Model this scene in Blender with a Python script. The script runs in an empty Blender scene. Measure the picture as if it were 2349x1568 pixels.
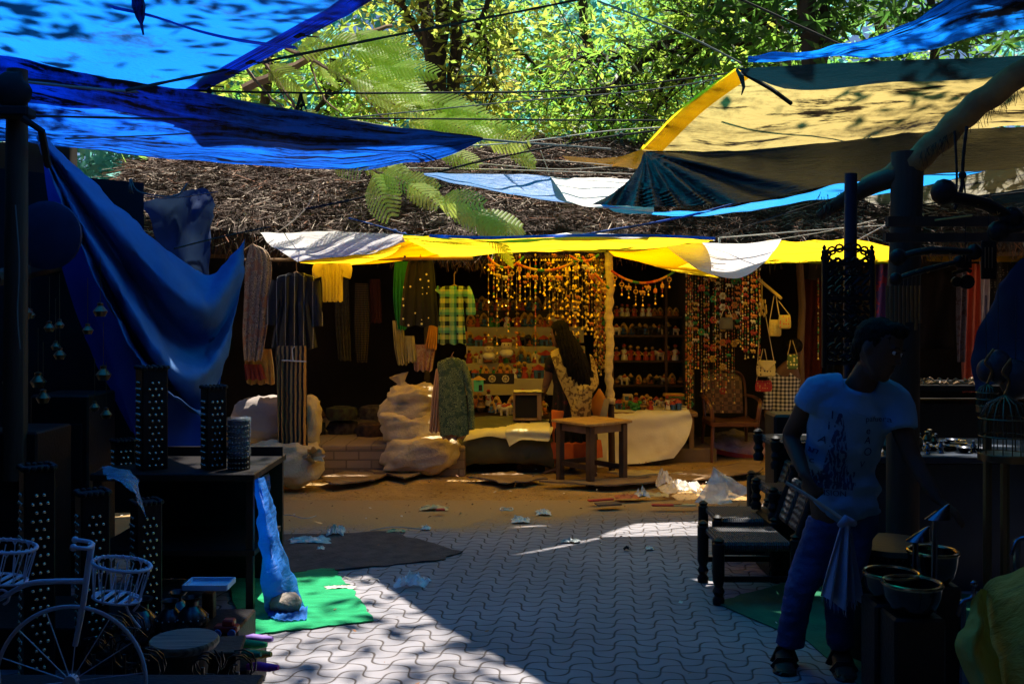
import bpy, math, random
import numpy as np
from mathutils import Vector, Matrix, noise as mnoise
R = math.radians
sc = bpy.context.scene
COL = sc.collection

# ------------------------------------------------------------------ camera, sky, sun, exposure
F = 2284.0; U0 = 1174.5; V0 = 710.0; EYE = 1.6
cam = bpy.data.cameras.new("camera"); cam.lens = 35; cam.sensor_width = 36
cam.shift_y = -74.0 / 2349; cam.clip_end = 500; cam.clip_start = 0.05
camo = bpy.data.objects.new("camera", cam); COL.objects.link(camo)
camo.location = (0, 0, EYE); camo.rotation_euler = (R(90), 0, 0); sc.camera = camo
SUN = Vector((0.15, 0.33, 1.0)).normalized()          # direction towards the sun
EL = math.asin(SUN.z); AZ = math.atan2(SUN.x, SUN.y)
w = bpy.data.worlds.new("World"); sc.world = w; w.use_nodes = True
nt = w.node_tree; bg = nt.nodes["Background"]; bg.inputs[1].default_value = 0.05
sky = nt.nodes.new("ShaderNodeTexSky"); sky.sky_type = 'NISHITA'; sky.sun_disc = False
sky.sun_elevation = EL; sky.sun_rotation = AZ; sky.dust_density = 0.3; sky.air_density = 0.5; sky.ozone_density = 3.0
nt.links.new(sky.outputs[0], bg.inputs[0])
sl = bpy.data.lights.new("sun", 'SUN'); sl.energy = 5.0; sl.angle = R(0.53); sl.color = (1.0, 0.93, 0.84)
so = bpy.data.objects.new("sun", sl); COL.objects.link(so)
so.rotation_euler = (-SUN).to_track_quat('-Z', 'Y').to_euler(); so.location = (0, 0, 20)
sc.view_settings.view_transform = 'Standard'; sc.view_settings.look = 'None'
sc.view_settings.exposure = 1.35; sc.view_settings.gamma = 1.0
sc.cycles.use_denoising = True; sc.cycles.max_bounces = 7; sc.cycles.diffuse_bounces = 4
sc.cycles.glossy_bounces = 2; sc.cycles.transmission_bounces = 3; sc.cycles.transparent_max_bounces = 6
sc.cycles.caustics_reflective = False; sc.cycles.caustics_refractive = False
sc.cycles.sample_clamp_indirect = 6.0
sc.render.use_persistent_data = False

# ------------------------------------------------------------------ picture coordinates -> world points
def P(u, v, Y): return Vector(((u - U0) / F * Y, Y, EYE - (v - V0) / F * Y))
def G(u, v, z=0.0):
    Y = F * (EYE - z) / (v - V0); return Vector(((u - U0) / F * Y, Y, z))
def X(u, Y): return (u - U0) / F * Y
def Z(v, Y): return EYE - (v - V0) / F * Y

# ------------------------------------------------------------------ materials
def _math(nt, op, a, b=None, c=None, clamp=False):
    n = nt.nodes.new("ShaderNodeMath"); n.operation = op; n.use_clamp = clamp
    for i, x in enumerate((a, b, c)):
        if x is None: continue
        if isinstance(x, (int, float)): n.inputs[i].default_value = x
        else: nt.links.new(x, n.inputs[i])
    return n.outputs[0]
def _mix(nt, f, a, b):
    n = nt.nodes.new("ShaderNodeMix"); n.data_type = 'RGBA'
    for k, x in ((0, f), (6, a), (7, b)):
        if isinstance(x, (int, float)): n.inputs[k].default_value = x
        elif isinstance(x, tuple): n.inputs[k].default_value = (*x[:3], 1)
        else: nt.links.new(x, n.inputs[k])
    return n.outputs[2]
def _ramp(nt, f, stops):
    n = nt.nodes.new("ShaderNodeValToRGB"); r = n.color_ramp
    while len(r.elements) < len(stops): r.elements.new(0.5)
    for e, (p, c) in zip(r.elements, stops): e.position = p; e.color = (*c[:3], 1) if isinstance(c, tuple) else (c, c, c, 1)
    nt.links.new(f, n.inputs[0]); return n.outputs[0]
def _noise(nt, vec, scale, detail=4, rough=0.55, dist=0.0):
    n = nt.nodes.new("ShaderNodeTexNoise"); n.inputs['Scale'].default_value = scale
    n.inputs['Detail'].default_value = detail; n.inputs['Roughness'].default_value = rough
    n.inputs['Distortion'].default_value = dist
    nt.links.new(vec, n.inputs['Vector']); return n.outputs[0]
def _coord(nt, kind='Object', scale=(1, 1, 1), rot=(0, 0, 0), loc=(0, 0, 0)):
    t = nt.nodes.new("ShaderNodeTexCoord"); m = nt.nodes.new("ShaderNodeMapping")
    m.inputs['Scale'].default_value = scale; m.inputs['Rotation'].default_value = rot; m.inputs['Location'].default_value = loc
    if kind == 'World':
        g = nt.nodes.new("ShaderNodeNewGeometry"); nt.links.new(g.outputs['Position'], m.inputs[0])
    else: nt.links.new(t.outputs[kind], m.inputs[0])
    return m.outputs[0]
def _sep(nt, v):
    n = nt.nodes.new("ShaderNodeSeparateXYZ"); nt.links.new(v, n.inputs[0]); return n.outputs
def newmat(name):
    m = bpy.data.materials.new(name); m.use_nodes = True; nt = m.node_tree
    return m, nt, nt.nodes["Principled BSDF"], nt.nodes["Material Output"]
def _bump(nt, b, h, strength=0.4, dist=0.01):
    n = nt.nodes.new("ShaderNodeBump"); n.inputs['Strength'].default_value = strength; n.inputs['Distance'].default_value = dist
    nt.links.new(h, n.inputs['Height']); nt.links.new(n.outputs[0], b.inputs['Normal']); return n.outputs[0]
def mat(name, c1, c2=None, scale=6.0, rough=0.8, metal=0.0, spec=0.3, bump=0.0, bscale=60.0, stretch=(1, 1, 1), coord='Object',
        transl=0.0, tcol=None, coat=0.0, alpha=1.0, detail=5, contrast=(0.35, 0.65)):
    m, nt, b, out = newmat(name)
    v = _coord(nt, coord, stretch)
    if c2 is not None:
        f = _ramp(nt, _noise(nt, v, scale, detail), [(contrast[0], 0.0), (contrast[1], 1.0)])
        col = _mix(nt, f, c1, c2); nt.links.new(col, b.inputs['Base Color'])
    else:
        f = _noise(nt, v, scale, detail)
        col = _mix(nt, _ramp(nt, f, [(0.3, 0.0), (0.7, 1.0)]), tuple(x * 0.75 for x in c1), tuple(min(1, x * 1.15) for x in c1))
        nt.links.new(col, b.inputs['Base Color'])
    b.inputs['Roughness'].default_value = rough; b.inputs['Metallic'].default_value = metal
    b.inputs['Specular IOR Level'].default_value = spec; b.inputs['Coat Weight'].default_value = coat
    nrm = None
    if bump: nrm = _bump(nt, b, _noise(nt, v, bscale, 4), bump)
    last = b.outputs[0]
    if transl:
        t = nt.nodes.new("ShaderNodeBsdfTranslucent"); mx = nt.nodes.new("ShaderNodeMixShader"); mx.inputs[0].default_value = transl
        if tcol is None: nt.links.new(col, t.inputs[0])
        elif c2 is not None and isinstance(tcol[0], tuple): nt.links.new(_mix(nt, f, tcol[0], tcol[1]), t.inputs[0])
        else: t.inputs[0].default_value = (*(tcol[0] if isinstance(tcol[0], tuple) else tcol), 1)
        nt.links.new(last, mx.inputs[1]); nt.links.new(t.outputs[0], mx.inputs[2]); last = mx.outputs[0]
    if alpha < 1:
        t = nt.nodes.new("ShaderNodeBsdfTransparent"); mx = nt.nodes.new("ShaderNodeMixShader"); mx.inputs[0].default_value = alpha
        nt.links.new(t.outputs[0], mx.inputs[1]); nt.links.new(last, mx.inputs[2]); last = mx.outputs[0]
    nt.links.new(last, out.inputs[0])
    return m

def tarp_mat(name, top, under, through, dirt=(0.03, 0.025, 0.02), dirt_amt=0.45, sscale=1.2, stretch=(1, 3, 1), transl=0.6, rough=0.45, weave=True, seams=0, spots=0.0, shift=(0, 0, 0), fadek=.4):
    """Woven plastic sheet: one colour on its upper side, one on its lower side, light shines through; streaks of dirt."""
    m, nt, b, out = newmat(name)
    v = _coord(nt, 'UV', (1, 1, 1), loc=shift)
    vs = _coord(nt, 'UV', stretch, loc=shift)
    n1 = _noise(nt, vs, sscale, 9, 0.62, 0.6)
    fine = _noise(nt, v, 14, 6, 0.7)
    d = _ramp(nt, _math(nt, 'ADD', _math(nt, 'MULTIPLY', n1, 0.75), _math(nt, 'MULTIPLY', fine, 0.25)), [(1 - dirt_amt - 0.07, 0.0), (1 - dirt_amt + 0.09, 1.0)])
    fade = _ramp(nt, _noise(nt, v, 0.8, 3), [(0.3, 0.0), (0.7, 1.0)])
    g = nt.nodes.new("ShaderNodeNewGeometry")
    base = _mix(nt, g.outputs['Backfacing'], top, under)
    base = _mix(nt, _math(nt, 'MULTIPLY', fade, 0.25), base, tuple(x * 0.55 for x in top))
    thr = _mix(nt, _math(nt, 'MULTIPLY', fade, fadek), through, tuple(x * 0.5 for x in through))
    if spots:
        sp = _ramp(nt, _noise(nt, vs, sscale * 1.7, 8, 0.7, 0.3), [(.98 - spots, 0.0), (1.05 - spots, 1.0)])
        d = _math(nt, 'MAXIMUM', d, sp)
    if seams:
        s = _sep(nt, v)
        sf = _math(nt, 'LESS_THAN', _math(nt, 'FRACT', _math(nt, 'MULTIPLY', s[1], seams)), 0.035)
        thr = _mix(nt, _math(nt, 'MULTIPLY', sf, 0.6), thr, tuple(x * 0.3 for x in through))
    nt.links.new(_mix(nt, d, base, dirt), b.inputs['Base Color'])
    b.inputs['Roughness'].default_value = rough; b.inputs['Specular IOR Level'].default_value = 0.4
    h = _math(nt, 'ADD', _noise(nt, vs, 9, 6, 0.6, 0.5), _math(nt, 'MULTIPLY', _noise(nt, v, 3, 4), 1.5))
    nrm = _bump(nt, b, h, 0.55, 0.03)
    t = nt.nodes.new("ShaderNodeBsdfTranslucent"); nt.links.new(_mix(nt, d, thr, tuple(x * 0.25 for x in dirt)), t.inputs[0]); nt.links.new(nrm, t.inputs[1])
    mx = nt.nodes.new("ShaderNodeMixShader"); mx.inputs[0].default_value = transl
    nt.links.new(b.outputs[0], mx.inputs[1]); nt.links.new(t.outputs[0], mx.inputs[2]); nt.links.new(mx.outputs[0], out.inputs[0])
    return m

def glass_plastic(name, col=(0.8, 0.85, 0.9), alpha=0.45):
    return mat(name, col, None, 20, 0.15, 0, 0.6, bump=0.9, bscale=25, alpha=alpha)

MT = {}
def K(key, *a, **k):
    if key not in MT: MT[key] = mat(key, *a, **k)
    return MT[key]

# ------------------------------------------------------------------ object bookkeeping
def tag(o, label=None, cat=None, group=None, kind=None):
    if label: o['label'] = label
    if cat: o['category'] = cat
    if group: o['group'] = group
    if kind: o['kind'] = kind
    return o
def empty(name, loc, label=None, cat=None, group=None, rz=0.0):
    o = bpy.data.objects.new(name, None); COL.objects.link(o); o.location = loc; o.rotation_euler = (0, 0, rz)
    o.empty_display_size = 0.1
    return tag(o, label, cat, group)
def kids(o): return [c for c in o.children]
def copy_tree(o, parent=None):
    ch = kids(o); c = o.copy(); COL.objects.link(c)
    if parent is not None: c.parent = parent
    for k in ch: copy_tree(k, c)
    return c
def wloc(o):
    v = Vector((0, 0, 0))
    while o is not None: v += o.location; o = o.parent
    return v

class MB:
    """collects geometry in world (or thing-local) coordinates and links it as ONE mesh object"""
    def __init__(s): s.v = []; s.f = []; s.m = []; s.uv = []; s.n = 0
    def add(s, vs, fs, mi=0, uvs=None):
        b = len(s.v); s.v.extend([tuple(p) for p in vs]); s.f.extend([tuple(b + i for i in f) for f in fs]); s.m.extend([mi] * len(fs))
        if uvs is None: uvs = [(p[0] * 1.0 + p[1] * 0.0, p[2] if abs(p[2]) > 1e-9 else p[1]) for p in vs]
        s.uv.extend(uvs)
        return s
    def box(s, c, d, rz=0.0, mi=0, rot=None, bev=0.0, taper=1.0):
        hx, hy, hz = d[0] / 2, d[1] / 2, d[2] / 2
        M = rot if rot is not None else Matrix.Rotation(rz, 3, 'Z')
        if bev <= 0:
            P8 = [(sx * hx * (taper if sz < 0 else 1), sy * hy * (taper if sz < 0 else 1), sz * hz) for sz in (-1, 1) for sy in (-1, 1) for sx in (-1, 1)]
            F6 = [(0, 2, 3, 1), (4, 5, 7, 6), (0, 1, 5, 4), (2, 6, 7, 3), (0, 4, 6, 2), (1, 3, 7, 5)]
            return s.add([Vector(c) + M @ Vector(p) for p in P8], F6, mi)
        e = min(bev, hx * .9, hy * .9, hz * .9); vs = []; idx = {}
        for sx in (-1, 1):
            for sy in (-1, 1):
                for sz in (-1, 1):
                    for ax in range(3):
                        q = [sx * (hx - e), sy * (hy - e), sz * (hz - e)]; q[ax] = (sx * hx, sy * hy, sz * hz)[ax]
                        idx[(sx, sy, sz, ax)] = len(vs); vs.append(Vector(c) + M @ Vector(q))
        fs = []
        for ax in range(3):
            o1, o2 = [a for a in range(3) if a != ax]
            for sg in (-1, 1):
                q = []
                for a, b in ((-1, -1), (1, -1), (1, 1), (-1, 1)):
                    k = [0, 0, 0]; k[ax] = sg; k[o1] = a; k[o2] = b; q.append(idx[(*k, ax)])
                fs.append(q)
        for ax in range(3):
            o1, o2 = [a for a in range(3) if a != ax]
            for a in (-1, 1):
                for b in (-1, 1):
                    k0 = [0, 0, 0]; k1 = [0, 0, 0]; k0[ax] = -1; k1[ax] = 1; k0[o1] = k1[o1] = a; k0[o2] = k1[o2] = b
                    fs.append([idx[(*k0, o1)], idx[(*k1, o1)], idx[(*k1, o2)], idx[(*k0, o2)]])
        for sx in (-1, 1):
            for sy in (-1, 1):
                for sz in (-1, 1): fs.append([idx[(sx, sy, sz, a)] for a in range(3)])
        return s.add(vs, fs, mi)
    def tube(s, pts, r, n=6, mi=0, cap=True, flat=1.0):
        pts = [Vector(p) for p in pts]; k = len(pts)
        if isinstance(r, (int, float)): r = [r] * k
        elif len(r) != k: r = [r[0] + (r[-1] - r[0]) * i / (k - 1) for i in range(k)]
        vs = []; prev = None
        L = 0; us = []
        for i, p in enumerate(pts):
            t = (pts[min(i + 1, k - 1)] - pts[max(i - 1, 0)])
            if t.length < 1e-9: t = Vector((0, 0, 1))
            t.normalize()
            if prev is None:
                a = t.cross(Vector((0, 0, 1)) if abs(t.z) < .9 else Vector((1, 0, 0))).normalized()
            else:
                a = prev - t * prev.dot(t)
                a = a.normalized() if a.length > 1e-6 else t.orthogonal().normalized()
            prev = a; b = t.cross(a)
            if i: L += (pts[i] - pts[i - 1]).length
            for j in range(n):
                an = 2 * math.pi * j / n
                vs.append(p + a * math.cos(an) * r[i] + b * math.sin(an) * r[i] * flat); us.append((j / n, L))
        fs = [(i * n + j, i * n + (j + 1) % n, (i + 1) * n + (j + 1) % n, (i + 1) * n + j) for i in range(k - 1) for j in range(n)]
        if cap: fs += [tuple(range(n))[::-1], tuple((k - 1) * n + j for j in range(n))]
        return s.add(vs, fs, mi, us)
    def loft(s, secs, n=16, mi=0, cap=True, fold=None):
        """secs: (center, ax, ay, [rot Matrix3])  ellipse a along local x, b along local y"""
        vs = []; us = []
        for i, sec in enumerate(secs):
            c, a, b = sec[0], sec[1], sec[2]; M = sec[3] if len(sec) > 3 and sec[3] is not None else Matrix.Identity(3)
            for j in range(n):
                an = 2 * math.pi * j / n; k = 1.0
                if fold: k = 1 + fold(i / (len(secs) - 1), an)
                vs.append(Vector(c) + M @ Vector((a * math.cos(an) * k, b * math.sin(an) * k, 0))); us.append((j / n, i / (len(secs) - 1)))
        fs = [(i * n + j, i * n + (j + 1) % n, (i + 1) * n + (j + 1) % n, (i + 1) * n + j) for i in range(len(secs) - 1) for j in range(n)]
        if cap: fs += [tuple(range(n))[::-1], tuple((len(secs) - 1) * n + j for j in range(n))]
        return s.add(vs, fs, mi, us)
    def lathe(s, c, prof, n=16, mi=0, rot=None, cap=True):
        M = rot if rot is not None else Matrix.Identity(3)
        return s.loft([(Vector(c) + M @ Vector((0, 0, z)), max(r, 1e-4), max(r, 1e-4), M) for r, z in prof], n, mi, cap)
    def ell(s, c, r, n=8, m=6, mi=0, rot=None):
        if isinstance(r, (int, float)): r = (r, r, r)
        M = rot if rot is not None else Matrix.Identity(3)
        secs = []
        for i in range(m + 1):
            t = -math.pi / 2 + math.pi * i / m
            k = max(math.cos(t), 0.02)
            secs.append((Vector(c) + M @ Vector((0, 0, r[2] * math.sin(t))), r[0] * k, r[1] * k, M))
        return s.loft(secs, n, mi)
    def grid(s, rows, mi=0, uvs=None, closed=False):
        h = len(rows); wd = len(rows[0]); vs = [p for r in rows for p in r]
        if uvs is None: uvs = [(j / (wd - 1), i / (h - 1)) for i in range(h) for j in range(wd)]
        fs = [(i * wd + j, i * wd + j + 1, (i + 1) * wd + j + 1, (i + 1) * wd + j) for i in range(h - 1) for j in range(wd - 1)]
        return s.add(vs, fs, mi, uvs)
    def build(s, name, mats, parent=None, label=None, cat=None, group=None, kind=None, smooth=True, origin=None, auto=40):
        if not isinstance(mats, (list, tuple)): mats = [mats]
        if parent is not None: off = wloc(parent)
        elif origin is not None: off = Vector(origin)
        else:
            a = np.array([tuple(p) for p in s.v]); lo, hi = a.min(0), a.max(0)
            off = Vector(((lo[0] + hi[0]) / 2, (lo[1] + hi[1]) / 2, lo[2]))
        me = bpy.data.meshes.new(name)
        me.from_pydata([(p[0] - off.x, p[1] - off.y, p[2] - off.z) for p in s.v], [], s.f)
        for m in mats: me.materials.append(m)
        if len(mats) > 1: me.polygons.foreach_set('material_index', s.m)
        uvl = me.uv_layers.new(name='UVMap')
        li = np.empty(len(me.loops), dtype=np.int32); me.loops.foreach_get('vertex_index', li)
        uv = np.array(s.uv, dtype=np.float32)[li].ravel(); uvl.data.foreach_set('uv', uv)
        if smooth:
            me.polygons.foreach_set('use_smooth', [True] * len(me.polygons))
            if auto is not None:
                try: me.set_sharp_from_angle(angle=R(auto))
                except Exception: pass
        me.update()
        o = bpy.data.objects.new(name, me); COL.objects.link(o)
        if parent is not None: o.parent = parent
        else: o.location = off
        return tag(o, label, cat, group, kind)

def np_mesh(name, verts, faces, mats, mi=None, parent=None, smooth=False, **k):
    """fast build from numpy arrays, quads only"""
    off = wloc(parent) if parent is not None else Vector(((verts[:, 0].min() + verts[:, 0].max()) / 2, (verts[:, 1].min() + verts[:, 1].max()) / 2, verts[:, 2].min()))
    v = verts - np.array(off)
    me = bpy.data.meshes.new(name); nf = len(faces)
    me.vertices.add(len(v)); me.vertices.foreach_set('co', v.astype(np.float32).ravel())
    me.loops.add(nf * 4); me.loops.foreach_set('vertex_index', faces.astype(np.int32).ravel())
    me.polygons.add(nf); me.polygons.foreach_set('loop_start', np.arange(nf, dtype=np.int32) * 4)
    if not isinstance(mats, (list, tuple)): mats = [mats]
    for m in mats: me.materials.append(m)
    if mi is not None: me.polygons.foreach_set('material_index', mi.astype(np.int32))
    if smooth: me.polygons.foreach_set('use_smooth', np.ones(nf, dtype=bool))
    me.update(calc_edges=True); me.validate()
    o = bpy.data.objects.new(name, me); COL.objects.link(o)
    if parent is not None: o.parent = parent
    else: o.location = off
    return tag(o, k.get('label'), k.get('cat'), k.get('group'), k.get('kind'))

def fuse(mb, voxel=0.012, smooth=4, factor=0.5):
    """melts the overlapping shapes of an MB into one continuous skin; returns a new MB"""
    me = bpy.data.meshes.new("tmp"); me.from_pydata([tuple(p) for p in mb.v], [], mb.f)
    o = bpy.data.objects.new("tmp", me); COL.objects.link(o)
    r = o.modifiers.new("r", 'REMESH'); r.mode = 'VOXEL'; r.voxel_size = voxel; r.adaptivity = 0.0
    s_ = o.modifiers.new("s", 'SMOOTH'); s_.iterations = smooth; s_.factor = factor
    dg = bpy.context.evaluated_depsgraph_get(); dg.update()
    ev = bpy.data.meshes.new_from_object(o.evaluated_get(dg))
    out = MB(); out.add([v.co.copy() for v in ev.vertices], [tuple(p.vertices) for p in ev.polygons])
    bpy.data.objects.remove(o); bpy.data.meshes.remove(me); bpy.data.meshes.remove(ev)
    return out

def cr(p0, p1, p2, p3, t):
    return 0.5 * ((2 * p1) + (-p0 + p2) * t + (2 * p0 - 5 * p1 + 4 * p2 - p3) * t * t + (-p0 + 3 * p1 - 3 * p2 + p3) * t ** 3)
def spline(pts, k=6):
    pts = [Vector(p) for p in pts]; n = len(pts); out = []
    if n == 2: return [pts[0].lerp(pts[1], i / k) for i in range(k + 1)]
    for i in range(n - 1):
        a = pts[max(i - 1, 0)]; b = pts[i]; c = pts[i + 1]; d = pts[min(i + 2, n - 1)]
        for j in range(k): out.append(cr(a, b, c, d, j / k))
    out.append(pts[-1]); return out
def cgrid(ctrl, ku=8, kv=8):
    """smooth sheet through a grid of control points"""
    rows = [spline(r, ku) for r in ctrl]
    cols = list(zip(*rows)); cols = [spline(c, kv) for c in cols]
    return [list(r) for r in zip(*cols)]
def fbm(p, s=1.0, o=3):
    return mnoise.fractal(Vector(p) * s, 1.0, 2.0, o, noise_basis='PERLIN_ORIGINAL')
def sheet(rows, amp=0.02, s=2.0, uvs=None, size=None, edge=0.0):
    """ripples a sheet along its normals"""
    h = len(rows); wd = len(rows[0]); out = []
    for i in range(h):
        r = []
        for j in range(wd):
            p = rows[i][j]
            a = rows[i][min(j + 1, wd - 1)] - rows[i][max(j - 1, 0)]; b = rows[min(i + 1, h - 1)][j] - rows[max(i - 1, 0)][j]
            n = a.cross(b); n = n.normalized() if n.length > 1e-9 else Vector((0, 0, 1))
            e = 1.0
            r.append(p + n * amp * fbm((p.x * s, p.y * s, p.z * s + 7), 1.0, 3) * e)
        out.append(r)
    return out
def uvlen(rows):
    """UVs in metres along the sheet"""
    h = len(rows); wd = len(rows[0]); U = [[0.0] * wd for _ in range(h)]; V = [[0.0] * wd for _ in range(h)]
    mid = h // 2; mj = wd // 2
    acc = [0.0]
    for j in range(1, wd): acc.append(acc[-1] + (rows[mid][j] - rows[mid][j - 1]).length)
    acv = [0.0]
    for i in range(1, h): acv.append(acv[-1] + (rows[i][mj] - rows[i - 1][mj]).length)
    return [(acc[j], acv[i]) for i in range(h) for j in range(wd)]
def tarp(name, ctrl, m, label, cat='tarpaulin', ku=10, kv=10, amp=0.03, s=1.5, extra=None, group=None, hem=None):
    rows = sheet(cgrid(ctrl, ku, kv), amp, s)
    a = sum(((r2[1] - r2[0]).cross(r3[0] - r2[0]).z for r2, r3 in zip(rows[:-1], rows[1:])), 0.0) + sum(((r2[-1] - r2[-2]).cross(r3[-1] - r2[-1]).z for r2, r3 in zip(rows[:-1], rows[1:])), 0.0)
    if a < 0: rows = [r[::-1] for r in rows]        # upper side faces up
    root = MB(); root.grid(rows, 0, uvlen(rows))
    o = root.build(name, m, label=label, cat=cat, group=group, auto=None)
    if hem is not None:
        hb = MB()
        for e in (rows[0], rows[-1]): hb.tube(e, 0.012, 5)
        hb.build('hem', hem, o)
    return o
rnd = random.Random(7)
# ================================================================== SETTING: ground, paving
def ground_material():
    m, nt, b, out = newmat("sandy_dirt")
    v = _coord(nt, 'World')
    n = _noise(nt, v, 1.3, 8, 0.65); f = _noise(nt, v, 22, 6, 0.75)
    c = _mix(nt, _ramp(nt, n, [(0.35, 0.0), (0.65, 1.0)]), (0.33, 0.20, 0.07), (0.54, 0.35, 0.14))
    c = _mix(nt, _ramp(nt, f, [(0.56, 0.0), (0.66, 1.0)]), c, (0.09, 0.055, 0.03))
    nt.links.new(c, b.inputs[0]); b.inputs['Roughness'].default_value = 0.95; b.inputs['Specular IOR Level'].default_value = 0.1
    h = _math(nt, 'ADD', _math(nt, 'MULTIPLY', n, 2.5), f)
    _bump(nt, b, h, 0.9, 0.03); return m
GROUND = ground_material()
def paving_material():
    m, nt, b, out = newmat("wavy_concrete_pavers")
    v = _coord(nt, 'World', (1 / .142, 1 / .118, 1), (0, 0, R(45 + 5)))
    wob = nt.nodes.new("ShaderNodeVectorMath"); wob.operation = 'ADD'
    nz = nt.nodes.new("ShaderNodeTexNoise"); nz.inputs['Scale'].default_value = 1.1; nz.inputs['Detail'].default_value = 2; nt.links.new(v, nz.inputs[0])
    sc_ = nt.nodes.new("ShaderNodeVectorMath"); sc_.operation = 'SCALE'; sc_.inputs['Scale'].default_value = 0.09; nt.links.new(nz.outputs[1], sc_.inputs[0])
    nt.links.new(v, wob.inputs[0]); nt.links.new(sc_.outputs[0], wob.inputs[1])
    X_, Y_, _z = _sep(nt, wob.outputs[0])
    A = 0.298
    cx = _math(nt, 'MULTIPLY', _math(nt, 'COSINE', _math(nt, 'MULTIPLY', X_, math.pi)), A)
    cy = _math(nt, 'MULTIPLY', _math(nt, 'COSINE', _math(nt, 'MULTIPLY', Y_, math.pi)), A)
    def dist(q, par):   # distance to nearest integer of parity par
        t = _math(nt, 'FLOORED_MODULO', _math(nt, 'ADD', q, 1.0 + par), 2.0)
        return _math(nt, 'ABSOLUTE', _math(nt, 'SUBTRACT', t, 1.0))
    yh = _math(nt, 'SUBTRACT', Y_, 0.5); xh = _math(nt, 'SUBTRACT', X_, 0.5)
    d = _math(nt, 'MINIMUM', dist(_math(nt, 'SUBTRACT', yh, cx), 0), dist(_math(nt, 'ADD', yh, cx), 1))
    e = _math(nt, 'MINIMUM', dist(_math(nt, 'ADD', xh, cy), 0), dist(_math(nt, 'SUBTRACT', xh, cy), 1))
    D = _math(nt, 'MULTIPLY', _math(nt, 'MINIMUM', d, e), 0.86)
    big = _noise(nt, _coord(nt, 'World'), 0.9, 5, 0.6); fine = _noise(nt, _coord(nt, 'World'), 55, 6, 0.8); mid = _noise(nt, _coord(nt, 'World'), 6, 5, 0.7)
    Dn = _math(nt, 'ADD', D, _math(nt, 'MULTIPLY', _math(nt, 'SUBTRACT', mid, 0.5), 0.05))
    joint = _ramp(nt, Dn, [(0.018, 1.0), (0.046, 0.0)])
    # per paver tone
    fl = nt.nodes.new("ShaderNodeCombineXYZ")
    sx = _math(nt, 'FLOOR', _math(nt, 'ADD', X_, 0.5)); sy = _math(nt, 'FLOOR', _math(nt, 'ADD', Y_, 0.5))
    nt.links.new(sx, fl.inputs[0]); nt.links.new(sy, fl.inputs[1])
    wn = nt.nodes.new("ShaderNodeTexWhiteNoise"); wn.noise_dimensions = '2D'; nt.links.new(fl.outputs[0], wn.inputs['Vector'])
    c = _mix(nt, _ramp(nt, big, [(0.3, 0.0), (0.7, 1.0)]), (0.165, 0.16, 0.17), (0.275, 0.262, 0.275))
    c = _mix(nt, _math(nt, 'MULTIPLY', _ramp(nt, mid, [(0.45, 0.0), (0.75, 1.0)]), 0.35), c, (0.24, 0.20, 0.19))
    c = _mix(nt, _ramp(nt, fine, [(0.60, 0.0), (0.70, 0.45)]), c, (0.14, 0.11, 0.10))
    c = _mix(nt, joint, c, (0.075, 0.062, 0.055))
    # sand blown over the far edge of the paving
    py = _sep(nt, _coord(nt, 'World'))[1]; px = _sep(nt, _coord(nt, 'World'))[0]
    edge = _math(nt, 'ADD', _math(nt, 'SUBTRACT', py, 7.25), _math(nt, 'MULTIPLY', _math(nt, 'SUBTRACT', big, 0.5), 2.2))
    edge = _math(nt, 'SUBTRACT', edge, _math(nt, 'MULTIPLY', px, 0.28))
    edge = _math(nt, 'ADD', edge, _math(nt, 'MULTIPLY', _math(nt, 'SUBTRACT', fine, 0.5), 0.8))
    sand = _ramp(nt, _math(nt, 'MULTIPLY', edge, 1.0), [(0.0, 0.0), (0.45, 1.0)])
    c = _mix(nt, sand, c, _mix(nt, fine, (0.26, 0.16, 0.065), (0.44, 0.29, 0.13)))
    nt.links.new(c, b.inputs[0]); b.inputs['Roughness'].default_value = 0.85; b.inputs['Specular IOR Level'].default_value = 0.2
    prof = _ramp(nt, D, [(0.0, 0.0), (0.07, 1.0)])
    h = _math(nt, 'ADD', _math(nt, 'MULTIPLY', prof, _math(nt, 'SUBTRACT', 1.0, sand)), _math(nt, 'MULTIPLY', fine, 0.22))
    h = _math(nt, 'ADD', h, _math(nt, 'MULTIPLY', mid, 0.4))
    h = _math(nt, 'ADD', h, _math(nt, 'MULTIPLY', wn.outputs[0], 0.25))
    _bump(nt, b, h, 0.55, 0.012); return m
g = MB(); N = 60
def gz(x, y): return 0.03 * max(0, min(1, (y - 8.2) / 1.5)) * (0.5 + fbm((x, y, 0), 0.8)) + (0.02 * fbm((x, y, 3), 1.7) if y > 8.3 else 0)
xs = [-60, -30, -15, -9] + [-7 + i * 0.2 for i in range(71)] + [9, 15, 30, 60]
ys = [-20, -8, 0, 4, 7.4] + [8.4 + i * 0.15 for i in range(30)] + [14, 18, 30, 60, 120]
g.grid([[Vector((x, y, gz(x, y) - (0.02 if y > 8.2 else 0.0))) for x in xs] for y in ys])
g.build("ground", GROUND, kind='structure', origin=(0, 0, 0))
pv = MB(); pv.grid([[Vector((x, y, 0.004)) for x in (-6, -3, 0, 3, 6)] for y in (-6, 0, 4, 8.35)])
pv.build("paving", paving_material(), kind='structure', origin=(0, 0, 0))

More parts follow.
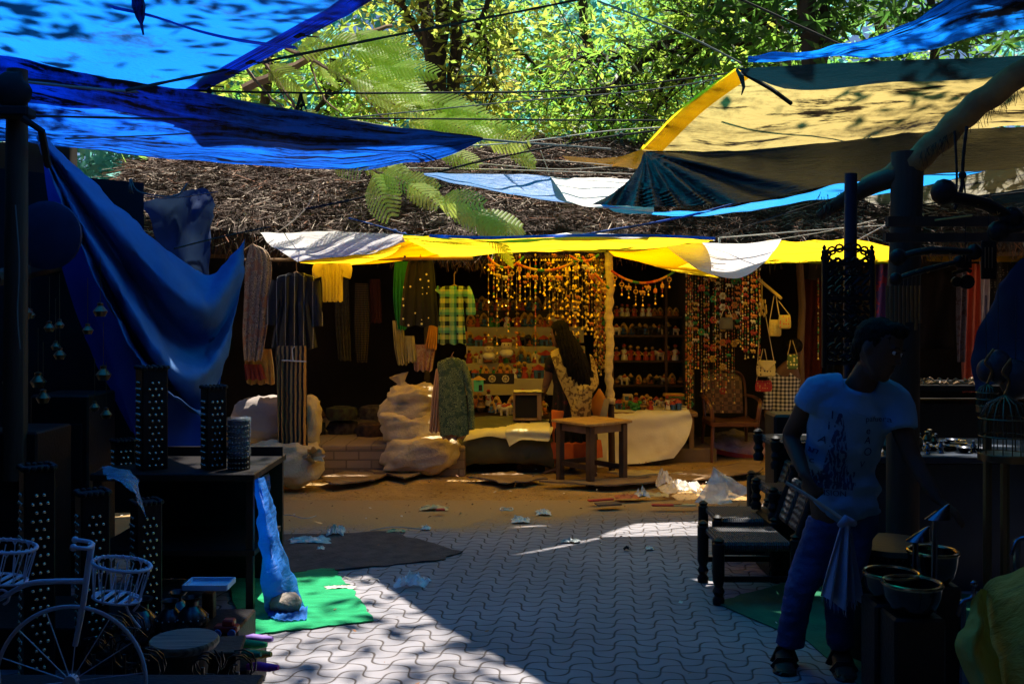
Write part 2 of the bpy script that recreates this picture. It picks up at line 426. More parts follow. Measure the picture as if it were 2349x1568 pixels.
# ragged flat things on the ground
def ragged(pts, z=0.008, n=4, amp=0.02, seed=0, th=0.003):
    """pts: outline on the ground; returns MB of a thin slab with a ragged outline"""
    rr = random.Random(seed); out = []
    for i in range(len(pts)):
        a, b = Vector(pts[i]), Vector(pts[(i + 1) % len(pts)])
        for j in range(n):
            p = a.lerp(b, j / n); out.append(Vector((p.x + rr.uniform(-amp, amp), p.y + rr.uniform(-amp, amp), 0)))
    c = sum(out, Vector()) / len(out); mb = MB(); k = len(out); top = []
    rings = [1.0, 0.93, 0.75, 0.5, 0.25]
    for f in rings:
        for p in out:
            q = c.lerp(p, f); top.append(Vector((q.x, q.y, z + th + (0.012 * max(0, fbm((q.x, q.y, seed), 3)) if f < 1 else 0.0) + (rr.uniform(0, amp * .5) if f > .9 else 0))))
    top += [Vector((p.x, p.y, z)) for p in out]; top.append(Vector((c.x, c.y, z + th + 0.004)))
    fs = []
    for r_ in range(len(rings) - 1):
        for j in range(k): fs.append((r_ * k + j, r_ * k + (j + 1) % k, (r_ + 1) * k + (j + 1) % k, (r_ + 1) * k + j))
    last = (len(rings) - 1) * k
    for j in range(k): fs.append((last + j, last + (j + 1) % k, len(top) - 1))
    bz = len(rings) * k
    for j in range(k): fs.append((bz + j, bz + (j + 1) % k, (j + 1) % k, j))
    mb.add(top, fs, 0, [(p.x, p.y) for p in top]); return mb
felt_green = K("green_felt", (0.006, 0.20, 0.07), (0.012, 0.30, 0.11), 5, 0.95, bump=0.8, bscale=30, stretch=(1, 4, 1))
felt_dark = K("dark_felt", (0.045, 0.038, 0.038), (0.08, 0.065, 0.06), 9, 0.95, bump=0.6, bscale=60)
ragged([G(520, 1328), G(765, 1308), G(800, 1345), G(857, 1428), G(700, 1446), G(560, 1462)], 0.009, 9, 0.012, 1).build(
    "green_mat", felt_green, label="bright green felt mat lying half in the sun beside the blue draped stand", cat="mat", smooth=True)
ragged([G(560, 1232), G(900, 1222), G(1062, 1268), G(1000, 1290), G(760, 1312), G(560, 1325)], 0.007, 8, 0.02, 2).build(
    "dark_mat", felt_dark, label="dusty charcoal mat lying flat on the paving behind the green felt mat", cat="mat")
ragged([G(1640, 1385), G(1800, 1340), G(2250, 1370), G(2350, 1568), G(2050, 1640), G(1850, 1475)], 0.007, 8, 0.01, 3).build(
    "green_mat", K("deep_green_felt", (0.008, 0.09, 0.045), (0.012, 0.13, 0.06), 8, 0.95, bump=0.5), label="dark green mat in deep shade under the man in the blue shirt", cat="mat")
board = K("cardboard", (0.30, 0.20, 0.11), (0.20, 0.13, 0.07), 4, 0.95, bump=0.3)
for i, (pts, lab) in enumerate([
    ([(735, 1102), (820, 1080), (900, 1092), (860, 1108), (760, 1118)], "flattened brown cardboard lying at the foot of the brick step"),
    ([(820, 1086), (870, 1076), (965, 1096), (930, 1106)], "torn brown cardboard piece overlapping another by the brick step"),
    ([(1070, 1100), (1180, 1090), (1250, 1106), (1160, 1116)], "flattened cardboard strip in front of the covered platform"),
    ([(1240, 1112), (1480, 1104), (1745, 1062), (1745, 1090), (1600, 1108), (1380, 1122)], "long trampled cardboard strip under the small wooden table"),
    ([(1400, 1090), (1480, 1086), (1560, 1092), (1440, 1100)], "pale yellow paper sheet beside the front leg of the wooden table")]):
    ragged([G(u, v, 0.02) for u, v in pts], 0.045 if i != 1 else 0.055, 7, 0.03, 10 + i, 0.006).build(
        "cardboard_sheet", board if i < 4 else K("yellow_paper", (0.55, 0.45, 0.2)), label=lab, cat="cardboard")

# ================================================================== THE THATCHED SHOPS
straw_bed = K("thatch_bed", (0.022, 0.014, 0.010), (0.05, 0.032, 0.022), 3, 0.95, bump=1.0, bscale=14)
straw_m = [K("straw_pale", (0.46, 0.37, 0.29)), K("straw_brown", (0.085, 0.052, 0.036)), K("straw_dark", (0.08, 0.05, 0.035)), K("straw_red", (0.24, 0.10, 0.05))]
wood_dark = K("dark_wood", (0.035, 0.018, 0.010), (0.075, 0.038, 0.02), 4, 0.7, bump=0.5, bscale=30, stretch=(1, 1, .12))
ebony = K("black_lacquer_wood", (0.008, 0.007, 0.007), (0.014, 0.011, 0.010), 6, 0.5, spec=0.16, bump=0.3)
wood_mid = K("worn_brown_wood", (0.17, 0.095, 0.045), (0.30, 0.18, 0.09), 5, 0.7, bump=0.35, bscale=40, stretch=(1, 1, .2))
shopwall = K("plain_dark_wall", (0.035, 0.028, 0.022), (0.06, 0.045, 0.035), 2, 0.95)  # very dark mottled brown
roof = empty("thatched_roof", (0, 11.6, 2.3), "long shaggy thatched roof over the row of shops, sunlit dry straw with a dark ragged eave", "roof")
def roof_z(x, t):   # t 0 eave .. 1 ridge
    bulge = 0.16 * math.sin(math.pi * min(t, 1))
    rise = 1.33 + 0.12 * math.sin(x * 0.9 + 1)
    if x > 2.6: rise -= 0.30 * min(1, (x - 2.6) / 1.2)
    return 2.34 + 0.04 * math.sin(x * 1.7) + rise * t + bulge + 0.09 * fbm((x, t * 2.5, 0), 1.1)
RX0, RX1 = -4.6, 8.5
def roof_pt(x, t): return Vector((x, 10.15 + 2.9 * t + 0.08 * fbm((x, 5, 0), 1.5), roof_z(x, t)))
mb = MB(); nx = 110
rows = [[roof_pt(RX0 + (RX1 - RX0) * i / nx, j / 16) for i in range(nx + 1)] for j in range(17)]
back = [[Vector((p.x, p.y + 2.6 * k, p.z - 1.1 * k)) for p in rows[-1]] for k in (0.3, 1.0)]
under = [[Vector((p.x, p.y + 0.02 + yy, p.z + dz)) for p in rows[0]] for yy, dz in ((0.35, -0.10), (0.02, -0.17 + 0), (-0.01, -0.10))]
mb.grid(under + rows + back); mb.build("thatch_bed", straw_bed, roof)
def straws(nn, seed):
    r_ = np.random.RandomState(seed); x = r_.uniform(RX0, RX1 - 1.5, nn); t = r_.beta(1.0, 1.15, nn) * 1.02
    V = np.zeros((nn, 4, 3)); MI = np.zeros(nn, dtype=int)
    for i in range(nn):
        p = roof_pt(x[i], t[i]); L = r_.uniform(0.06, 0.30) * (1.3 if r_.rand() < .1 else 1)
        ang = r_.normal(0, 0.75) + 0.4 * math.sin(x[i] * 2.3 + t[i] * 4)
        d = Vector((math.sin(ang), -math.cos(ang) * 0.9, -math.cos(ang) * 0.42 + r_.normal(0.10, 0.22))).normalized()
        wv = d.cross(Vector((r_.normal(), r_.normal(), r_.normal()))).normalized() * r_.uniform(0.003, 0.0065)
        c = p + Vector((0, 0, r_.uniform(0.0, 0.05)))
        if t[i] < 0.03: c.z -= r_.uniform(0, .14); 
        V[i] = [c - wv, c + wv, c + d * L + wv * .5, c + d * L - wv * .5]
        q = r_.rand(); n_ = fbm((x[i], t[i] * 3, 9), 1.6) * 0.25
        MI[i] = 0 if q + n_ > 0.86 else (1 if q + n_ > 0.46 else (2 if q > 0.05 else 3))
    return V.reshape(-1, 3), np.arange(nn * 4).reshape(nn, 4), MI
V_, F_, M_ = straws(46000, 3)
np_mesh("straw", V_, F_, straw_m, M_, roof)
# hanging fringe under the eave
rr = np.random.RandomState(5); nn = 5200; V = np.zeros((nn, 4, 3)); MI = rr.choice([1, 2, 2, 2, 3], nn)
for i in range(nn):
    x = rr.uniform(RX0, RX1 - 1.5); p = roof_pt(x, 0.0) + Vector((0, rr.uniform(-.04, .10), rr.uniform(-.15, .02)))
    L = rr.uniform(0.05, 0.2); d = Vector((rr.normal(0, .45), rr.normal(-.15, .25), -1)).normalized(); wv = d.cross(Vector((rr.normal(), 1, 0))).normalized() * .004
    V[i] = [p - wv, p + wv, p + d * L + wv * .4, p + d * L - wv * .4]
np_mesh("eave_fringe", V.reshape(-1, 3), np.arange(nn * 4).reshape(nn, 4), straw_m, MI, roof)
lm = MB()
rr = np.random.RandomState(8)
dl = []
for i in range(1500):      # fallen dry leaves on the thatch
    x = rr.uniform(RX0, 3.5); t = rr.uniform(0.02, 0.95); p = roof_pt(x, t) + Vector((0, 0, .03)); a = rr.uniform(0, 6.28); s_ = rr.uniform(.02, .045)
    e1 = Vector((math.cos(a), math.sin(a) * .8, rr.normal(0, .4))) * s_; e2 = Vector((-math.sin(a), math.cos(a) * .8, .4 + rr.normal(0, .4))) * s_ * .4
    dl.append([p - e1, p - e2, p + e1, p + e2])
np_mesh("fallen_leaf_litter", np.array(dl).reshape(-1, 3), np.arange(len(dl) * 4).reshape(-1, 4), [K("dry_leaf", (0.20, 0.07, 0.03), (0.34, 0.19, 0.09), 8), K("dry_leaf_pale", (0.45, 0.36, 0.26))], rr.choice([0, 0, 1], len(dl)), roof)
mb = MB()
for x in (-2.9, -2.1, -1.3, -0.5, 0.3, 1.1, 1.9, 2.7, 3.5):
    mb.tube([(x, 10.25, 2.18), (x + .05, 12.6, 3.2)], .035, 6)
mb.tube([(-4.4, 10.35, 2.17), (6.5, 10.35, 2.2)], .045, 6)
mb.build("rafters", wood_dark, roof)

# shop interior walls and plinth
mb = MB(); mb.box((0, 12.75, 1.2), (9.2, 0.12, 2.5)); mb.box((-4.45, 11.5, 1.2), (0.12, 2.5, 2.5)); mb.box((-0.95, 11.9, 1.2), (0.06, 1.6, 2.3)); mb.box((1.95, 11.75, 1.15), (0.06, 1.9, 2.25)); mb.box((4.0, 11.9, 1.2), (0.08, 1.7, 2.4))
mb.build("shop_walls", shopwall, label="dark back and side walls of the shops under the thatched roof", cat="wall", smooth=False)
def brick_mat():
    m, nt, b, out = newmat("dusty_brick")
    v = _coord(nt, 'Object', (1, 1, 1), (R(90), 0, 0))
    br = nt.nodes.new("ShaderNodeTexBrick"); br.inputs['Scale'].default_value = 1.0
    for k_, x in (('Brick Width', .24), ('Row Height', .085), ('Mortar Size', .008), ('Bias', -.2)): br.inputs[k_].default_value = x
    br.inputs['Color1'].default_value = (0.26, 0.17, 0.10, 1); br.inputs['Color2'].default_value = (0.36, 0.26, 0.17, 1); br.inputs['Mortar'].default_value = (0.16, 0.11, 0.07, 1)
    nt.links.new(v, br.inputs[0]); n = _noise(nt, v, 6, 6)
    nt.links.new(_mix(nt, _math(nt, 'MULTIPLY', n, .5), br.outputs[0], (0.2, 0.14, 0.09)), b.inputs[0]); b.inputs['Roughness'].default_value = .95
    _bump(nt, b, _math(nt, 'SUBTRACT', n, _math(nt, 'MULTIPLY', br.outputs[1], 1.0)), .7, .01); return m
mb = MB(); mb.box((-1.95, 10.85, 0.14), (3.0, 2.6, 0.30), bev=.015); mb.box((-1.55, 9.72, 0.28), (0.9, 0.35, 0.045), bev=.01)
mb.build("brick_plinth", brick_mat(), label="low dusty brick plinth raising the dark clothes shop between the sacks", cat="plinth")
mb = MB(); mb.box((0.9, 11.6, 0.05), (2.5, 2.3, 0.18), bev=.01)
mb.build("shop_floor", K("packed_earth", (0.18, 0.12, 0.07), (0.26, 0.18, 0.11), 3, .95, bump=.6), kind='structure')
# ================================================================== TARPS
BLUE_HI = dict(top=(0.03, 0.16, 0.55), under=(0.01, 0.06, 0.32), through=(0.012, 0.30, 1.0))
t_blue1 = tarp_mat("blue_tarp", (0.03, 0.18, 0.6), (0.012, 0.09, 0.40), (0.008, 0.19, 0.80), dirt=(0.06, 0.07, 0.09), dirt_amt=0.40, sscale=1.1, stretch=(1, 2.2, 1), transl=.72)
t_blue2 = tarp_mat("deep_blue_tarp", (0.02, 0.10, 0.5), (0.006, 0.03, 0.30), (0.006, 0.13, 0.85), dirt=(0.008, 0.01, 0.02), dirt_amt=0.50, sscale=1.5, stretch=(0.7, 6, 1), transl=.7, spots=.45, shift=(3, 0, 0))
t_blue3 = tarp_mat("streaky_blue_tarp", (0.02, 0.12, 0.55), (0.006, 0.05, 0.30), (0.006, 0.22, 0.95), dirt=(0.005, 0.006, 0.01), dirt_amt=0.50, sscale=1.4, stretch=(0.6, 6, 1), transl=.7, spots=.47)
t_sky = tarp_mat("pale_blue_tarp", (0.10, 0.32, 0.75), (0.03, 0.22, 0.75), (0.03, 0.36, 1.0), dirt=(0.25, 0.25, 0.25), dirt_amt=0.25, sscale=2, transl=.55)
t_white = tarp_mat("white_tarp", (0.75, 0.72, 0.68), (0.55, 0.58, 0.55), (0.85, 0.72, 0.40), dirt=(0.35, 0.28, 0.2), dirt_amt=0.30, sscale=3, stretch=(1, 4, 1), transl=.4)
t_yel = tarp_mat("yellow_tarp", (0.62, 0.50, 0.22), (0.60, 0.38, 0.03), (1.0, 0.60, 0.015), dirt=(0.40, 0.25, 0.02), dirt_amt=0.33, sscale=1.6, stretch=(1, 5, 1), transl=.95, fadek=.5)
t_yelold = tarp_mat("stained_yellow_tarp", (0.50, 0.44, 0.22), (0.50, 0.40, 0.14), (0.44, 0.33, 0.11), dirt=(0.05, 0.035, 0.02), dirt_amt=0.45, sscale=1.0, stretch=(.8, 3.5, 1), transl=.66, spots=.46)
t_navy = tarp_mat("navy_plastic_sheet", (0.008, 0.018, 0.034), (0.006, 0.014, 0.03), (0.008, 0.03, 0.06), dirt=(0.03, 0.025, 0.02), dirt_amt=0.30, sscale=1.2, transl=.22, rough=.28)
t_teal = tarp_mat("dark_teal_tarp", (0.01, 0.03, 0.035), (0.006, 0.02, 0.024), (0.004, 0.03, 0.045), dirt_amt=0.3, transl=.3)
t_back = tarp_mat("black_light_blocker", (0.03, 0.03, 0.035), (0.02, 0.02, 0.025), (0.006, 0.012, 0.03), transl=.15, rough=.9)
rope_dark = K("dark_rope", (0.018, 0.018, 0.016), rough=.9); rope_pale = K("pale_rope", (0.50, 0.46, 0.38), rough=.9); rope_blue = K("blue_rope", (0.02, 0.07, 0.30), rough=.8); rope_mid = K("grey_rope", (0.12, 0.13, 0.12), rough=.9)

# --- upper left big blue tarp (z about 3.5)
def PZ(u, v, z):
    Y = (z - EYE) * F / (V0 - v); return P(u, v, Y)
A_ = PZ(470, 205, 3.25); D_ = PZ(-60, 118, 3.35)
ctrl = [[D_, PZ(120, 172, 3.22), PZ(300, 196, 3.19), A_],
        [Vector((-5.0, 4.9, 3.45)), Vector((-3.6, 5.0, 3.32)), Vector((-2.5, 5.5, 3.26)), PZ(662, 103, 3.30)],
        [Vector((-5.4, 3.2, 3.5)), Vector((-3.6, 3.3, 3.35)), Vector((-2.0, 4.1, 3.3)), PZ(850, -2, 3.32)],
        [Vector((-5.8, 0.4, 3.6)), Vector((-3.6, 0.6, 3.4)), Vector((-1.4, 1.5, 3.4)), Vector((0.2, 4.2, 3.42))]]
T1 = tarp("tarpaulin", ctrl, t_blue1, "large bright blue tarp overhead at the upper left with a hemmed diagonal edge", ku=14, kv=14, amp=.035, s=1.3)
mb = MB()
e = spline([r[-1] for r in ctrl], 14); inner = [p + (Vector((-0.13, -0.09, -0.012))) for p in e]
mb.grid([[p + Vector((0, 0, -.012)) for p in e], inner]); mb.build("hem", t_blue2, T1)
for k in (0.22, 0.5, 0.75, 1.35):
    i = int(k * 14); p = e[min(i, len(e) - 1)]; q = MB(); q.box(p + Vector((-.06, -.05, -.03)), (.10, .035, .008), rz=R(-55)); q.tube([p + Vector((-.05, -.05, -.03)), p + Vector((.05, .02, -.02))], .005, 5)
    q.build("eyelet_tab", rope_dark, T1)
mb = MB(); sm = [PZ(262, 0, 3.22), PZ(360, 22, 3.2), PZ(460, 55, 3.18), PZ(560, 78, 3.18), PZ(685, 95, 3.22)]
sm = [Vector((p.x, p.y, p.z - .05)) for p in spline(sm, 6)]
mb.grid([sm, [p + Vector((0.0, -.10, -.004)) for p in sm]]); mb.build("seam_strip", t_blue2, T1)
mb = MB(); pt = P(315, -10, 5.2); mb.tube([pt, P(318, 15, 5.2), P(322, 42, 5.2), P(324, 55, 5.2), P(329, 80, 5.2)], [.03, .035, .022, .008, .005], 6)
mb.build("hanging_tie", t_blue2, T1)

# --- lower left blue tarp, tip at the middle
ctrl = [[P(-40, 120, 6.08), P(200, 166, 6.56), P(470, 214, 7.03), P(800, 276, 7.60), P(1000, 303, 7.79), P(1108, 316, 7.94)],
        [P(-40, 200, 6.56), P(200, 240, 6.84), P(470, 275, 7.22), P(790, 312, 7.70), P(1000, 318, 7.84), P(1108, 318, 7.95)],
        [P(-40, 280, 7.03), P(200, 305, 7.32), P(470, 330, 7.60), P(790, 352, 7.89), P(1000, 338, 7.94), P(1108, 320, 7.95)],
        [P(-40, 322, 8.10), P(200, 345, 8.30), P(440, 366, 8.58), P(770, 388, 8.77), P(980, 372, 8.08), P(1108, 322, 7.96)]]
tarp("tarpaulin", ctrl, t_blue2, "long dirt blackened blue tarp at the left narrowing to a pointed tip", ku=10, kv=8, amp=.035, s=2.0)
# thin lower edge band lit brighter
# --- swagged blue cotton sheet at left
sheet_m = mat("blue_cotton_sheet", (0.075, 0.16, 0.36), (0.11, 0.22, 0.44), 3, 0.95, spec=.1, bump=0.9, bscale=11, stretch=(1, 1, .5), transl=.2)
C = [[(85, 300, 6.2), (215, 420, 6.4), (330, 525, 6.6), (430, 610, 6.85), (492, 628, 6.95), (562, 548, 7.0)],
     [(86, 312, 6.15), (205, 455, 6.2), (320, 590, 6.3), (425, 690, 6.4), (490, 700, 6.6), (560, 600, 7.0)],
     [(88, 320, 6.25), (200, 490, 6.45), (305, 640, 6.65), (400, 760, 6.8), (480, 790, 6.85), (548, 680, 6.95)],
     [(90, 326, 6.15), (185, 510, 6.15), (290, 690, 6.15), (385, 840, 6.2), (465, 860, 6.4), (530, 770, 6.85)],
     [(92, 332, 6.25), (175, 520, 6.35), (275, 720, 6.5), (360, 860, 6.6), (455, 945, 6.6), (505, 870, 6.75)],
     [(94, 336, 6.10), (170, 530, 6.10), (262, 730, 6.10), (340, 850, 6.10), (425, 930, 6.15), (478, 965, 6.3)]]
rows = cgrid([[P(*c) for c in r] for r in C], 12, 9); rows = sheet(sheet(rows, .022, 5), .007, 22)
mb = MB(); mb.grid(rows, 0, uvlen(rows)); o = mb.build("draped_sheet", sheet_m, label="deep blue cotton sheet hung in swagged folds from the left post", cat="sheet", auto=None)
solid = o.modifiers.new("t", 'SOLIDIFY'); solid.thickness = .004
C = [[(96, 330, 6.45), (150, 420, 6.5), (230, 560, 6.6), (330, 760, 6.65), (400, 880, 6.7)],
     [(112, 470, 6.45), (190, 560, 6.5), (270, 700, 6.55), (370, 860, 6.6), (462, 960, 6.7)],
     [(150, 640, 6.45), (215, 700, 6.55), (300, 800, 6.5), (400, 930, 6.6), (466, 1010, 6.7)],
     [(215, 820, 6.4), (262, 850, 6.5), (320, 920, 6.45), (400, 1000, 6.55), (462, 1080, 6.7)],
     [(300, 985, 6.4), (310, 1000, 6.5), (350, 1060, 6.45), (400, 1100, 6.5), (460, 1130, 6.7)]]
rows = sheet(cgrid([[P(*c) for c in r] for r in C], 10, 8), .015, 5)
mb = MB(); mb.grid(rows, 0, uvlen(rows)); mb.build("draped_sheet", mat("navy_cotton_sheet", (0.012, 0.05, 0.36), (0.02, 0.07, 0.42), 3, .95, spec=.1, bump=.8, bscale=9, transl=.3), label="flat royal blue sheet hanging behind the swag as a backdrop to the lattice lamps", cat="sheet", auto=None)
# small pale sheet further back, its shade put into a darker colour
rows = sheet(cgrid([[P(318, 466, 8.6), P(400, 445, 8.6), P(470, 432, 8.6), P(492, 470, 8.6)], [P(352, 520, 8.6), P(400, 520, 8.75), P(440, 520, 8.5), P(484, 520, 8.7)], [P(368, 640, 8.6), P(405, 650, 8.45), P(440, 650, 8.75), P(480, 640, 8.5)]], 10, 8), .03, 9)
mb = MB(); mb.grid(rows, 0, uvlen(rows)); mb.build("draped_sheet", mat("shaded_blue_sheet", (0.025, 0.05, 0.11), None, 3, .9, transl=.2), label="small pale blue sheet tied up in the dark behind the swagged sheet", cat="sheet", auto=None)

# --- right: stained yellow tarp
ctrl = [[P(1690, 158, 7.0), P(1760, 178, 7.05), P(1960, 172, 7.0), P(2200, 172, 6.9), P(2420, 150, 6.8)],
        [P(1600, 222, 7.35), P(1760, 225, 7.35), P(1960, 222, 7.3), P(2200, 215, 7.2), P(2420, 205, 7.1)],
        [P(1545, 268, 7.65), P(1740, 280, 7.65), P(1960, 270, 7.6), P(2200, 255, 7.5), P(2420, 250, 7.4)],
        [P(1472, 343, 7.95), P(1700, 345, 8.0), P(1960, 322, 8.05), P(2200, 300, 8.0), P(2420, 290, 7.9)]]
Ty = tarp("tarpaulin", ctrl, t_yelold, "large stained yellow tarp glowing at the upper right, tied to a knot at its peak", ku=10, kv=8, amp=.04, s=1.4)
e = spline([r[0] for r in ctrl], 8); mb = MB(); mb.grid([[p + Vector((-.02, 0, 0)) for p in e], [p + Vector((.16, -.05, -.02)) for p in e]]); mb.build("hem", t_yel, Ty)
mb = MB(); mb.tube([P(1690, 160, 6.95), P(1700, 175, 6.9), P(1706, 200, 6.9), P(1701, 218, 6.9)], [.01, .02, .012, .004], 5); mb.tube([P(1700, 165, 6.95), P(1770, 205, 7.0), P(1815, 238, 7.1)], .016, 5); mb.build("tie_cord", rope_dark, Ty)
ctrl = [[P(1690, 156, 6.75), P(1900, 146, 6.7), P(2150, 136, 6.6), P(2420, 124, 6.5)], [P(1730, 180, 6.85), P(1900, 186, 6.8), P(2150, 184, 6.7), P(2420, 160, 6.6)], [P(1800, 205, 7.0), P(1905, 206, 6.9), P(2150, 184, 6.8), P(2420, 172, 6.7)]]
tarp("tarpaulin", ctrl, t_teal, "folded dark teal tarp along the top edge of the stained yellow tarp", amp=.02)
# top right blue tarp
ctrl = [[P(1716, 128, 6.5), P(1790, 118, 6.4), P(1950, 96, 6.2), P(2130, 18, 5.9), P(2260, -60, 5.7), P(2420, -110, 5.5)],
        [P(1716, 132, 6.6), P(1790, 130, 6.5), P(1950, 116, 6.4), P(2130, 60, 6.2), P(2260, 10, 6.0), P(2420, -40, 5.8)],
        [P(1716, 145, 6.65), P(1790, 140, 6.65), P(1960, 136, 6.6), P(2140, 108, 6.45), P(2270, 82, 6.3), P(2420, 60, 6.1)]]
tarp("tarpaulin", ctrl, t_blue3, "streaky blue tarp sweeping up into the top right corner above the yellow one", amp=.045, s=2.2)
# navy glossy sheet
ctrl = [[P(1478, 346, 7.85), P(1500, 350, 7.85), P(1700, 345, 7.9), P(1920, 325, 7.9), P(2150, 300, 7.85), P(2420, 288, 7.8)],
        [P(1462, 385, 7.7), P(1530, 400, 7.65), P(1700, 385, 7.7), P(1920, 365, 7.7), P(2150, 345, 7.65), P(2420, 330, 7.6)],
        [P(1430, 425, 7.55), P(1560, 440, 7.5), P(1730, 425, 7.5), P(1930, 400, 7.5), P(2150, 380, 7.5), P(2420, 360, 7.4)],
        [P(1358, 470, 7.4), P(1520, 474, 7.35), P(1720, 462, 7.35), P(1910, 424, 7.35), P(2150, 400, 7.3), P(2420, 380, 7.2)]]
rows = cgrid([[p for p in r] for r in ctrl], 14, 12)
apex = P(1480, 346, 7.85)
for i, r in enumerate(rows):      # folds that fan out of the tied corner
    for j, p in enumerate(r):
        d = p - apex; a = math.atan2(-d.z, d.x); L = min(1.0, d.length / .5) * max(0, 1 - d.length / 2.6)
        r[j] = p + Vector((0, 1, 0.1)) * .075 * L * (math.sin(a * 19) + .5 * math.sin(a * 33 + 1))
rows = sheet(rows, .012, 5)
mb = MB(); mb.grid(rows, 0, uvlen(rows)); mb.build("tarpaulin", t_navy, label="glossy dark navy plastic sheet fanning in folds from a tied corner", cat="tarpaulin", auto=None)
# pale blue tarp under it
ctrl = [[P(972, 397, 8.14), P(1100, 398, 8.49), P(1240, 404, 8.66), P(1262, 405, 8.66)], [P(974, 400, 8.05), P(1100, 425, 8.31), P(1200, 442, 8.40), P(1310, 455, 8.40)], [P(978, 404, 7.96), P(1100, 432, 8.14), P(1270, 462, 8.18), P(1350, 472, 8.22)]]
tarp("tarpaulin", ctrl, t_sky, "narrow bright blue tarp pointing left in front of the thatch", amp=.015, s=3)
ctrl = [[P(1262, 405, 8.66), P(1330, 408, 8.75), P(1430, 412, 8.84), P(1500, 415, 8.84)], [P(1280, 430, 8.40), P(1340, 436, 8.49), P(1430, 440, 8.53), P(1500, 445, 8.58)], [P(1300, 462, 8.18), P(1345, 474, 8.18), P(1410, 480, 8.14), P(1500, 488, 8.14)]]
tarp("tarpaulin", ctrl, t_white, "white tarp panel tied to a rope knot between the blue tarp and the navy sheet", amp=.015, s=3)
ctrl = [[P(1375, 474, 8.1), P(1560, 484, 8.25), P(1760, 462, 8.35), P(1900, 425, 8.25), P(2060, 395, 8.0), P(2250, 350, 7.95), P(2420, 300, 7.9)],
        [P(1410, 484, 8.45), P(1560, 494, 8.55), P(1760, 480, 8.65), P(1900, 455, 8.6), P(2060, 440, 8.4), P(2250, 395, 8.35), P(2420, 350, 8.3)]]
tarp("tarpaulin", ctrl, t_sky, "long sagging sky blue tarp below the navy sheet running to the right edge", amp=.03, s=2)
ctrl = [[P(1290, 356, 10.6), P(1400, 362, 10.3), P(1480, 340, 9.9)], [P(1300, 366, 10.4), P(1400, 374, 10.1), P(1480, 368, 9.8)], [P(1320, 372, 10.3), P(1400, 382, 10.0), P(1478, 388, 9.7)]]
tarp("tarpaulin", ctrl, t_yel, "small yellow tarp corner poking out left of the stained yellow tarp", amp=.015, s=3)
# far right yellow and blue
ctrl = [[P(1970, 440, 10.5), P(2100, 425, 10.3), P(2250, 395, 10), P(2420, 335, 9.8)], [P(1990, 462, 10.4), P(2100, 455, 10.2), P(2250, 428, 9.9), P(2420, 390, 9.6)], [P(2010, 468, 10.3), P(2110, 470, 10.1), P(2250, 448, 9.8), P(2420, 420, 9.4)]]
tarp("tarpaulin", ctrl, t_yelold, "dull yellow tarp behind the log post at the right edge", amp=.03)
ctrl = [[P(2220, 455, 10.9), P(2300, 440, 10.6), P(2420, 420, 10.4)], [P(2250, 520, 10.7), P(2310, 520, 10.5), P(2420, 520, 10.2)]]
tarp("tarpaulin", ctrl, t_navy, "small wrinkled navy tarp low at the right edge behind the carved signs", amp=.05, s=3)

# --- awnings over the shops
ctrl = [[P(597, 536, 9.2), P(700, 532, 9.3), P(800, 532, 9.0), P(925, 540, 8.2)], [P(625, 566, 8.9), P(720, 566, 8.9), P(820, 560, 8.5), P(928, 548, 8.0)], [P(682, 600, 8.6), P(760, 590, 8.5), P(840, 580, 8.2), P(930, 556, 7.9)]]
tarp("awning", ctrl, t_white, "grubby white end of the shop awning, sunlit with fern shadows, above the yellow blouse", cat="awning", amp=.02, s=4)
ctrl = [[P(925, 541, 7.8), P(1130, 546, 7.8), P(1320, 541, 8.15), P(1500, 543, 8.3), P(1640, 549, 8.4)], [P(905, 556, 8.9), P(1130, 566, 9.0), P(1350, 560, 9.0), P(1500, 556, 9.0), P(1620, 553, 9.0)],
        [P(800, 588, 9.9), P(1040, 590, 10.0), P(1230, 576, 10.05), P(1400, 579, 10.05), P(1535, 567, 10.0)]]
Ta = tarp("awning", ctrl, t_yel, "long glowing yellow awning over the figurine shop between the two white sections", cat="awning", amp=.02, s=3)
mb = MB(); mb.tube(spline([P(985, 541, 7.78), P(1130, 545, 7.78), P(1320, 540, 8.13), P(1500, 541, 8.28), P(1640, 547, 8.38)], 8), .013, 6); mb.build("edge_roll", t_sky, Ta)
ctrl = [[P(684, 600, 8.6), P(760, 591, 8.5), P(850, 577, 8.2), P(935, 550, 7.95)], [P(690, 603, 9.5), P(765, 608, 9.7), P(870, 603, 9.8), P(1010, 588, 9.9)]]
tarp("awning", ctrl, t_yel, "bright yellow turned under flap below the grubby white end of the awning", cat="awning", amp=.01)
ctrl = [[P(1310, 532, 10.1), P(1400, 534, 10.1), P(1520, 538, 10.0), P(1632, 543, 9.9)], [P(1250, 545, 9.8), P(1400, 546, 9.8), P(1520, 548, 9.75), P(1640, 552, 9.7)]]
tarp("awning", ctrl, t_white, "white strip lying along the top of the yellow awning under the eave", cat="awning", amp=.012)
ctrl = [[P(1395, 576, 8.9), P(1460, 576, 8.8), P(1530, 567, 8.7)], [P(1410, 586, 9.5), P(1480, 598, 9.4), P(1580, 596, 9.2)], [P(1415, 584, 10.2), P(1530, 618, 10.1), P(1650, 636, 9.9)]]
tarp("awning", ctrl, t_yel, "orange yellow under flap slanting down to the right of the wrapped pole", cat="awning", amp=.015)
ctrl = [[P(1528, 566, 8.7), P(1600, 558, 9.1), P(1700, 560, 9.2), P(1793, 548, 9.1)], [P(1560, 590, 8.5), P(1640, 588, 8.75), P(1720, 580, 8.8), P(1785, 566, 8.8)], [P(1600, 616, 8.4), P(1670, 622, 8.45), P(1730, 606, 8.5), P(1770, 582, 8.6)],
        [P(1650, 634, 8.35), P(1690, 638, 8.32), P(1730, 622, 8.38), P(1760, 596, 8.5)]]
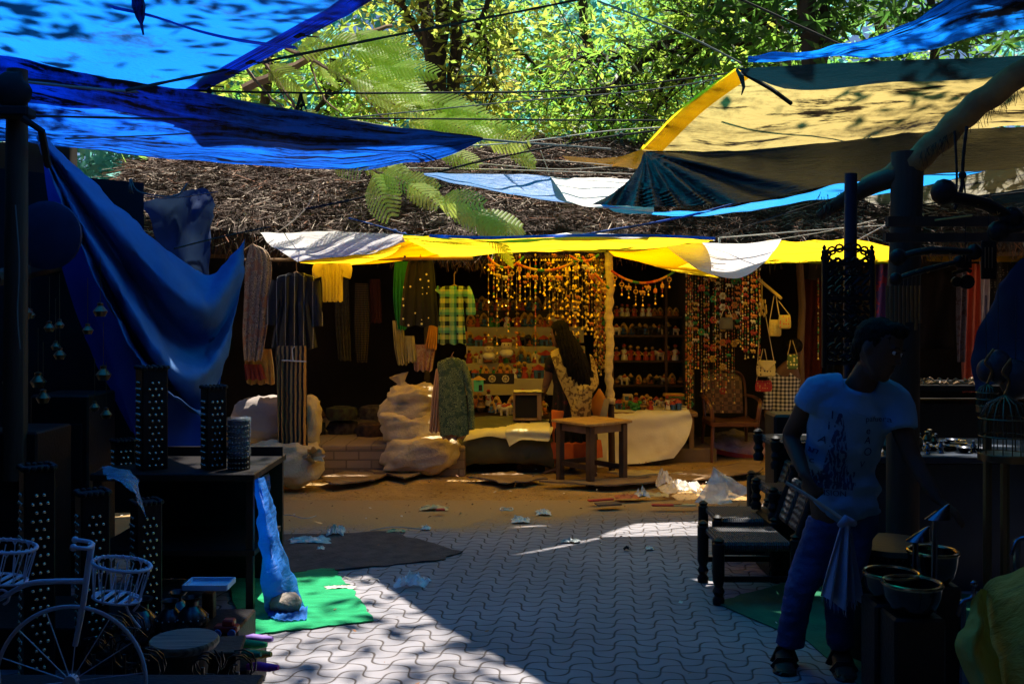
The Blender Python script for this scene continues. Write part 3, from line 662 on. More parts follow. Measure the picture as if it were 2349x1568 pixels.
tarp("awning", ctrl, t_white, "white drooping awning cloth in full sun with a rounded lower edge", cat="awning", amp=.012, s=3)
ctrl = [[P(1760, 550, 9.3), P(1880, 553, 8.5), P(1950, 549, 8.5), P(2045, 566, 8.5)], [P(1720, 578, 9.5), P(1880, 580, 9.3), P(1960, 582, 9.3), P(2048, 584, 9.3)], [P(1700, 606, 10.0), P(1860, 602, 10.2), P(1960, 604, 10.2), P(2055, 605, 10.2)]]
tarp("awning", ctrl, t_yel, "yellow awning section at the right with a peaked top behind the carved frame", cat="awning", amp=.02, s=3)
ctrl = [[P(2125, 578, 13.5), P(2380, 575, 13.5)], [P(2125, 600, 13.3), P(2380, 600, 13.3)]]
tarp("awning", ctrl, t_yel, "narrow far yellow awning strip above the hanging cloths at the right", cat="awning", amp=.02)

# --- unseen sheets and walls, put in to block or tint the light
def GZ(x, y, z): return Vector((x + .15 * z, y + .33 * z, z))      # the point at height z whose shadow falls on (x, y)
ctrl = [[GZ(-.88, 6.02, 4.3), GZ(-.3, 6.3, 4.3), GZ(.2, 6.6, 4.3), GZ(.62, 6.95, 4.3)], [GZ(-.45, 5.2, 4.25), GZ(.1, 5.6, 4.25), GZ(.6, 5.8, 4.25), GZ(1.08, 5.9, 4.25)],
        [GZ(.12, 4.26, 4.2), GZ(.6, 4.7, 4.2), GZ(1.0, 4.9, 4.2), GZ(1.3, 5.3, 4.2)], [GZ(.8, 3.0, 4.2), GZ(1.2, 3.6, 4.2), GZ(1.8, 4.2, 4.2), GZ(2.6, 4.8, 4.2)]]
tarp("tarpaulin", ctrl, tarp_mat("teal_tint_sheet", (0.03, 0.25, 0.5), (0.01, 0.10, 0.2), (0.0, 0.62, 1.0), dirt_amt=.2, transl=.95), "unseen blue sheet high overhead, shaped to shade the paving and tint it blue", amp=.04)  # unseen sheet; outline and colour set for the light on the paving
ctrl = [[Vector((-1, 2.3, 3.3)), Vector((2, 2.3, 3.4)), Vector((7, 2.3, 3.4))], [Vector((-1, 1, 3.2)), Vector((2, 1, 3.2)), Vector((7, 1, 3.3))], [Vector((-1, -5, 3.3)), Vector((2, -5, 3.2)), Vector((7, -5, 3.3))]]
tarp("tarpaulin", ctrl, t_back, "added unseen black sheet behind the viewpoint, blocking sky light", amp=.05)  # added to keep sky light off the walkway
ctrl = [[Vector((-7, 6.5, 3.0)), Vector((-4.6, 6.3, 2.9)), Vector((-3.3, 5.2, 2.9))], [Vector((-7, 3, 3.0)), Vector((-4, 3, 2.95)), Vector((-2.2, 3, 2.95))], [Vector((-7, -5, 3.1)), Vector((-4, -5, 3)), Vector((-1, -5, 3.1))]]
tarp("tarpaulin", ctrl, t_back, "added unseen black sheet over the left hand side, keeping it dark", amp=.05)  # added to darken the left side
ctrl = [[Vector((2.9, 8.2, 3.0)), Vector((4.6, 8.2, 2.9)), Vector((7, 8.2, 2.9))], [Vector((2.3, 4.6, 3.0)), Vector((4, 4.6, 2.95)), Vector((7, 4.6, 2.95))], [Vector((2.1, 3, 3.1)), Vector((4, 3, 3)), Vector((7, 3, 3.1))]]
mb = MB(); mb.box((0, -5.0, 1.6), (14, .2, 3.4)); mb.box((-6.0, 1.5, 1.6), (.2, 13, 3.4)); mb.box((5.6, 2.2, 1.6), (.2, 14, 3.4)); mb.box((-4.9, 8.4, 1.5), (2.4, .15, 3.0)); mb.build("light_block_walls", shopwall, label="added dark walls around the viewpoint, blocking sky light", cat="wall", smooth=False)  # added walls that close off the sky light

t_br = tarp_mat("brown_light_blocker", (0.20, 0.15, 0.10), (0.12, 0.08, 0.05), (0.05, 0.02, 0.01), transl=.15, rough=.9)
ctrl = [[GZ(-2.8, 6.7, 5), GZ(-1.4, 6.9, 5), GZ(-.6, 7.12, 5), GZ(.2, 7.35, 5), GZ(.98, 7.5, 5)], [GZ(-2.8, 6.2, 5), GZ(-1.4, 6.4, 5), GZ(-.7, 6.6, 5), GZ(.1, 6.8, 5), GZ(.7, 7.15, 5)], [GZ(-2.6, 5.85, 5), GZ(-1.4, 5.87, 5), GZ(-.8, 6.0, 5), GZ(-.1, 6.4, 5), GZ(.6, 6.97, 5)]]
tarp("tarpaulin", ctrl, t_br, "added unseen brown sheet overhead, shading the middle of the walkway", amp=.03)  # added to shade ground the other sheets leave sunlit
ctrl = [[GZ(1.3, 4.6, 3.75), GZ(3, 5.0, 3.75), GZ(6, 5.2, 3.9)], [GZ(1.1, 3.6, 3.7), GZ(3, 3.6, 3.7), GZ(6, 3.6, 3.8)], [GZ(.9, 2.4, 3.65), GZ(3, 2.4, 3.6), GZ(6, 2.4, 3.7)]]
tarp("tarpaulin", ctrl, t_back, "added unseen black sheet above the man, keeping the right hand side dark", amp=.04)  # added to keep the man's side in shade
ctrl = [[GZ(-1.4, 4.02, 4.1), GZ(0, 4.05, 4.1), GZ(1.5, 4.05, 4.1)], [GZ(-1.5, 2.6, 4.0), GZ(0, 2.6, 4.0), GZ(1.5, 2.6, 4.0)], [GZ(-1.6, .9, 4.0), GZ(0, .9, 4.0), GZ(1.5, .9, 4.0)]]
tarp("tarpaulin", ctrl, t_blue1, "added unseen second blue sheet overhead, tinting the foreground light blue", amp=.03)  # added for more blue light on the foreground
# ================================================================== TREES
def leafmat(name, c1, c2, t1, t2, scale=1.5, transl=.5, rough=.45):
    return mat(name, c1, c2, scale, rough, 0, .4, transl=transl, tcol=(t1, t2), coord='World')
lf_far = leafmat("hazed_teal_foliage", (0.035, 0.10, 0.085), (0.05, 0.13, 0.11), (0.15, 0.60, 0.55), (0.30, 0.80, 0.70), .35, .6)  # bluish haze of distance put into the leaf colour
lf_mid = leafmat("yellow_green_foliage", (0.06, 0.12, 0.02), (0.08, 0.15, 0.03), (0.22, 0.52, 0.06), (0.60, 0.66, 0.10), .7, .65)
lf_gold = leafmat("golden_foliage", (0.14, 0.14, 0.02), (0.10, 0.13, 0.02), (0.62, 0.56, 0.10), (0.34, 0.54, 0.08), .9, .65)
lf_willow = leafmat("bright_green_foliage", (0.04, 0.10, 0.02), (0.07, 0.14, 0.03), (0.16, 0.50, 0.10), (0.45, 0.70, 0.12), .8, .65)
lf_dark = leafmat("deep_green_foliage", (0.03, 0.065, 0.02), (0.045, 0.08, 0.03), (0.10, 0.30, 0.05), (0.25, 0.50, 0.08), 1.2, .45)
lf_fern = leafmat("fern_leaflets", (0.26, 0.42, 0.08), (0.36, 0.50, 0.14), (0.70, 1.0, 0.10), (0.90, 1.0, 0.22), 2.2, .72)  # sunlit brightness helped along by the leaflet colour
bark = mat("dark_bark", (0.030, 0.022, 0.018), (0.065, 0.05, 0.04), 5, .95, bump=.9, bscale=22, stretch=(1, 1, .25), coord='World')
twigm = K("twig_bark", (0.16, 0.10, 0.06), (0.24, 0.16, 0.10), 12, .9)

def leaf_quads(C, L, Wd, rs, droop=0.0, whorl=1, aim=None):
    """C: (n,3) clump points -> diamonds. whorl>1: that many leaves radiate from each point"""
    n = len(C) * whorl; C = np.repeat(C, whorl, 0)
    ax = rs.normal(size=(n, 3)); ax[:, 2] = ax[:, 2] * .6 - droop
    ax /= np.linalg.norm(ax, axis=1)[:, None]
    sd = np.cross(ax, rs.normal(size=(n, 3))); sd /= np.linalg.norm(sd, axis=1)[:, None]
    l = L * rs.uniform(.6, 1.25, n)[:, None]; w_ = Wd * rs.uniform(.7, 1.2, n)[:, None]
    nr = np.cross(ax, sd)
    a = C; b = C + ax * l * .45 + sd * w_ * .5 + nr * w_ * .12; c = C + ax * l; d = C + ax * l * .45 - sd * w_ * .5 + nr * w_ * .12
    V = np.stack([a, b, c, d], 1).reshape(-1, 3); return V, np.arange(n * 4).reshape(n, 4)
def crown_points(c, r, clumps, per, cr_, rs, floor=-9, shell=.45, sq=(1, 1, .75)):
    out = []
    k = 0
    while k < clumps:
        d = rs.normal(size=3); d /= np.linalg.norm(d); q = d * (shell + (1 - shell) * rs.rand() ** .6)
        p = np.array(c) + q * np.array(r)
        if p[2] < floor: continue
        k += 1
        m_ = int(per * rs.uniform(.5, 1.5)); s_ = cr_ * rs.uniform(.5, 1.3)
        out.append(p + rs.normal(size=(m_, 3)) * s_ * np.array(sq))
    return np.concatenate(out)
def limb(mb, pts, r0, r1, k=6, n=7, jit=.02, seed=0, mi=0):
    rr_ = random.Random(seed); s_ = spline(pts, k)
    s_ = [p + Vector((rr_.uniform(-jit, jit), rr_.uniform(-jit, jit), rr_.uniform(-jit, jit))) if 0 < i < len(s_) - 1 else p for i, p in enumerate(s_)]
    m_ = len(s_); mb.tube(s_, [r0 + (r1 - r0) * i / (m_ - 1) for i in range(m_)], n, mi); return s_
def twigs(mb, path, count, L, r, rs, droop=.1, mi=0, sub=2):
    ends = []
    for _ in range(count):
        i = rs.randint(max(1, len(path) // 5), len(path)); p = path[i - 1]
        d = Vector(rs.normal(size=3)); d.z = d.z * .6 + .1 - droop; t = (path[min(i, len(path) - 1)] - path[max(i - 2, 0)])
        if t.length > 1e-6: d += t.normalized() * .8
        d.normalize(); l = L * rs.uniform(.5, 1.2); q = [p]
        for s_ in range(5):
            d = (d + Vector(rs.normal(size=3)) * .28).normalized(); q.append(q[-1] + d * l / 5)
        mb.tube(q, [r * .9, r * .2], 4, mi, cap=False); ends.append(q[-1])
        for _k in range(sub):
            j = rs.randint(1, 5); d2 = (Vector(rs.normal(size=3)) + d).normalized(); mb.tube([q[j], q[j] + d2 * l * .2, q[j] + d2 * l * .42 + Vector((0, 0, -.03))], [r * .4, r * .15], 3, mi, cap=False); ends.append(q[j] + d2 * l * .42)
    return ends

# far teal trees
rs = np.random.RandomState(11)
def far_tree():
    root = empty("distant_tree", (0, 0, 0), None, "tree", "teal trees far behind the shops")
    mb = MB(); limb(mb, [(0, 0, 0), (.2, 0, 3), (0, .2, 7)], .3, .12, seed=1); mb.build("trunk", bark, root)
    C = crown_points((0, 0, 6.6), (4.3, 3.2, 5.2), 240, 60, .6, rs, floor=1.2)
    V, Fq = leaf_quads(C, .34, .17, rs); np_mesh("crown", V, Fq, lf_far, parent=root); return root
ft = far_tree()
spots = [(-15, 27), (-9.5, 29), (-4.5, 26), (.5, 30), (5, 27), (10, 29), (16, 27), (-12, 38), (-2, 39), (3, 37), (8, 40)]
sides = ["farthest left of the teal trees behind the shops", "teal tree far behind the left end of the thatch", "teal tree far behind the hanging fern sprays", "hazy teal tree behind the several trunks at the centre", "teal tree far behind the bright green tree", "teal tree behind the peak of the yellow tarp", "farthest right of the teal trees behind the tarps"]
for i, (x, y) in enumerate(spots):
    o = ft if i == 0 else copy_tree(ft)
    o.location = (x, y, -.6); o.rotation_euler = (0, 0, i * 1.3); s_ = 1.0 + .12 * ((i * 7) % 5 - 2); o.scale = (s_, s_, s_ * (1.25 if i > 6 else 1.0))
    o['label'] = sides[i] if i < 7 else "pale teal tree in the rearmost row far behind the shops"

def tree(label, trunks, crown, m, group="trees right behind the shops", floor=2.6, seed=1, whorl=1, L=.2, Wd=.06, droop=.1, twn=30, twL=.9, name="leafy_tree", extra_m=None):
    rs_ = np.random.RandomState(seed); base = Vector(trunks[0][0][0]); root = empty(name, (base.x, base.y, 0), label, "tree", group)
    mb = MB(); paths = []
    for i, (pts, r0, r1) in enumerate(trunks): paths.append(limb(mb, pts, r0, r1, seed=seed + i, jit=.03))
    mb.build("trunk", bark, root)
    tb = MB(); ends = []
    for p in paths[1:] if len(paths) > 1 else paths: ends += twigs(tb, p, twn, twL, .018, rs_, sub=3)
    tb.build("twigs", bark, root, auto=None)
    for j, (c, r, n, per, cr_) in enumerate(crown):
        n = int(n * .62)
        C = crown_points(c, r, n, per, cr_, rs_, floor=floor)
        if j == 0 and ends:
            E = np.array([tuple(e) for e in ends]); C = np.concatenate([C, np.repeat(E, 4, 0) + rs_.normal(size=(len(E) * 4, 3)) * .12])
        V, Fq = leaf_quads(C, L, Wd, rs_, droop, whorl)
        np_mesh("crown" if j == 0 else "golden_crown", V, Fq, m if j == 0 else (extra_m or m), parent=root)
    return root
# trunks cluster at the centre left
Y = 15.0
tree("tall tree with a cluster of dark upright trunks behind the fern sprays", [
    ([P(1012, 640, Y), P(1008, 330, Y), P(1002, 180, Y), P(1012, 60, Y), P(1020, -260, Y)], .16, .10),
    ([P(1012, 330, Y + .1), P(992, 150, Y), P(978, 60, Y), P(975, -30, Y), P(965, -250, Y)], .14, .07),
    ([P(1010, 340, Y), P(1040, 200, Y + .2), P(1045, 80, Y), P(1062, -60, Y), P(1075, -260, Y)], .12, .06),
    ([P(1046, 110, Y), P(1085, 80, Y), P(1115, 20, Y - .2), P(1140, -60, Y - .3)], .07, .03),
    ([P(995, 115, Y), P(950, 60, Y), P(925, 10, Y), P(915, -60, Y)], .07, .03),
    ([P(1110, 70, Y), P(1125, 150, Y - .3), P(1135, 220, Y - .5)], .035, .012), ([P(985, 260, Y), P(930, 235, Y), P(880, 228, Y - .3)], .04, .012)],
    [((-0.8, 16.8, 5.2), (2.4, 1.2, 1.9), 105, 30, .26), ((-1.9, 16.6, 7.4), (3.6, 1.5, 1.8), 90, 30, .32)], lf_gold, seed=3, L=.19, Wd=.065, whorl=1, extra_m=lf_mid, twn=14)
tree("airy bright green tree with fine leaves at the centre top", [
    ([(1.6, 17, 0), (1.6, 17, 3), (1.3, 17, 6), (1.0, 17, 8)], .15, .06), ([(1.5, 17, 4), (.4, 16.6, 5.6), (-.6, 16.4, 6.4)], .06, .02), ([(1.5, 17, 4.4), (2.6, 16.6, 5.6), (3.6, 16.4, 6.6)], .06, .02)],
    [((1.8, 17.4, 5.4), (2.6, 1.5, 2.4), 200, 38, .24), ((-.2, 19, 4.4), (2.5, 1.2, 1.6), 90, 36, .28)], lf_willow, seed=5, L=.20, Wd=.045, droop=.35, extra_m=lf_gold)
tree("leafy yellow green tree behind the left part of the thatch", [
    ([(-4.2, 16, 0), (-4.1, 16, 3), (-3.8, 16, 6.5)], .15, .06), ([(-4, 16, 3.5), (-3.2, 15.7, 4.6), (-2.5, 15.6, 5.4)], .06, .02)],
    [((-3.4, 16.4, 4.6), (2.1, 1.3, 1.9), 120, 30, .28), ((-5.2, 18, 4.9), (2.0, 1, 1.7), 50, 26, .3)], lf_mid, seed=8, L=.22, Wd=.075, whorl=1, extra_m=lf_willow)
# bigger right hand tree whose dark boughs sweep down to the left
Y = 13.2
bt = tree("spreading tree whose dark boughs sweep left from a thick trunk at the top right", [
    ([P(1800, 640, 14), P(1795, 300, 14), P(1780, 110, 13.6), P(1755, 40, 13.4), P(1730, -200, 13.2)], .24, .16),
    ([P(1760, 60, 13.3), P(1715, 20, Y), P(1650, 22, Y), P(1590, 42, Y - .1), P(1500, 115, Y - .2), P(1445, 165, Y - .3), P(1370, 215, Y - .4)], .13, .03),
    ([P(1600, 40, Y), P(1560, 20, Y), P(1545, -20, Y)], .04, .02),
    ([P(1775, 110, 13.5), P(1700, 100, Y), P(1640, 95, Y), P(1580, 130, Y), P(1520, 200, Y), P(1480, 300, Y)], .075, .02),
    ([P(1700, 100, Y), P(1650, 60, Y), P(1560, 110, Y), P(1480, 140, Y), P(1400, 130, Y), P(1330, 150, Y)], .055, .015),
    ([P(1490, 120, Y), P(1440, 128, Y), P(1380, 138, Y), P(1330, 128, Y)], .03, .008),
    ([P(1640, 95, Y), P(1600, 160, Y), P(1560, 190, Y), P(1510, 250, Y), P(1440, 290, Y)], .035, .008),
    ([P(1445, 165, Y), P(1420, 220, Y), P(1410, 270, Y), P(1380, 330, Y)], .03, .008),
    ([P(1660, 290, Y), P(1600, 295, Y), P(1540, 320, Y), P(1490, 365, Y)], .05, .02),
    ([P(1740, 20, Y), P(1690, -5, Y), P(1610, 0, Y), P(1560, 30, Y)], .05, .02),
    ([P(1420, 190, Y), P(1350, 215, Y), P(1290, 225, Y)], .02, .006)],
    [((2.7, 15.3, 5.0), (2.3, 1.2, 1.8), 120, 32, .26), ((2.3, 13.3, 4.3), (2.2, .6, 1.2), 14, 20, .2)], lf_mid, seed=12, L=.17, Wd=.045, droop=.2, twn=16, twL=.8, extra_m=lf_willow)
Y = 11.5
tree("tree with broad drooping dark leaves standing behind the yellow tarp at the upper right", [
    ([P(1858, 640, Y), P(1858, 200, Y), P(1862, 90, Y), P(1850, 20, Y), P(1845, -200, Y)], .14, .09),
    ([P(1858, 300, Y), P(1888, 100, Y), P(1895, 20, Y), P(1905, -160, Y)], .08, .05),
    ([P(2150, 300, Y), P(2140, 100, Y), P(2120, -60, Y)], .06, .04)],
    [((4.3, 12, 5.1), (2.6, .9, 1.4), 90, 5, .24), ((2.9, 12.4, 5.4), (1.2, .8, 1.0), 35, 5, .22)], lf_dark, seed=15, L=.22, Wd=.055, whorl=8, droop=.25, twn=8, extra_m=lf_mid, floor=3.2)
tree("dense dark green tree filling the gap behind the right hand tarps", [
    ([(7, 18, 0), (7, 18, 4), (6.6, 18, 7)], .2, .1), ([(7, 18, 4), (5.6, 17.6, 5.4), (4.6, 17.6, 6)], .08, .03)],
    [((5.6, 18, 4.9), (3.6, 1.5, 2.9), 200, 40, .34)], lf_willow, seed=19, L=.24, Wd=.07, floor=1.5)

# unseen shade tree, crown shaped to dapple the tarps and spare sunlit spots
rs = np.random.RandomState(31)
root = empty("shade_tree", (6.9, 11.2, 0), "huge unseen shade tree behind the right stalls, crown shaped to dapple the tarps", "tree")
mb = MB(); limb(mb, [(6.9, 11.2, 0), (6.8, 11, 4), (6.2, 10.6, 7.2)], .35, .22, seed=1)
for a in ([(6.4, 10.9, 6), (3, 13, 8), (-1, 13, 8.6)], [(6.3, 10.6, 6.6), (4.6, 6.5, 8.4), (3, 4.5, 9)], [(6.5, 10.6, 6), (4, 6.5, 8), (2, 3, 8.6)]): limb(mb, a, .16, .05, seed=2)
mb.build("trunk", bark, root)
C = []
k = 0
while k < 760:
    x, y, z = rs.uniform(-7, 8), rs.uniform(2, 13.2), rs.uniform(7.4, 10.0)
    gx, gy = x - .15 * z, y - .33 * z            # where its shadow lands
    dens = 1.0
    if -.8 < gx < 4.4 and 1.6 < gy < 7.0: dens = .06       # the high blue tarp stays sunlit
    if -4.5 < gx < -.5 and .8 < gy < 7.3: dens = .30
    if .6 < gx < 4.5 and 5 < gy < 7.2: dens = .16
    if -1.7 < gx < .5 and 3.6 < gy < 6.2: dens = .10       # the sunny patch of paving
    if .7 < gx < 2.0 and 6.7 < gy < 8.0: dens = .03
    if 6.3 < gy < 9.7 and -4.0 < gx < 4.6: dens = 0      # awnings stay sunlit
    if 9.4 <= gy: dens = .62 if gx > -.8 else .12
    if -3.4 < gx < -.2 and 5.2 < gy < 8.8: dens = min(dens, .18)
    if rs.rand() > dens: k += .35; continue
    k += 1; C.append(np.array([x, y, z]) + rs.normal(size=(int(rs.uniform(40, 90)), 3)) * np.array([.32, .32, .2]) * rs.uniform(.7, 1.5))
V, Fq = leaf_quads(np.concatenate(C), .24, .10, rs); np_mesh("crown", V, Fq, lf_dark, parent=root)

# feathery fern-leaved branches
def frond(mb, L, npair, rs_, mi=0):
    """bipinnate leaf along +X hanging in its own frame; returns arrays"""
    V = []; k = 0
    for i in range(npair):
        t = .18 + .82 * i / (npair - 1); x = L * t; z0 = -.25 * L * t * t
        pl = L * .34 * math.sin(math.pi * (.22 + .70 * t) ) ** .8 + .02
        for sd in (-1, 1):
            d = Vector((.62, sd * .78, -.18)).normalized(); p0 = Vector((x, 0, z0)); q = Vector((-d.y, d.x, 0)).normalized()
            n_ = max(6, int(pl / .0105))
            for j in range(n_):
                u = (j + .5) / n_; c = p0 + d * pl * u + Vector((0, 0, -.12 * pl * u * u)); l = .019 * (1 - .5 * u) + .004
                for s2 in (-1, 1):
                    e = (q * s2 + d * .35 + Vector((0, 0, -.12))).normalized() * l; h = d * .0056
                    V.append([c - h, c + h, c + e + h * .6, c + e - h * .6])
            V.append([p0 - q * .0012, p0 + q * .0012, p0 + d * pl + Vector((0, 0, -.12 * pl)), p0 + d * pl + Vector((0, 0, -.12 * pl)) - q * .001])
    V.append([Vector((0, -.003, 0)), Vector((0, .003, 0)), Vector((L * .5, .003, -.06 * L)), Vector((L * .5, -.003, -.06 * L))])
    V.append([Vector((L * .5, -.003, -.06 * L)), Vector((L * .5, .003, -.06 * L)), Vector((L, .001, -.25 * L)), Vector((L, -.001, -.25 * L))])
    return np.array([[tuple(p) for p in q] for q in V])
rs = np.random.RandomState(4)
fr = empty("fern_leaved_tree", (-4.9, 9.9, 0), "fern leaved tree whose light green feathery branches hang over the thatch and awning", "tree")
mb = MB(); branches = []
limb(mb, [(-4.9, 9.9, 0), (-4.8, 9.9, 3), P(430, -60, 9.8)], .14, .09, seed=3)
bl = [([P(430, -60, 9.8), P(500, 60, 9.4), P(600, 200, 9.2), P(655, 250, 9.2)], .03, .006),
      ([P(560, 205, 9.6), P(680, 150, 9.5), P(790, 95, 9.5), P(900, 60, 9.6)], .05, .02),
      ([P(655, 110, 9.4), P(740, 150, 9.2), P(830, 205, 9.1), P(960, 262, 9.0)], .022, .006),
      ([P(600, 130, 9.3), P(640, 190, 9.2), P(700, 280, 9.1), P(760, 330, 9.0), P(850, 380, 8.9)], .02, .006),
      ([P(860, 392, 8.6), P(930, 420, 8.5), P(1000, 468, 8.4), P(1060, 492, 8.35), P(1100, 505, 8.3)], .012, .003),
      ([P(760, 330, 9.0), P(810, 362, 8.8), P(860, 392, 8.6)], .014, .011),
      ([P(960, 262, 9.0), P(1050, 290, 8.9), P(1150, 330, 8.9)], .008, .003)]
paths = []
for i, (p, a, b_) in enumerate(bl): paths.append(limb(mb, p, a, b_, n=5, jit=.012, seed=20 + i))
for a in ([P(610, 120, 9.4), P(640, 200, 9.3), P(690, 262, 9.3)], [P(712, 120, 9.4), P(730, 200, 9.3), P(790, 270, 9.2)], [P(790, 180, 9.3), P(850, 235, 9.2), P(900, 290, 9.2)]): limb(mb, a, .014, .006, n=5, seed=5)
mb.build("branches", twigm, fr)
protos = []
for L, n_ in ((.68, 13), (.56, 11), (.44, 9)):
    V = frond(None, L, n_, rs); protos.append((L, V))
made = {}
def put_frond(p, yaw, pitch, roll, k, s_=1.0):
    L, V = protos[k]
    if k not in made:
        o = np_mesh("frond", V.reshape(-1, 3), np.arange(len(V) * 4).reshape(-1, 4), lf_fern, parent=None)
        bx = o.location.copy(); o.data.transform(Matrix.Translation(bx)); o.location = (0, 0, 0); made[k] = o
    else: o = made[k].copy(); COL.objects.link(o)
    o.parent = fr; o.location = Vector(p) - fr.location; o.rotation_euler = (roll, pitch, yaw); o.scale = (s_, s_, s_)
def along(path, n, yaw0, spread, ks, s_=1.0, pitch=.25, roll=1.15):
    for i in range(n):
        p = path[min(len(path) - 1, int((i + .6) / n * len(path)))]
        sd = 1 if i % 2 else -1
        put_frond(p, yaw0 + sd * spread * rs.uniform(.5, 1.2), pitch + rs.normal(0, .18), roll * rs.uniform(.5, 1.1), ks[i % len(ks)], s_ * rs.uniform(.85, 1.15))
along(paths[4], 10, R(-15), .75, (1, 1, 2), .80, .12, 1.2)
along(paths[5], 3, R(-35), .6, (1, 2), 1.0, .4)
along(paths[2], 8, R(-5), .8, (0, 1, 2), .85, .10)
along(paths[6], 6, R(-5), .7, (1, 2), .85, .15)
along(paths[3], 6, R(-10), .9, (1, 2), .85, .25)
for u, v, Y_ in ((800, 105, 9.3), (840, 130, 9.3), (870, 110, 9.2), (900, 150, 9.1), (930, 130, 9.1), (880, 170, 9.1), (940, 175, 9.0), (850, 195, 9.1), (900, 215, 9.0), (960, 215, 9.0), (1000, 245, 9.0), (1060, 262, 8.9), (980, 300, 8.9), (1110, 310, 8.8), (860, 90, 9.3), (1060, 365, 9.2)):
    put_frond(P(u - 60, v - 20, Y_), R(rs.uniform(-30, 15)), rs.uniform(0, .35), rs.uniform(.75, 1.15), rs.choice([0, 1, 2]), rs.uniform(.7, 1.0))
# ================================================================== PEOPLE
skin_m = mat("brown_skin", (0.13, 0.062, 0.036), (0.17, 0.085, 0.05), 8, .55, spec=.35, bump=.1, bscale=90)
skin_d = mat("deep_brown_skin", (0.05, 0.025, 0.016), (0.07, 0.036, 0.022), 8, .6, spec=.25, bump=.1, bscale=90)
hair_m = mat("black_hair", (0.006, 0.005, 0.005), (0.015, 0.012, 0.010), 30, .8, spec=.08, bump=.9, bscale=40, stretch=(6, 6, .5))
def frame(d, side=None):
    """rotation whose local z runs along d and local x along side"""
    z = Vector(d).normalized(); x = Vector(side) if side is not None else Vector((1, 0, 0))
    x = (x - z * x.dot(z)).normalized(); y = z.cross(x)
    return Matrix((x, y, z)).transposed()
def limbs(mb, pts, rad, side=(1, 0, 0), n=14, k=4):
    """tapering limb through joints; rad = [(rx, ry)...] one per joint"""
    sp = spline(pts, k); m_ = len(sp); secs = []
    for i, p in enumerate(sp):
        f = i / (m_ - 1) * (len(rad) - 1); a = int(min(f, len(rad) - 2)); t = f - a
        rx = rad[a][0] * (1 - t) + rad[a + 1][0] * t; ry = rad[a][1] * (1 - t) + rad[a + 1][1] * t
        d = sp[min(i + 1, m_ - 1)] - sp[max(i - 1, 0)]
        secs.append((p, rx, ry, frame(d, side)))
    mb.loft(secs, n)
def hand(mb, wrist, d, palm_n, s=1.0, curl=.5, thumb=1, grip=False):
    """palm plus five separate fingers; d towards fingertips, palm_n out of the palm"""
    d = Vector(d).normalized(); n_ = Vector(palm_n); n_ = (n_ - d * n_.dot(d)).normalized(); x = d.cross(n_)
    w0 = Vector(wrist); c = w0 + d * .05 * s
    mb.loft([(w0, .024 * s, .018 * s, frame(d, x)), (w0 + d * .02 * s, .030 * s, .016 * s, frame(d, x)), (w0 + d * .06 * s, .040 * s, .015 * s, frame(d, x)), (w0 + d * .092 * s, .040 * s, .012 * s, frame(d, x))], 12)
    for i, (off, L) in enumerate(((-.029, .068), (-.010, .078), (.010, .074), (.029, .058))):
        p = w0 + d * .085 * s + x * off * s * thumb; q = [p]; dd = d.copy(); ang = 0
        for j, f in enumerate((.45, .32, .23)):
            ang += curl * (1.0 + .12 * i) * (1.2 if grip else .55)
            dd = (d * math.cos(ang) + n_ * math.sin(ang)).normalized(); q.append(q[-1] + dd * L * f * s)
        mb.tube(q, [.0092 * s, .0088 * s, .008 * s, .0062 * s], 8)
    p = w0 + d * .028 * s - x * .030 * s * thumb; t1 = (d * .7 - x * .6 * thumb + n_ * .5).normalized(); t2 = (d * .75 + n_ * .6 + x * .1 * thumb).normalized()
    mb.tube([p, p + t1 * .034 * s, p + t1 * .034 * s + t2 * .03 * s, p + t1 * .034 * s + t2 * .05 * s], [.0125 * s, .0105 * s, .0095 * s, .007 * s], 8)
def head(mb, c, up, face, s=1.0):
    """skull, jaw, nose, lips, ears; c centre, face = looking direction"""
    z = Vector(up).normalized(); f = Vector(face); f = (f - z * f.dot(z)).normalized(); x = f.cross(z)
    M = Matrix((x, f, z)).transposed()
    W = lambda a, b, c_: Vector(c) + M @ Vector((a * s, b * s, c_ * s))
    secs = [(-.120, .026, .030, .040), (-.105, .044, .044, .036), (-.075, .058, .062, .020), (-.035, .068, .082, .004), (.01, .074, .092, -.004), (.05, .074, .094, -.008), (.085, .062, .080, -.010), (.108, .040, .052, -.010), (.118, .014, .02, -.010)]
    mb.loft([(W(0, dy, dz), a * s, b * s, M) for dz, a, b, dy in secs], 18)
    mb.loft([(W(0, .088, .012), .006 * s, .005 * s, M), (W(0, .096, -.015), .009 * s, .010 * s, M), (W(0, .100, -.030), .014 * s, .013 * s, M), (W(0, .09, -.038), .010 * s, .006 * s, M)], 8)
    mb.ell(W(0, .080, -.062), (.022 * s, .012 * s, .006 * s), 10, 6, rot=M); mb.ell(W(0, .078, -.074), (.018 * s, .011 * s, .006 * s), 10, 6, rot=M)
    for sg in (-1, 1):
        mb.ell(W(sg * .074, -.008, -.005), (.007 * s, .018 * s, .030 * s), 8, 6, rot=M)
        mb.ell(W(sg * .030, .080, .022), (.020 * s, .010 * s, .006 * s), 8, 6, rot=M)
    return W, M
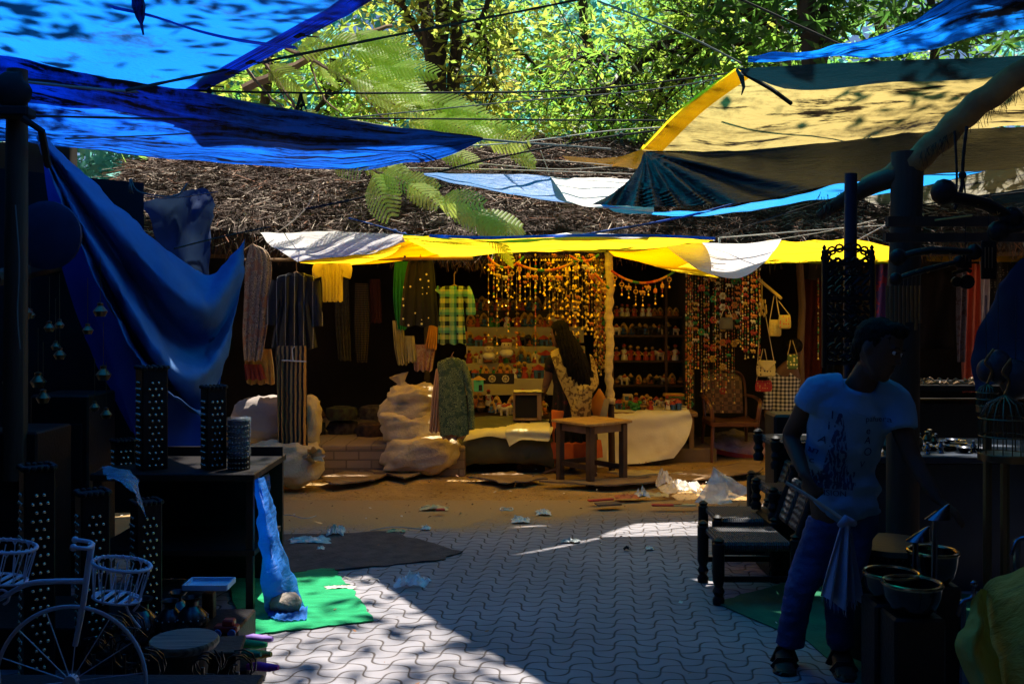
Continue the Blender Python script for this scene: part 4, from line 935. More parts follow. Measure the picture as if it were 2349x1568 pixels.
def face_bits(W, M, root, s=1.0):
    e = MB()
    for sg in (-1, 1): e.ell(W(sg * .030, .082, .005), (.013 * s, .008 * s, .008 * s), 10, 6, rot=M)
    e.build("eyes", K("eye_white", (0.5, 0.48, 0.45), rough=.2), root)
    e = MB()
    for sg in (-1, 1):
        e.ell(W(sg * .030, .0895, .005), (.006 * s, .003 * s, .006 * s), 8, 6, rot=M)
        e.tube([W(sg * .014, .090, .024), W(sg * .030, .092, .029), W(sg * .046, .084, .024)], .0028 * s, 5)
    e.build("eyebrows", hair_m, root)

# ---------------- man in the blue shirt, stooping to his left at the right of the picture
Ym = 4.45
man = empty("person", (X(1880, Ym), Ym, 0), "man in a printed blue t-shirt and jeans stooping with a cloth on a stick", "person")
def Q(u, v, y): return P(u, v, y)
hipc = Q(1935, 1150, 4.42); chest = Q(1945, 960, 4.36); neck = Q(1978, 872, 4.30); hc = Q(2015, 800, 4.22)
b = MB()
# torso under the shirt
limbs(b, [Q(1938, 1190, 4.45), Q(1928, 1090, 4.43), Q(1948, 980, 4.38), Q(1962, 905, 4.34)], [(.15, .10), (.14, .10), (.17, .105), (.14, .085)])
limbs(b, [Q(1965, 905, 4.34), Q(1985, 862, 4.28), Q(2003, 835, 4.24)], [(.075, .065), (.058, .06), (.056, .06)])
W, M = head(b, hc, Vector((.32, -.10, 1)), Vector((.75, -.85, -.45)), 1.06)
# his right arm: hand on the stick at the hip
sh = Q(1868, 905, 4.36); el = Q(1812, 1000, 4.50); wr = Q(1848, 1092, 4.28)
limbs(b, [Q(1900, 900, 4.36), sh, el.lerp(sh, .5), el], [(.06, .06), (.058, .055), (.047, .046), (.040, .038)]); limbs(b, [el, el.lerp(wr, .4), wr], [(.040, .038), (.038, .036), (.025, .022)])
hand(b, wr, (.35, -.25, -.85), (.7, .5, .1), .98, .85, 1, True)
# his left arm reaching down
sh2 = Q(2050, 925, 4.30); el2 = Q(2092, 1048, 4.22); wr2 = Q(2150, 1145, 4.10)
limbs(b, [Q(2020, 905, 4.32), sh2, el2.lerp(sh2, .5), el2], [(.06, .06), (.058, .055), (.046, .045), (.039, .037)]); limbs(b, [el2, el2.lerp(wr2, .4), wr2], [(.039, .037), (.036, .034), (.024, .021)])
hand(b, wr2, (.55, -.35, -.45), (-.4, .3, -.6), .95, .45, -1)
# shins and feet
for (kn, an, toe) in ((Q(1832, 1345, 4.46), Q(1806, 1488, 4.50), Q(1800, 1532, 4.38)), (Q(1925, 1350, 4.40), Q(1928, 1492, 4.48), Q(1940, 1536, 4.32))):
    limbs(b, [kn, kn.lerp(an, .45), an], [(.058, .06), (.055, .058), (.034, .036)])
    hx = an + Vector((0, .03, -.05)); hx.z = .035; t = Vector(toe); t.z = .022
    limbs(b, [Vector((an.x, an.y + .03, .075)), hx.lerp(t, .4) + Vector((0, 0, .02)), t], [(.035, .04), (.044, .026), (.046, .015)])
    for q in range(5):
        o_ = (q - 2) * .019; b.tube([t + Vector((o_, .01, 0)), t + Vector((o_ * 1.05, -.03 - .006 * (2 - abs(q - 1)), -.004))], [.011, .008], 7)
fuse(b, .0075, 5).build("body", skin_d, man)
face_bits(W, M, man, 1.06)
hb = MB(); hb.ell(W(0, -.016, .042), (.086, .103, .088), 18, 10, rot=M); hb.ell(W(0, .05, .095), (.06, .05, .032), 12, 8, rot=M); hb.ell(W(0, -.06, -.01), (.07, .05, .07), 12, 8, rot=M)
hb = fuse(hb, .009, 3)
hb.v = [tuple(Vector(p) + Vector((1, 1, 1)) * .006 * fbm((p[0] * 40, p[1] * 40, p[2] * 40))) for p in hb.v]; hb.build("hair", hair_m, man)
# shirt: torso and sleeves melted together, with creases
s_ = MB()
limbs(s_, [Q(1944, 1178, 4.45), Q(1935, 1120, 4.44), Q(1929, 1060, 4.43), Q(1942, 985, 4.38), Q(1955, 925, 4.35), Q(1966, 884, 4.32)], [(.128, .120), (.148, .125), (.155, .122), (.165, .125), (.185, .11), (.085, .075)], n=24)
limbs(s_, [Q(1930, 895, 4.35), Q(1880, 900, 4.36), Q(1857, 940, 4.38)], [(.08, .08), (.078, .08), (.070, .076)])
limbs(s_, [Q(2000, 900, 4.33), Q(2050, 922, 4.30), Q(2066, 985, 4.26)], [(.08, .08), (.076, .078), (.068, .072)])
fs = fuse(s_, .010, 3); 
def crease(p):
    w_ = math.sin(p[2] * 46 + p[0] * 17 + 3 * fbm(p, 4)) * .5 + fbm(p, 9) * 1.1
    low = max(0, min(1, (1.05 - p[2]) / .25)); return .0045 + (.005 + .011 * low) * w_
c0 = Q(1950, 1020, 4.4)
fs.v = [tuple(Vector(p) + (Vector((p[0] - c0.x, p[1] - c0.y, 0)).normalized()) * crease(p)) for p in fs.v]
shirt = fs.build("shirt", mat("blue_tshirt_cotton", (0.10, 0.23, 0.38), (0.13, 0.28, 0.44), 6, .9, bump=.3, bscale=45), man)
# print on the shirt front: a dark tower shape, rows of letters
def txt(parent, name, body, loc, size, m, rot=(R(90), 0, 0), ext=.0006, wrap=None):
    cu = bpy.data.curves.new(name, 'FONT'); cu.body = body; cu.size = size; cu.align_x = 'CENTER'; cu.align_y = 'CENTER'; cu.extrude = ext; cu.resolution_u = 3
    o = bpy.data.objects.new("tmp", cu); COL.objects.link(o); o.location = loc; o.rotation_euler = rot
    bpy.context.view_layer.update(); me = bpy.data.meshes.new_from_object(o.evaluated_get(bpy.context.evaluated_depsgraph_get()))
    me.transform(Matrix.Translation(Vector(loc)) @ Vector((0, 0, 0)).to_track_quat('Z', 'Y').to_matrix().to_4x4() if False else o.matrix_world)
    bpy.data.objects.remove(o); mb = MB(); mb.add([v.co.copy() for v in me.vertices], [tuple(p.vertices) for p in me.polygons]); bpy.data.meshes.remove(me)
    return mb
from mathutils.bvhtree import BVHTree
bv = BVHTree.FromPolygons([Vector(p) for p in fs.v], fs.f)
pm = MB()
def stick_on(mb, src, off=.002):
    out = []
    for p in src.v:
        h = bv.ray_cast(Vector((p[0], 3.0, p[2])), Vector((0, 1, 0))); y = h[0].y if h[0] is not None else None
        out.append((p[0], (y - off - (p[1] - 0) * .0) if y is not None else 4.3, p[2]))
    mb.add(out, src.f)
def flat(fn, x0, x1, z0, z1, n=72):
    q = MB()
    for i in range(n):
        for j in range(n):
            x = x0 + (x1 - x0) * i / n; z = z0 + (z1 - z0) * j / n; dx = (x1 - x0) / n; dz = (z1 - z0) / n
            if fn((i + .5) / n, (j + .5) / n): q.add([(x, 0, z), (x + dx, 0, z), (x + dx, 0, z + dz), (x, 0, z + dz)], [(0, 1, 2, 3)])
    return q
tower = lambda a, b_: (abs(a - .52) < .30 * (1 - b_) ** .8 + .03 and math.sin(a * 60 + 9 * fbm((a * 3, b_ * 4, 0), 1)) > -.55 and fbm((a * 14, b_ * 9, 0), 1) > -.25) or (b_ < .24 and fbm((a * 16, b_ * 10, 4), 1) > .02)
stick_on(pm, flat(tower, X(1868, 4.3), X(1965, 4.3), Z(1125, 4.3), Z(945, 4.3)))
for t, u, v, sz, rz in (("pafuera", 2003, 958, .035, 0), ("e", 1984, 985, .045, 0), ("A", 1985, 1008, .045, .1), ("O", 1987, 1035, .05, 0), ("V", 1978, 1065, .04, 0), ("1", 1903, 950, .05, 0), ("i", 1898, 975, .05, 0), ("A", 1888, 1008, .045, .3), ("m", 1876, 1035, .045, .3), ("c", 1873, 1060, .04, 0), ("MISION", 1915, 1135, .035, 0)):
    q = txt(None, "t", t, (X(u, 4.3), 0, Z(v, 4.3)), sz, None, (R(90), rz, 0)); stick_on(pm, q)
pm.build("printed_design", K("faded_navy_print", (0.012, 0.035, 0.10), (0.02, 0.06, 0.16), 14, .9), man, smooth=False)
# jeans
j = MB()
limbs(j, [Q(1944, 1150, 4.45), Q(1938, 1215, 4.46)], [(.135, .105), (.150, .118)])
limbs(j, [Q(1900, 1200, 4.46), Q(1868, 1280, 4.46), Q(1836, 1350, 4.44), Q(1818, 1440, 4.48), Q(1812, 1478, 4.49)], [(.095, .10), (.085, .09), (.066, .072), (.062, .064), (.066, .062)])
limbs(j, [Q(1958, 1200, 4.45), Q(1946, 1280, 4.42), Q(1928, 1350, 4.38), Q(1926, 1440, 4.44), Q(1928, 1478, 4.46)], [(.095, .10), (.085, .09), (.066, .072), (.060, .064), (.064, .062)])
fj = fuse(j, .010, 3); fj.v = [tuple(Vector(p) + Vector((1, 1, 0)) * .008 * fbm((p[0] * 9, p[1] * 9, p[2] * 26))) for p in fj.v]
fj.build("jeans", mat("dark_denim", (0.012, 0.03, 0.10), (0.025, 0.06, 0.18), 5, .9, bump=.4, bscale=90), man)
for (an, toe) in ((Q(1806, 1488, 4.50), Q(1800, 1532, 4.38)), (Q(1928, 1492, 4.48), Q(1940, 1536, 4.32))):
    sm = MB(); t = Vector((toe.x, toe.y, 0)); h = Vector((an.x, an.y + .05, 0)); ax = (t - h)
    secs = [(h + ax * f + Vector((0, 0, .010)), w_, .012, frame(ax, (1, 0, 0))) for f, w_ in ((-.05, .015), (0, .036), (.4, .036), (.8, .052), (1.15, .050), (1.28, .02))]
    sm.loft(secs, 12); 
    for f, z in ((.35, .075), (.8, .05)): 
        c = h + ax * f; sm.tube([c + Vector((-.052, 0, .015)), c + Vector((-.03, -.01, z)), c + Vector((.03, -.01, z)), c + Vector((.052, 0, .015))], .008, 6, flat=2)
    sm.build("sandal", K("black_leather", (0.012, 0.010, 0.010), rough=.5), man)
# the stick and its cloth are things of their own
st = MB(); st.tube([Q(1803, 1106, 4.22), Q(1860, 1140, 4.17), Q(1945, 1198, 4.08)], .0075, 8)
st.build("stick", K("pale_stick_wood", (0.34, 0.26, 0.20), rough=.7), label="pale thin stick held level in the hand of the man in the blue shirt", cat="stick")
def hanging_cloth(top, left, right, bottom_y, Y, fr=.0, n=30):
    rows = []
    for i in range(14):
        t = i / 13; r = []
        for k in range(n):
            a = k / (n - 1); tx = top.x + (left + (right - left) * a - top.x) * (.14 + .86 * t ** .8); z = top.z + (bottom_y - top.z) * t + .012 * math.sin(a * 11) * t - (.05 * (1 - (2 * a - 1) ** 2)) * t * .3
            r.append(Vector((tx, Y + .035 * math.sin(a * 22 + t) * (.3 + t) + .02 * math.sin(a * 9), z)))
        rows.append(r)
    return rows
ct = Q(1945, 1194, 4.07); rows = hanging_cloth(ct, X(1888, 4.07), X(1978, 4.07), Z(1375, 4.07), 4.07)
cb = MB(); cb.grid(rows, 0, uvlen(rows)); cb.tube([Q(1925, 1205, 4.06), Q(1940, 1192, 4.04), Q(1960, 1200, 4.07)], [.012, .022, .014], 8)
for k in range(26):
    a = rows[-1][k + 2]; cb.tube([a, a + Vector((rnd.uniform(-.006, .006), 0, -rnd.uniform(.02, .045)))], .0014, 3)
cb.build("dust_cloth", mat("grey_rag", (0.20, 0.27, 0.42), (0.28, 0.32, 0.42), 4, .95, bump=.4, transl=.2), label="frayed blue grey dusting cloth hanging from the end of the stick", cat="cloth", auto=None)

# ---------------- woman with long hair and yellow dupatta, back turned
Yw = 9.75
wm = empty("person", (X(1300, Yw), Yw, 0), "woman with long loose hair, dark kurta and yellow patterned dupatta reaching to the shelves", "person")
def Qw(u, v, y=Yw): return P(u, v, y)
b = MB()
W, M = head(b, Qw(1284, 765, 9.66), Vector((-.12, .15, 1)), Vector((-.75, .65, -.15)), 1.0)
limbs(b, [Qw(1293, 825, 9.72), Qw(1288, 795, 9.68)], [(.05, .055), (.05, .05)])
limbs(b, [Qw(1315, 950, 9.8), Qw(1305, 880, 9.76), Qw(1300, 838, 9.74), Qw(1296, 815, 9.72)], [(.14, .11), (.13, .10), (.16, .095), (.07, .06)])
sh = Qw(1268, 826, 9.72); el = Qw(1252, 884, 9.78); wr = Qw(1246, 905, 9.98)
limbs(b, [Qw(1290, 822, 9.73), sh, sh.lerp(el, .55), el], [(.055, .055), (.052, .05), (.046, .044), (.036, .034)]); limbs(b, [el, el.lerp(wr, .5), wr], [(.036, .034), (.031, .03), (.021, .018)])
hand(b, wr, (-.1, .8, -.3), (.6, 0, -.7), .92, .5, 1)
sh2 = Qw(1335, 830, 9.72); el2 = Qw(1352, 880, 9.9); wr2 = Qw(1330, 905, 10.1)
limbs(b, [Qw(1310, 825, 9.73), sh2, el2], [(.052, .052), (.048, .046), (.036, .034)]); limbs(b, [el2, wr2], [(.036, .034), (.021, .018)]); hand(b, wr2, (-.2, .8, -.3), (-.6, 0, -.7), .92, .5, -1)
for an, tx in ((Qw(1282, 1062, 9.72), -.10), (Qw(1312, 1060, 9.85), .03)):
    limbs(b, [Vector((an.x, an.y, .35)), Vector((an.x, an.y, .08))], [(.05, .05), (.032, .034)])
    t = Vector((an.x + tx - .04, an.y - .05, .020)); limbs(b, [Vector((an.x, an.y + .02, .055)), Vector((an.x + tx * .5, an.y - .02, .04)), t], [(.032, .036), (.036, .024), (.036, .013)], side=(0, 1, 0))
    for q in range(5): b.tube([t + Vector((0, (q - 2) * .015, 0)), t + Vector((-.03, (q - 2) * .016, -.004))], [.009, .007], 6)
fuse(b, .009, 4).build("body", skin_m, wm)
face_bits(W, M, wm)
# hair: long mass down the back
hb = MB(); hb.ell(W(0, -.015, .035), (.088, .100, .098), 16, 10, rot=M)
hp = [Qw(1292, 765, 9.62), Qw(1305, 800, 9.56), Qw(1325, 850, 9.54), Qw(1342, 890, 9.55), Qw(1350, 905, 9.56)]
limbs(hb, hp, [(.085, .07), (.10, .055), (.105, .045), (.065, .035), (.02, .015)], n=18)
limbs(hb, [Qw(1305, 775, 9.6), Qw(1340, 830, 9.58), Qw(1368, 888, 9.6)], [(.06, .05), (.05, .035), (.008, .01)])
hf = fuse(hb, .010, 3); hf.v = [tuple(Vector(p) + Vector((1, 1, 0)) * .008 * math.sin(p[0] * 190 + p[2] * 30 + 4 * fbm(p, 6))) for p in hf.v]; hf.build("hair", hair_m, wm)
# kurta, flared
k_ = MB()
limbs(k_, [Qw(1312, 1025, 9.82), Qw(1312, 985, 9.80), Qw(1310, 930, 9.79), Qw(1306, 880, 9.77), Qw(1302, 842, 9.75), Qw(1298, 815, 9.73)], [(.25, .20), (.235, .185), (.18, .15), (.155, .125), (.17, .11), (.08, .07)], n=24)
limbs(k_, [Qw(1288, 822, 9.73), sh, sh.lerp(el, .42)], [(.062, .062), (.062, .06), (.056, .054)]); limbs(k_, [Qw(1315, 825, 9.73), sh2, sh2.lerp(el2, .6)], [(.06, .06), (.058, .056), (.05, .05)])
fk = fuse(k_, .011, 3)
def kf(p):
    low = max(0, min(1, (.95 - p[2]) / .6)); a = math.atan2(p[1] - 9.8, p[0] - X(1310, 9.8)); return .003 + .016 * low * math.sin(a * 15 + 2 * fbm(p, 3))
fk.v = [tuple(Vector(p) + Vector((p[0] - X(1310, 9.8), p[1] - 9.8, 0)).normalized() * kf(p)) for p in fk.v]
fk.build("kurta", mat("dark_kurta_cotton", (0.010, 0.008, 0.010), (0.08, 0.012, 0.02), 22, .9, contrast=(.58, .7)), wm)
bd = MB(); cx_, cy_ = X(1312, 9.82), 9.82
bd.loft([((cx_, cy_, Z(v, Yw)), a, a * .8) for v, a in ((1048, .300), (1030, .296), (1012, .285), (1008, .20))], 40, fold=lambda t, an: .045 * math.sin(an * 15), cap=False)
bd.build("kurta_border", K("orange_border", (0.55, 0.10, 0.03), (0.65, 0.16, 0.04), 9, .85), wm)
lg = MB()
for an in (Qw(1282, 1070, 9.72), Qw(1318, 1066, 9.85)):
    limbs(lg, [Vector((an.x + .01, an.y, .62)), Vector((an.x, an.y, .3)), Vector((an.x, an.y, .09))], [(.085, .085), (.065, .065), (.044, .044)])
fl = fuse(lg, .010, 2); fl.v = [tuple(Vector(p) + Vector((1, 0, 0)) * .006 * math.sin(p[2] * 150) * max(0, min(1, (.25 - p[2]) / .1))) for p in fl.v]
fl.build("leggings", K("orange_leggings", (0.60, 0.13, 0.025), (0.7, 0.18, 0.03), 9, .85), wm)
lace = mat("gold_lace_dupatta", (0.60, 0.44, 0.12), (0.18, 0.11, 0.03), 26, .8, contrast=(.50, .56), transl=.2, bump=.4, bscale=50)
C = [[(1262, 808, 9.64), (1276, 800, 9.62), (1292, 800, 9.60)], [(1272, 840, 9.58), (1286, 836, 9.56), (1302, 834, 9.55)], [(1284, 875, 9.58), (1298, 866, 9.54), (1316, 864, 9.53)], [(1296, 900, 9.58), (1314, 886, 9.53), (1334, 880, 9.52)],
     [(1308, 928, 9.58), (1330, 900, 9.50), (1352, 884, 9.5)], [(1312, 950, 9.58), (1332, 928, 9.5), (1358, 905, 9.52)], [(1316, 975, 9.60), (1338, 968, 9.54), (1354, 960, 9.56)]]
rows = cgrid([[P(*c) for c in r] for r in C], 10, 6); rows = sheet(rows, .012, 14); cb = MB(); cb.grid(rows, 0, uvlen(rows))
C = [[(1346, 884, 9.52), (1356, 850, 9.6), (1352, 812, 9.66)], [(1352, 892, 9.52), (1364, 862, 9.6), (1360, 820, 9.68)], [(1358, 902, 9.54), (1372, 880, 9.62), (1368, 850, 9.7)]]
rows = cgrid([[P(*c) for c in r] for r in C], 6, 4); cb.grid(rows, 0, uvlen(rows))
o = cb.build("dupatta", lace, wm, auto=None); md = o.modifiers.new("t", 'SOLIDIFY'); md.thickness = .006

# ---------------- person in a checked shirt, seated with the back turned
def check_mat(name, dark, light, n, cols=None):
    m, nt, b_, out = newmat(name); v = _coord(nt, 'Object'); s = _sep(nt, v)
    def st(x, f, w_=.5): return _math(nt, 'LESS_THAN', _math(nt, 'FRACT', _math(nt, 'MULTIPLY', _math(nt, 'ADD', x, 10.0), f)), w_)
    a = st(s[0], n); c = st(s[2], n); f = _math(nt, 'MULTIPLY', _math(nt, 'ADD', a, c), .5)
    col = _ramp(nt, f, [(0.0, light), (.5, tuple((p + q) * .35 for p, q in zip(dark, light))), (1.0, dark)])
    if cols:
        a2 = st(s[0], n * .5); col = _mix(nt, _math(nt, 'MULTIPLY', a2, .55), col, cols)
    nt.links.new(col, b_.inputs[0]); b_.inputs['Roughness'].default_value = .9; return m
cp = empty("person", (X(1800, 10.9), 10.9, 0), "seated person in a black and white checked shirt seen from behind the plastic chair", "person")
b = MB()
W, M = head(b, P(1822, 800, 10.75), Vector((.3, -.5, 1)), Vector((.6, .6, -.7)), .95)
limbs(b, [P(1800, 985, 10.9), P(1800, 900, 10.9), P(1806, 858, 10.85), P(1815, 830, 10.8)], [(.15, .12), (.14, .11), (.15, .09), (.055, .055)])
limbs(b, [P(1775, 865, 10.85), P(1762, 930, 10.9), P(1758, 955, 10.7)], [(.05, .05), (.04, .04), (.026, .024)]); hand(b, P(1758, 957, 10.7), (0, -.8, -.3), (1, 0, -.2), .9, .6)
for sx in (-.09, .10): limbs(b, [(X(1800, 10.9) + sx, 10.9, .42), (X(1800, 10.9) + sx * 1.3, 11.3, .44), (X(1800, 10.9) + sx * 1.3, 11.35, .06)], [(.085, .085), (.06, .06), (.04, .04)]); 
for sx in (-.12, .13): limbs(b, [(X(1800, 10.9) + sx, 11.33, .07), (X(1800, 10.9) + sx, 11.5, .05)], [(.035, .035), (.04, .02)])
fuse(b, .011, 4).build("body", skin_m, cp)
hb = MB(); hb.ell(W(0, -.018, .035), (.082, .098, .09), 14, 9, rot=M); hb.build("hair", hair_m, cp)
k_ = MB(); limbs(k_, [P(1800, 955, 10.9), P(1800, 905, 10.9), P(1802, 868, 10.86), P(1806, 838, 10.82)], [(.165, .13), (.16, .13), (.165, .105), (.06, .055)], n=22)
limbs(k_, [P(1785, 856, 10.85), P(1768, 880, 10.86), P(1758, 940, 10.84)], [(.06, .06), (.06, .06), (.05, .05)])
fk = fuse(k_, .012, 3); fk.v = [tuple(Vector(p) + Vector((1, 1, 0)) * .012 * fbm(p, 7)) for p in fk.v]; fk.build("shirt", check_mat("checked_cotton", (0.015, 0.015, 0.03), (0.75, 0.70, 0.68), 24), cp)
mb = MB(); mb.lathe((X(1800, 10.9), 10.95, 0), [(.15, 0), (.17, .02), (.12, .2), (.16, .36), (.17, .38), (.02, .385)], 16)
mb.build("stool", ebony, label="low dark drum stool under the person in the checked shirt", cat="stool")
# ================================================================== CLOTHES SHOP
def garment(name, rows, m, label, Y, cat="garment", sleeves=None, depth=.05, fold=9, famp=.012, hanger=True, group=None, n=26, hang_v=None, seed=0, neck=True):
    """rows: [(v, u_left, u_right)] from collar to hem, as seen from the walkway; hangs as a closed, pleated shell"""
    root = empty(name, P((rows[0][1] + rows[0][2]) / 2, rows[-1][0], Y), label, cat, group); mb = MB(); N_ = 26
    rr_ = random.Random(seed + 3)
    ph = rr_.uniform(0, 6)
    sp = spline([Vector((r[1], r[2], r[0])) for r in rows], 5); secs = []; k = len(sp)
    for i, q in enumerate(sp):
        a = (X(q.y, Y) - X(q.x, Y)) / 2; cx = (X(q.y, Y) + X(q.x, Y)) / 2; t = i / (k - 1)
        secs.append((Vector((cx, Y, Z(q.z, Y))), max(a, .01), depth * (.5 + .6 * t), None, t))
    vs = []; us = []; nn = 56
    for (c, a, b, _, t) in secs:
        for j in range(nn):
            an = 2 * math.pi * j / nn; x = math.copysign(abs(math.cos(an)) ** .8, math.cos(an)); y = math.sin(an)
            w_ = famp * t ** .7 * (math.sin(x * fold * 1.6 + ph + .7 * t) + .5 * math.sin(x * fold * 3.1 + 2 * ph)) + .006 * fbm((c.x + x * a, c.z, seed), 9)
            vs.append(Vector((c.x + a * x, c.y + b * y * (1 if y < 0 else .8) + w_, c.z + .010 * t * math.sin(x * fold + ph)))); us.append((.5 + .5 * x * a / .25, c.z))
    fs = [(i * nn + j, i * nn + (j + 1) % nn, (i + 1) * nn + (j + 1) % nn, (i + 1) * nn + j) for i in range(k - 1) for j in range(nn)]
    mb.add(vs, fs, 0, us); 
    mb.build("cloth", m, root)
    for pts, r0, r1 in (sleeves or []):
        s_ = MB(); pp = [P(u, v, Y - .01) for u, v in pts]; s__ = spline(pp, 5); kk = len(s__)
        s_.loft([(p, (r0 + (r1 - r0) * i / (kk - 1)), .03, frame(s__[min(i + 1, kk - 1)] - s__[max(i - 1, 0)], (1, 0, 0))) for i, p in enumerate(s__)], 14, fold=lambda t, an: .10 * math.sin(an * 4 + t * 9), cap=False)
        s_.build("sleeve", m, root)
    if hanger:
        h = MB(); c = P((rows[0][1] + rows[0][2]) / 2, rows[0][0], Y); w_ = abs(secs[min(6, k - 1)][1]) * .8
        tv = hang_v if hang_v is not None else rows[0][0] - 22
        h.tube([c + Vector((-w_, 0, -.045)), c + Vector((0, 0, .012)), c + Vector((w_, 0, -.045))], .008, 5); h.tube([c + Vector((0, 0, .01)), P((rows[0][1] + rows[0][2]) / 2, tv, Y), P((rows[0][1] + rows[0][2]) / 2 + 4, tv - 5, Y)], .004, 4)
        h.build("hanger", wood_mid, root)
    return root
def stripe_mat(name, a, b_, f, axis=0, w_=.5, rough=.9, wav=0.0):
    m, nt, bs, out = newmat(name); v = _coord(nt, 'Object'); s = _sep(nt, v); x = s[axis]
    if wav: x = _math(nt, 'ADD', x, _math(nt, 'MULTIPLY', _math(nt, 'SUBTRACT', _noise(nt, v, 8), .5), wav))
    k = _math(nt, 'LESS_THAN', _math(nt, 'FRACT', _math(nt, 'MULTIPLY', _math(nt, 'ADD', x, 10), f)), w_)
    nt.links.new(_mix(nt, k, a, b_), bs.inputs[0]); bs.inputs['Roughness'].default_value = rough; return m
def dots_mat(name, a, b_, f, r=.28, col2=None):
    m, nt, bs, out = newmat(name); v = _coord(nt, 'Object', (f, 0.0, f)); vo = nt.nodes.new("ShaderNodeTexVoronoi"); vo.inputs['Scale'].default_value = 1.0; vo.inputs['Randomness'].default_value = .45
    nt.links.new(v, vo.inputs['Vector']); k = _math(nt, 'LESS_THAN', vo.outputs['Distance'], r)
    nt.links.new(_mix(nt, k, a, b_), bs.inputs[0]); bs.inputs['Roughness'].default_value = .9; return m
def paisley_mat(name, a, b_, c_, f):
    m, nt, bs, out = newmat(name); v = _coord(nt, 'Object', (f, f * .3, f)); vo = nt.nodes.new("ShaderNodeTexVoronoi"); vo.inputs['Randomness'].default_value = .8
    nz = nt.nodes.new("ShaderNodeTexNoise"); nz.inputs['Scale'].default_value = 1.3; nt.links.new(v, nz.inputs[0])
    ad = nt.nodes.new("ShaderNodeVectorMath"); ad.operation = 'ADD'; sc2 = nt.nodes.new("ShaderNodeVectorMath"); sc2.operation = 'SCALE'; sc2.inputs['Scale'].default_value = 1.4
    nt.links.new(nz.outputs[1], sc2.inputs[0]); nt.links.new(v, ad.inputs[0]); nt.links.new(sc2.outputs[0], ad.inputs[1]); nt.links.new(ad.outputs[0], vo.inputs['Vector'])
    w_ = _math(nt, 'FRACT', _math(nt, 'MULTIPLY', vo.outputs['Distance'], 3.2)); k = _math(nt, 'LESS_THAN', w_, .38)
    col = _mix(nt, k, a, b_); k2 = _math(nt, 'GREATER_THAN', _noise(nt, v, 1.1, 3), .56); col = _mix(nt, _math(nt, 'MULTIPLY', k2, .75), col, c_)
    nt.links.new(col, bs.inputs[0]); bs.inputs['Roughness'].default_value = .9; return m
def plaid_mat():
    m, nt, b_, out = newmat("yellow_green_plaid"); v = _coord(nt, 'Object'); s = _sep(nt, v)
    def st(x, f, off=0, w_=.5): return _math(nt, 'LESS_THAN', _math(nt, 'FRACT', _math(nt, 'ADD', _math(nt, 'MULTIPLY', _math(nt, 'ADD', x, 10.0), f), off)), w_)
    f = 12; a = st(s[0], f); c = st(s[2], f); g_ = st(s[0], f / 2, .2, .34); g2 = st(s[2], f / 2, .4, .3)
    k = _math(nt, 'MULTIPLY', _math(nt, 'ADD', a, c), .5)
    col = _ramp(nt, k, [(0, (0.75, 0.68, 0.16)), (.5, (0.30, 0.38, 0.10)), (1, (0.015, 0.03, 0.02))])
    col = _mix(nt, _math(nt, 'MULTIPLY', _math(nt, 'MAXIMUM', g_, g2), .5), col, (0.12, 0.55, 0.36))
    nt.links.new(col, b_.inputs[0]); b_.inputs['Roughness'].default_value = .85
    t = nt.nodes.new("ShaderNodeBsdfTranslucent"); nt.links.new(col, t.inputs[0]); mx = nt.nodes.new("ShaderNodeMixShader"); mx.inputs[0].default_value = .3
    nt.links.new(b_.outputs[0], mx.inputs[1]); nt.links.new(t.outputs[0], mx.inputs[2]); nt.links.new(mx.outputs[0], out.inputs[0]); return m
blk = K("black_cotton", (0.012, 0.011, 0.012), rough=.9)
garment("dress", [(562, 574, 586), (575, 570, 612), (610, 562, 624), (680, 560, 618), (760, 556, 612), (826, 560, 600)], paisley_mat("brown_paisley", (0.42, 0.30, 0.20), (0.05, 0.03, 0.02), (0.30, 0.12, 0.06), 9), "sleeveless brown paisley dress hanging at the left end of the clothes shop", 9.3, seed=1, hang_v=520)
garment("skirt", [(800, 560, 622), (840, 562, 628), (880, 566, 630)], K("mustard_cloth", (0.30, 0.20, 0.05), (0.22, 0.09, 0.02), 8, .9), "short mustard skirt peeping out below the brown paisley dress", 9.45, seed=2, hang_v=540, hanger=False)
m, nt, bs, out = newmat("black_cloth_white_stitches"); v = _coord(nt, 'Object'); s = _sep(nt, v)
k1 = _math(nt, 'LESS_THAN', _math(nt, 'FRACT', _math(nt, 'MULTIPLY', _math(nt, 'ADD', s[0], 10.01), 12)), .05); k2 = _math(nt, 'LESS_THAN', _math(nt, 'FRACT', _math(nt, 'MULTIPLY', s[2], 60)), .5)
nt.links.new(_mix(nt, _math(nt, 'MULTIPLY', k1, k2), (0.008, 0.008, 0.009), (0.75, 0.72, 0.62)), bs.inputs[0]); stitch = m
garment("dress", [(626, 662, 698), (630, 655, 704), (640, 634, 722), (690, 640, 712), (705, 640, 712), (760, 628, 722), (798, 622, 728)], stitch, "black dress with lines of white stitching on a hanger at the left", 9.2, seed=3, sleeves=[([(640, 645), (628, 700), (622, 745)], .07, .05), ([(716, 645), (724, 700), (728, 748)], .07, .05)], hang_v=605)
garment("trousers", [(793, 634, 702), (815, 632, 703), (850, 634, 704), (950, 636, 704), (1046, 640, 706)], stripe_mat("tan_black_stripes", (0.02, 0.015, 0.01), (0.42, 0.22, 0.06), 26, 0, .48, wav=.025), "long wide tan and black striped trousers hanging in front of the left sacks", 8.85, seed=4, fold=16, famp=.018, hanger=False)
mb = MB(); mb.tube([P(646, 826, 8.78), P(702, 829, 8.78)], .006, 5); mb.tube([P(672, 826, 8.78), P(670, 800, 8.8), P(676, 794, 8.8)], .005, 5)
mb.build("clip_hanger", K("pale_plastic", (0.6, 0.58, 0.5)), label="pale clip hanger across the waist of the striped trousers", cat="hanger")
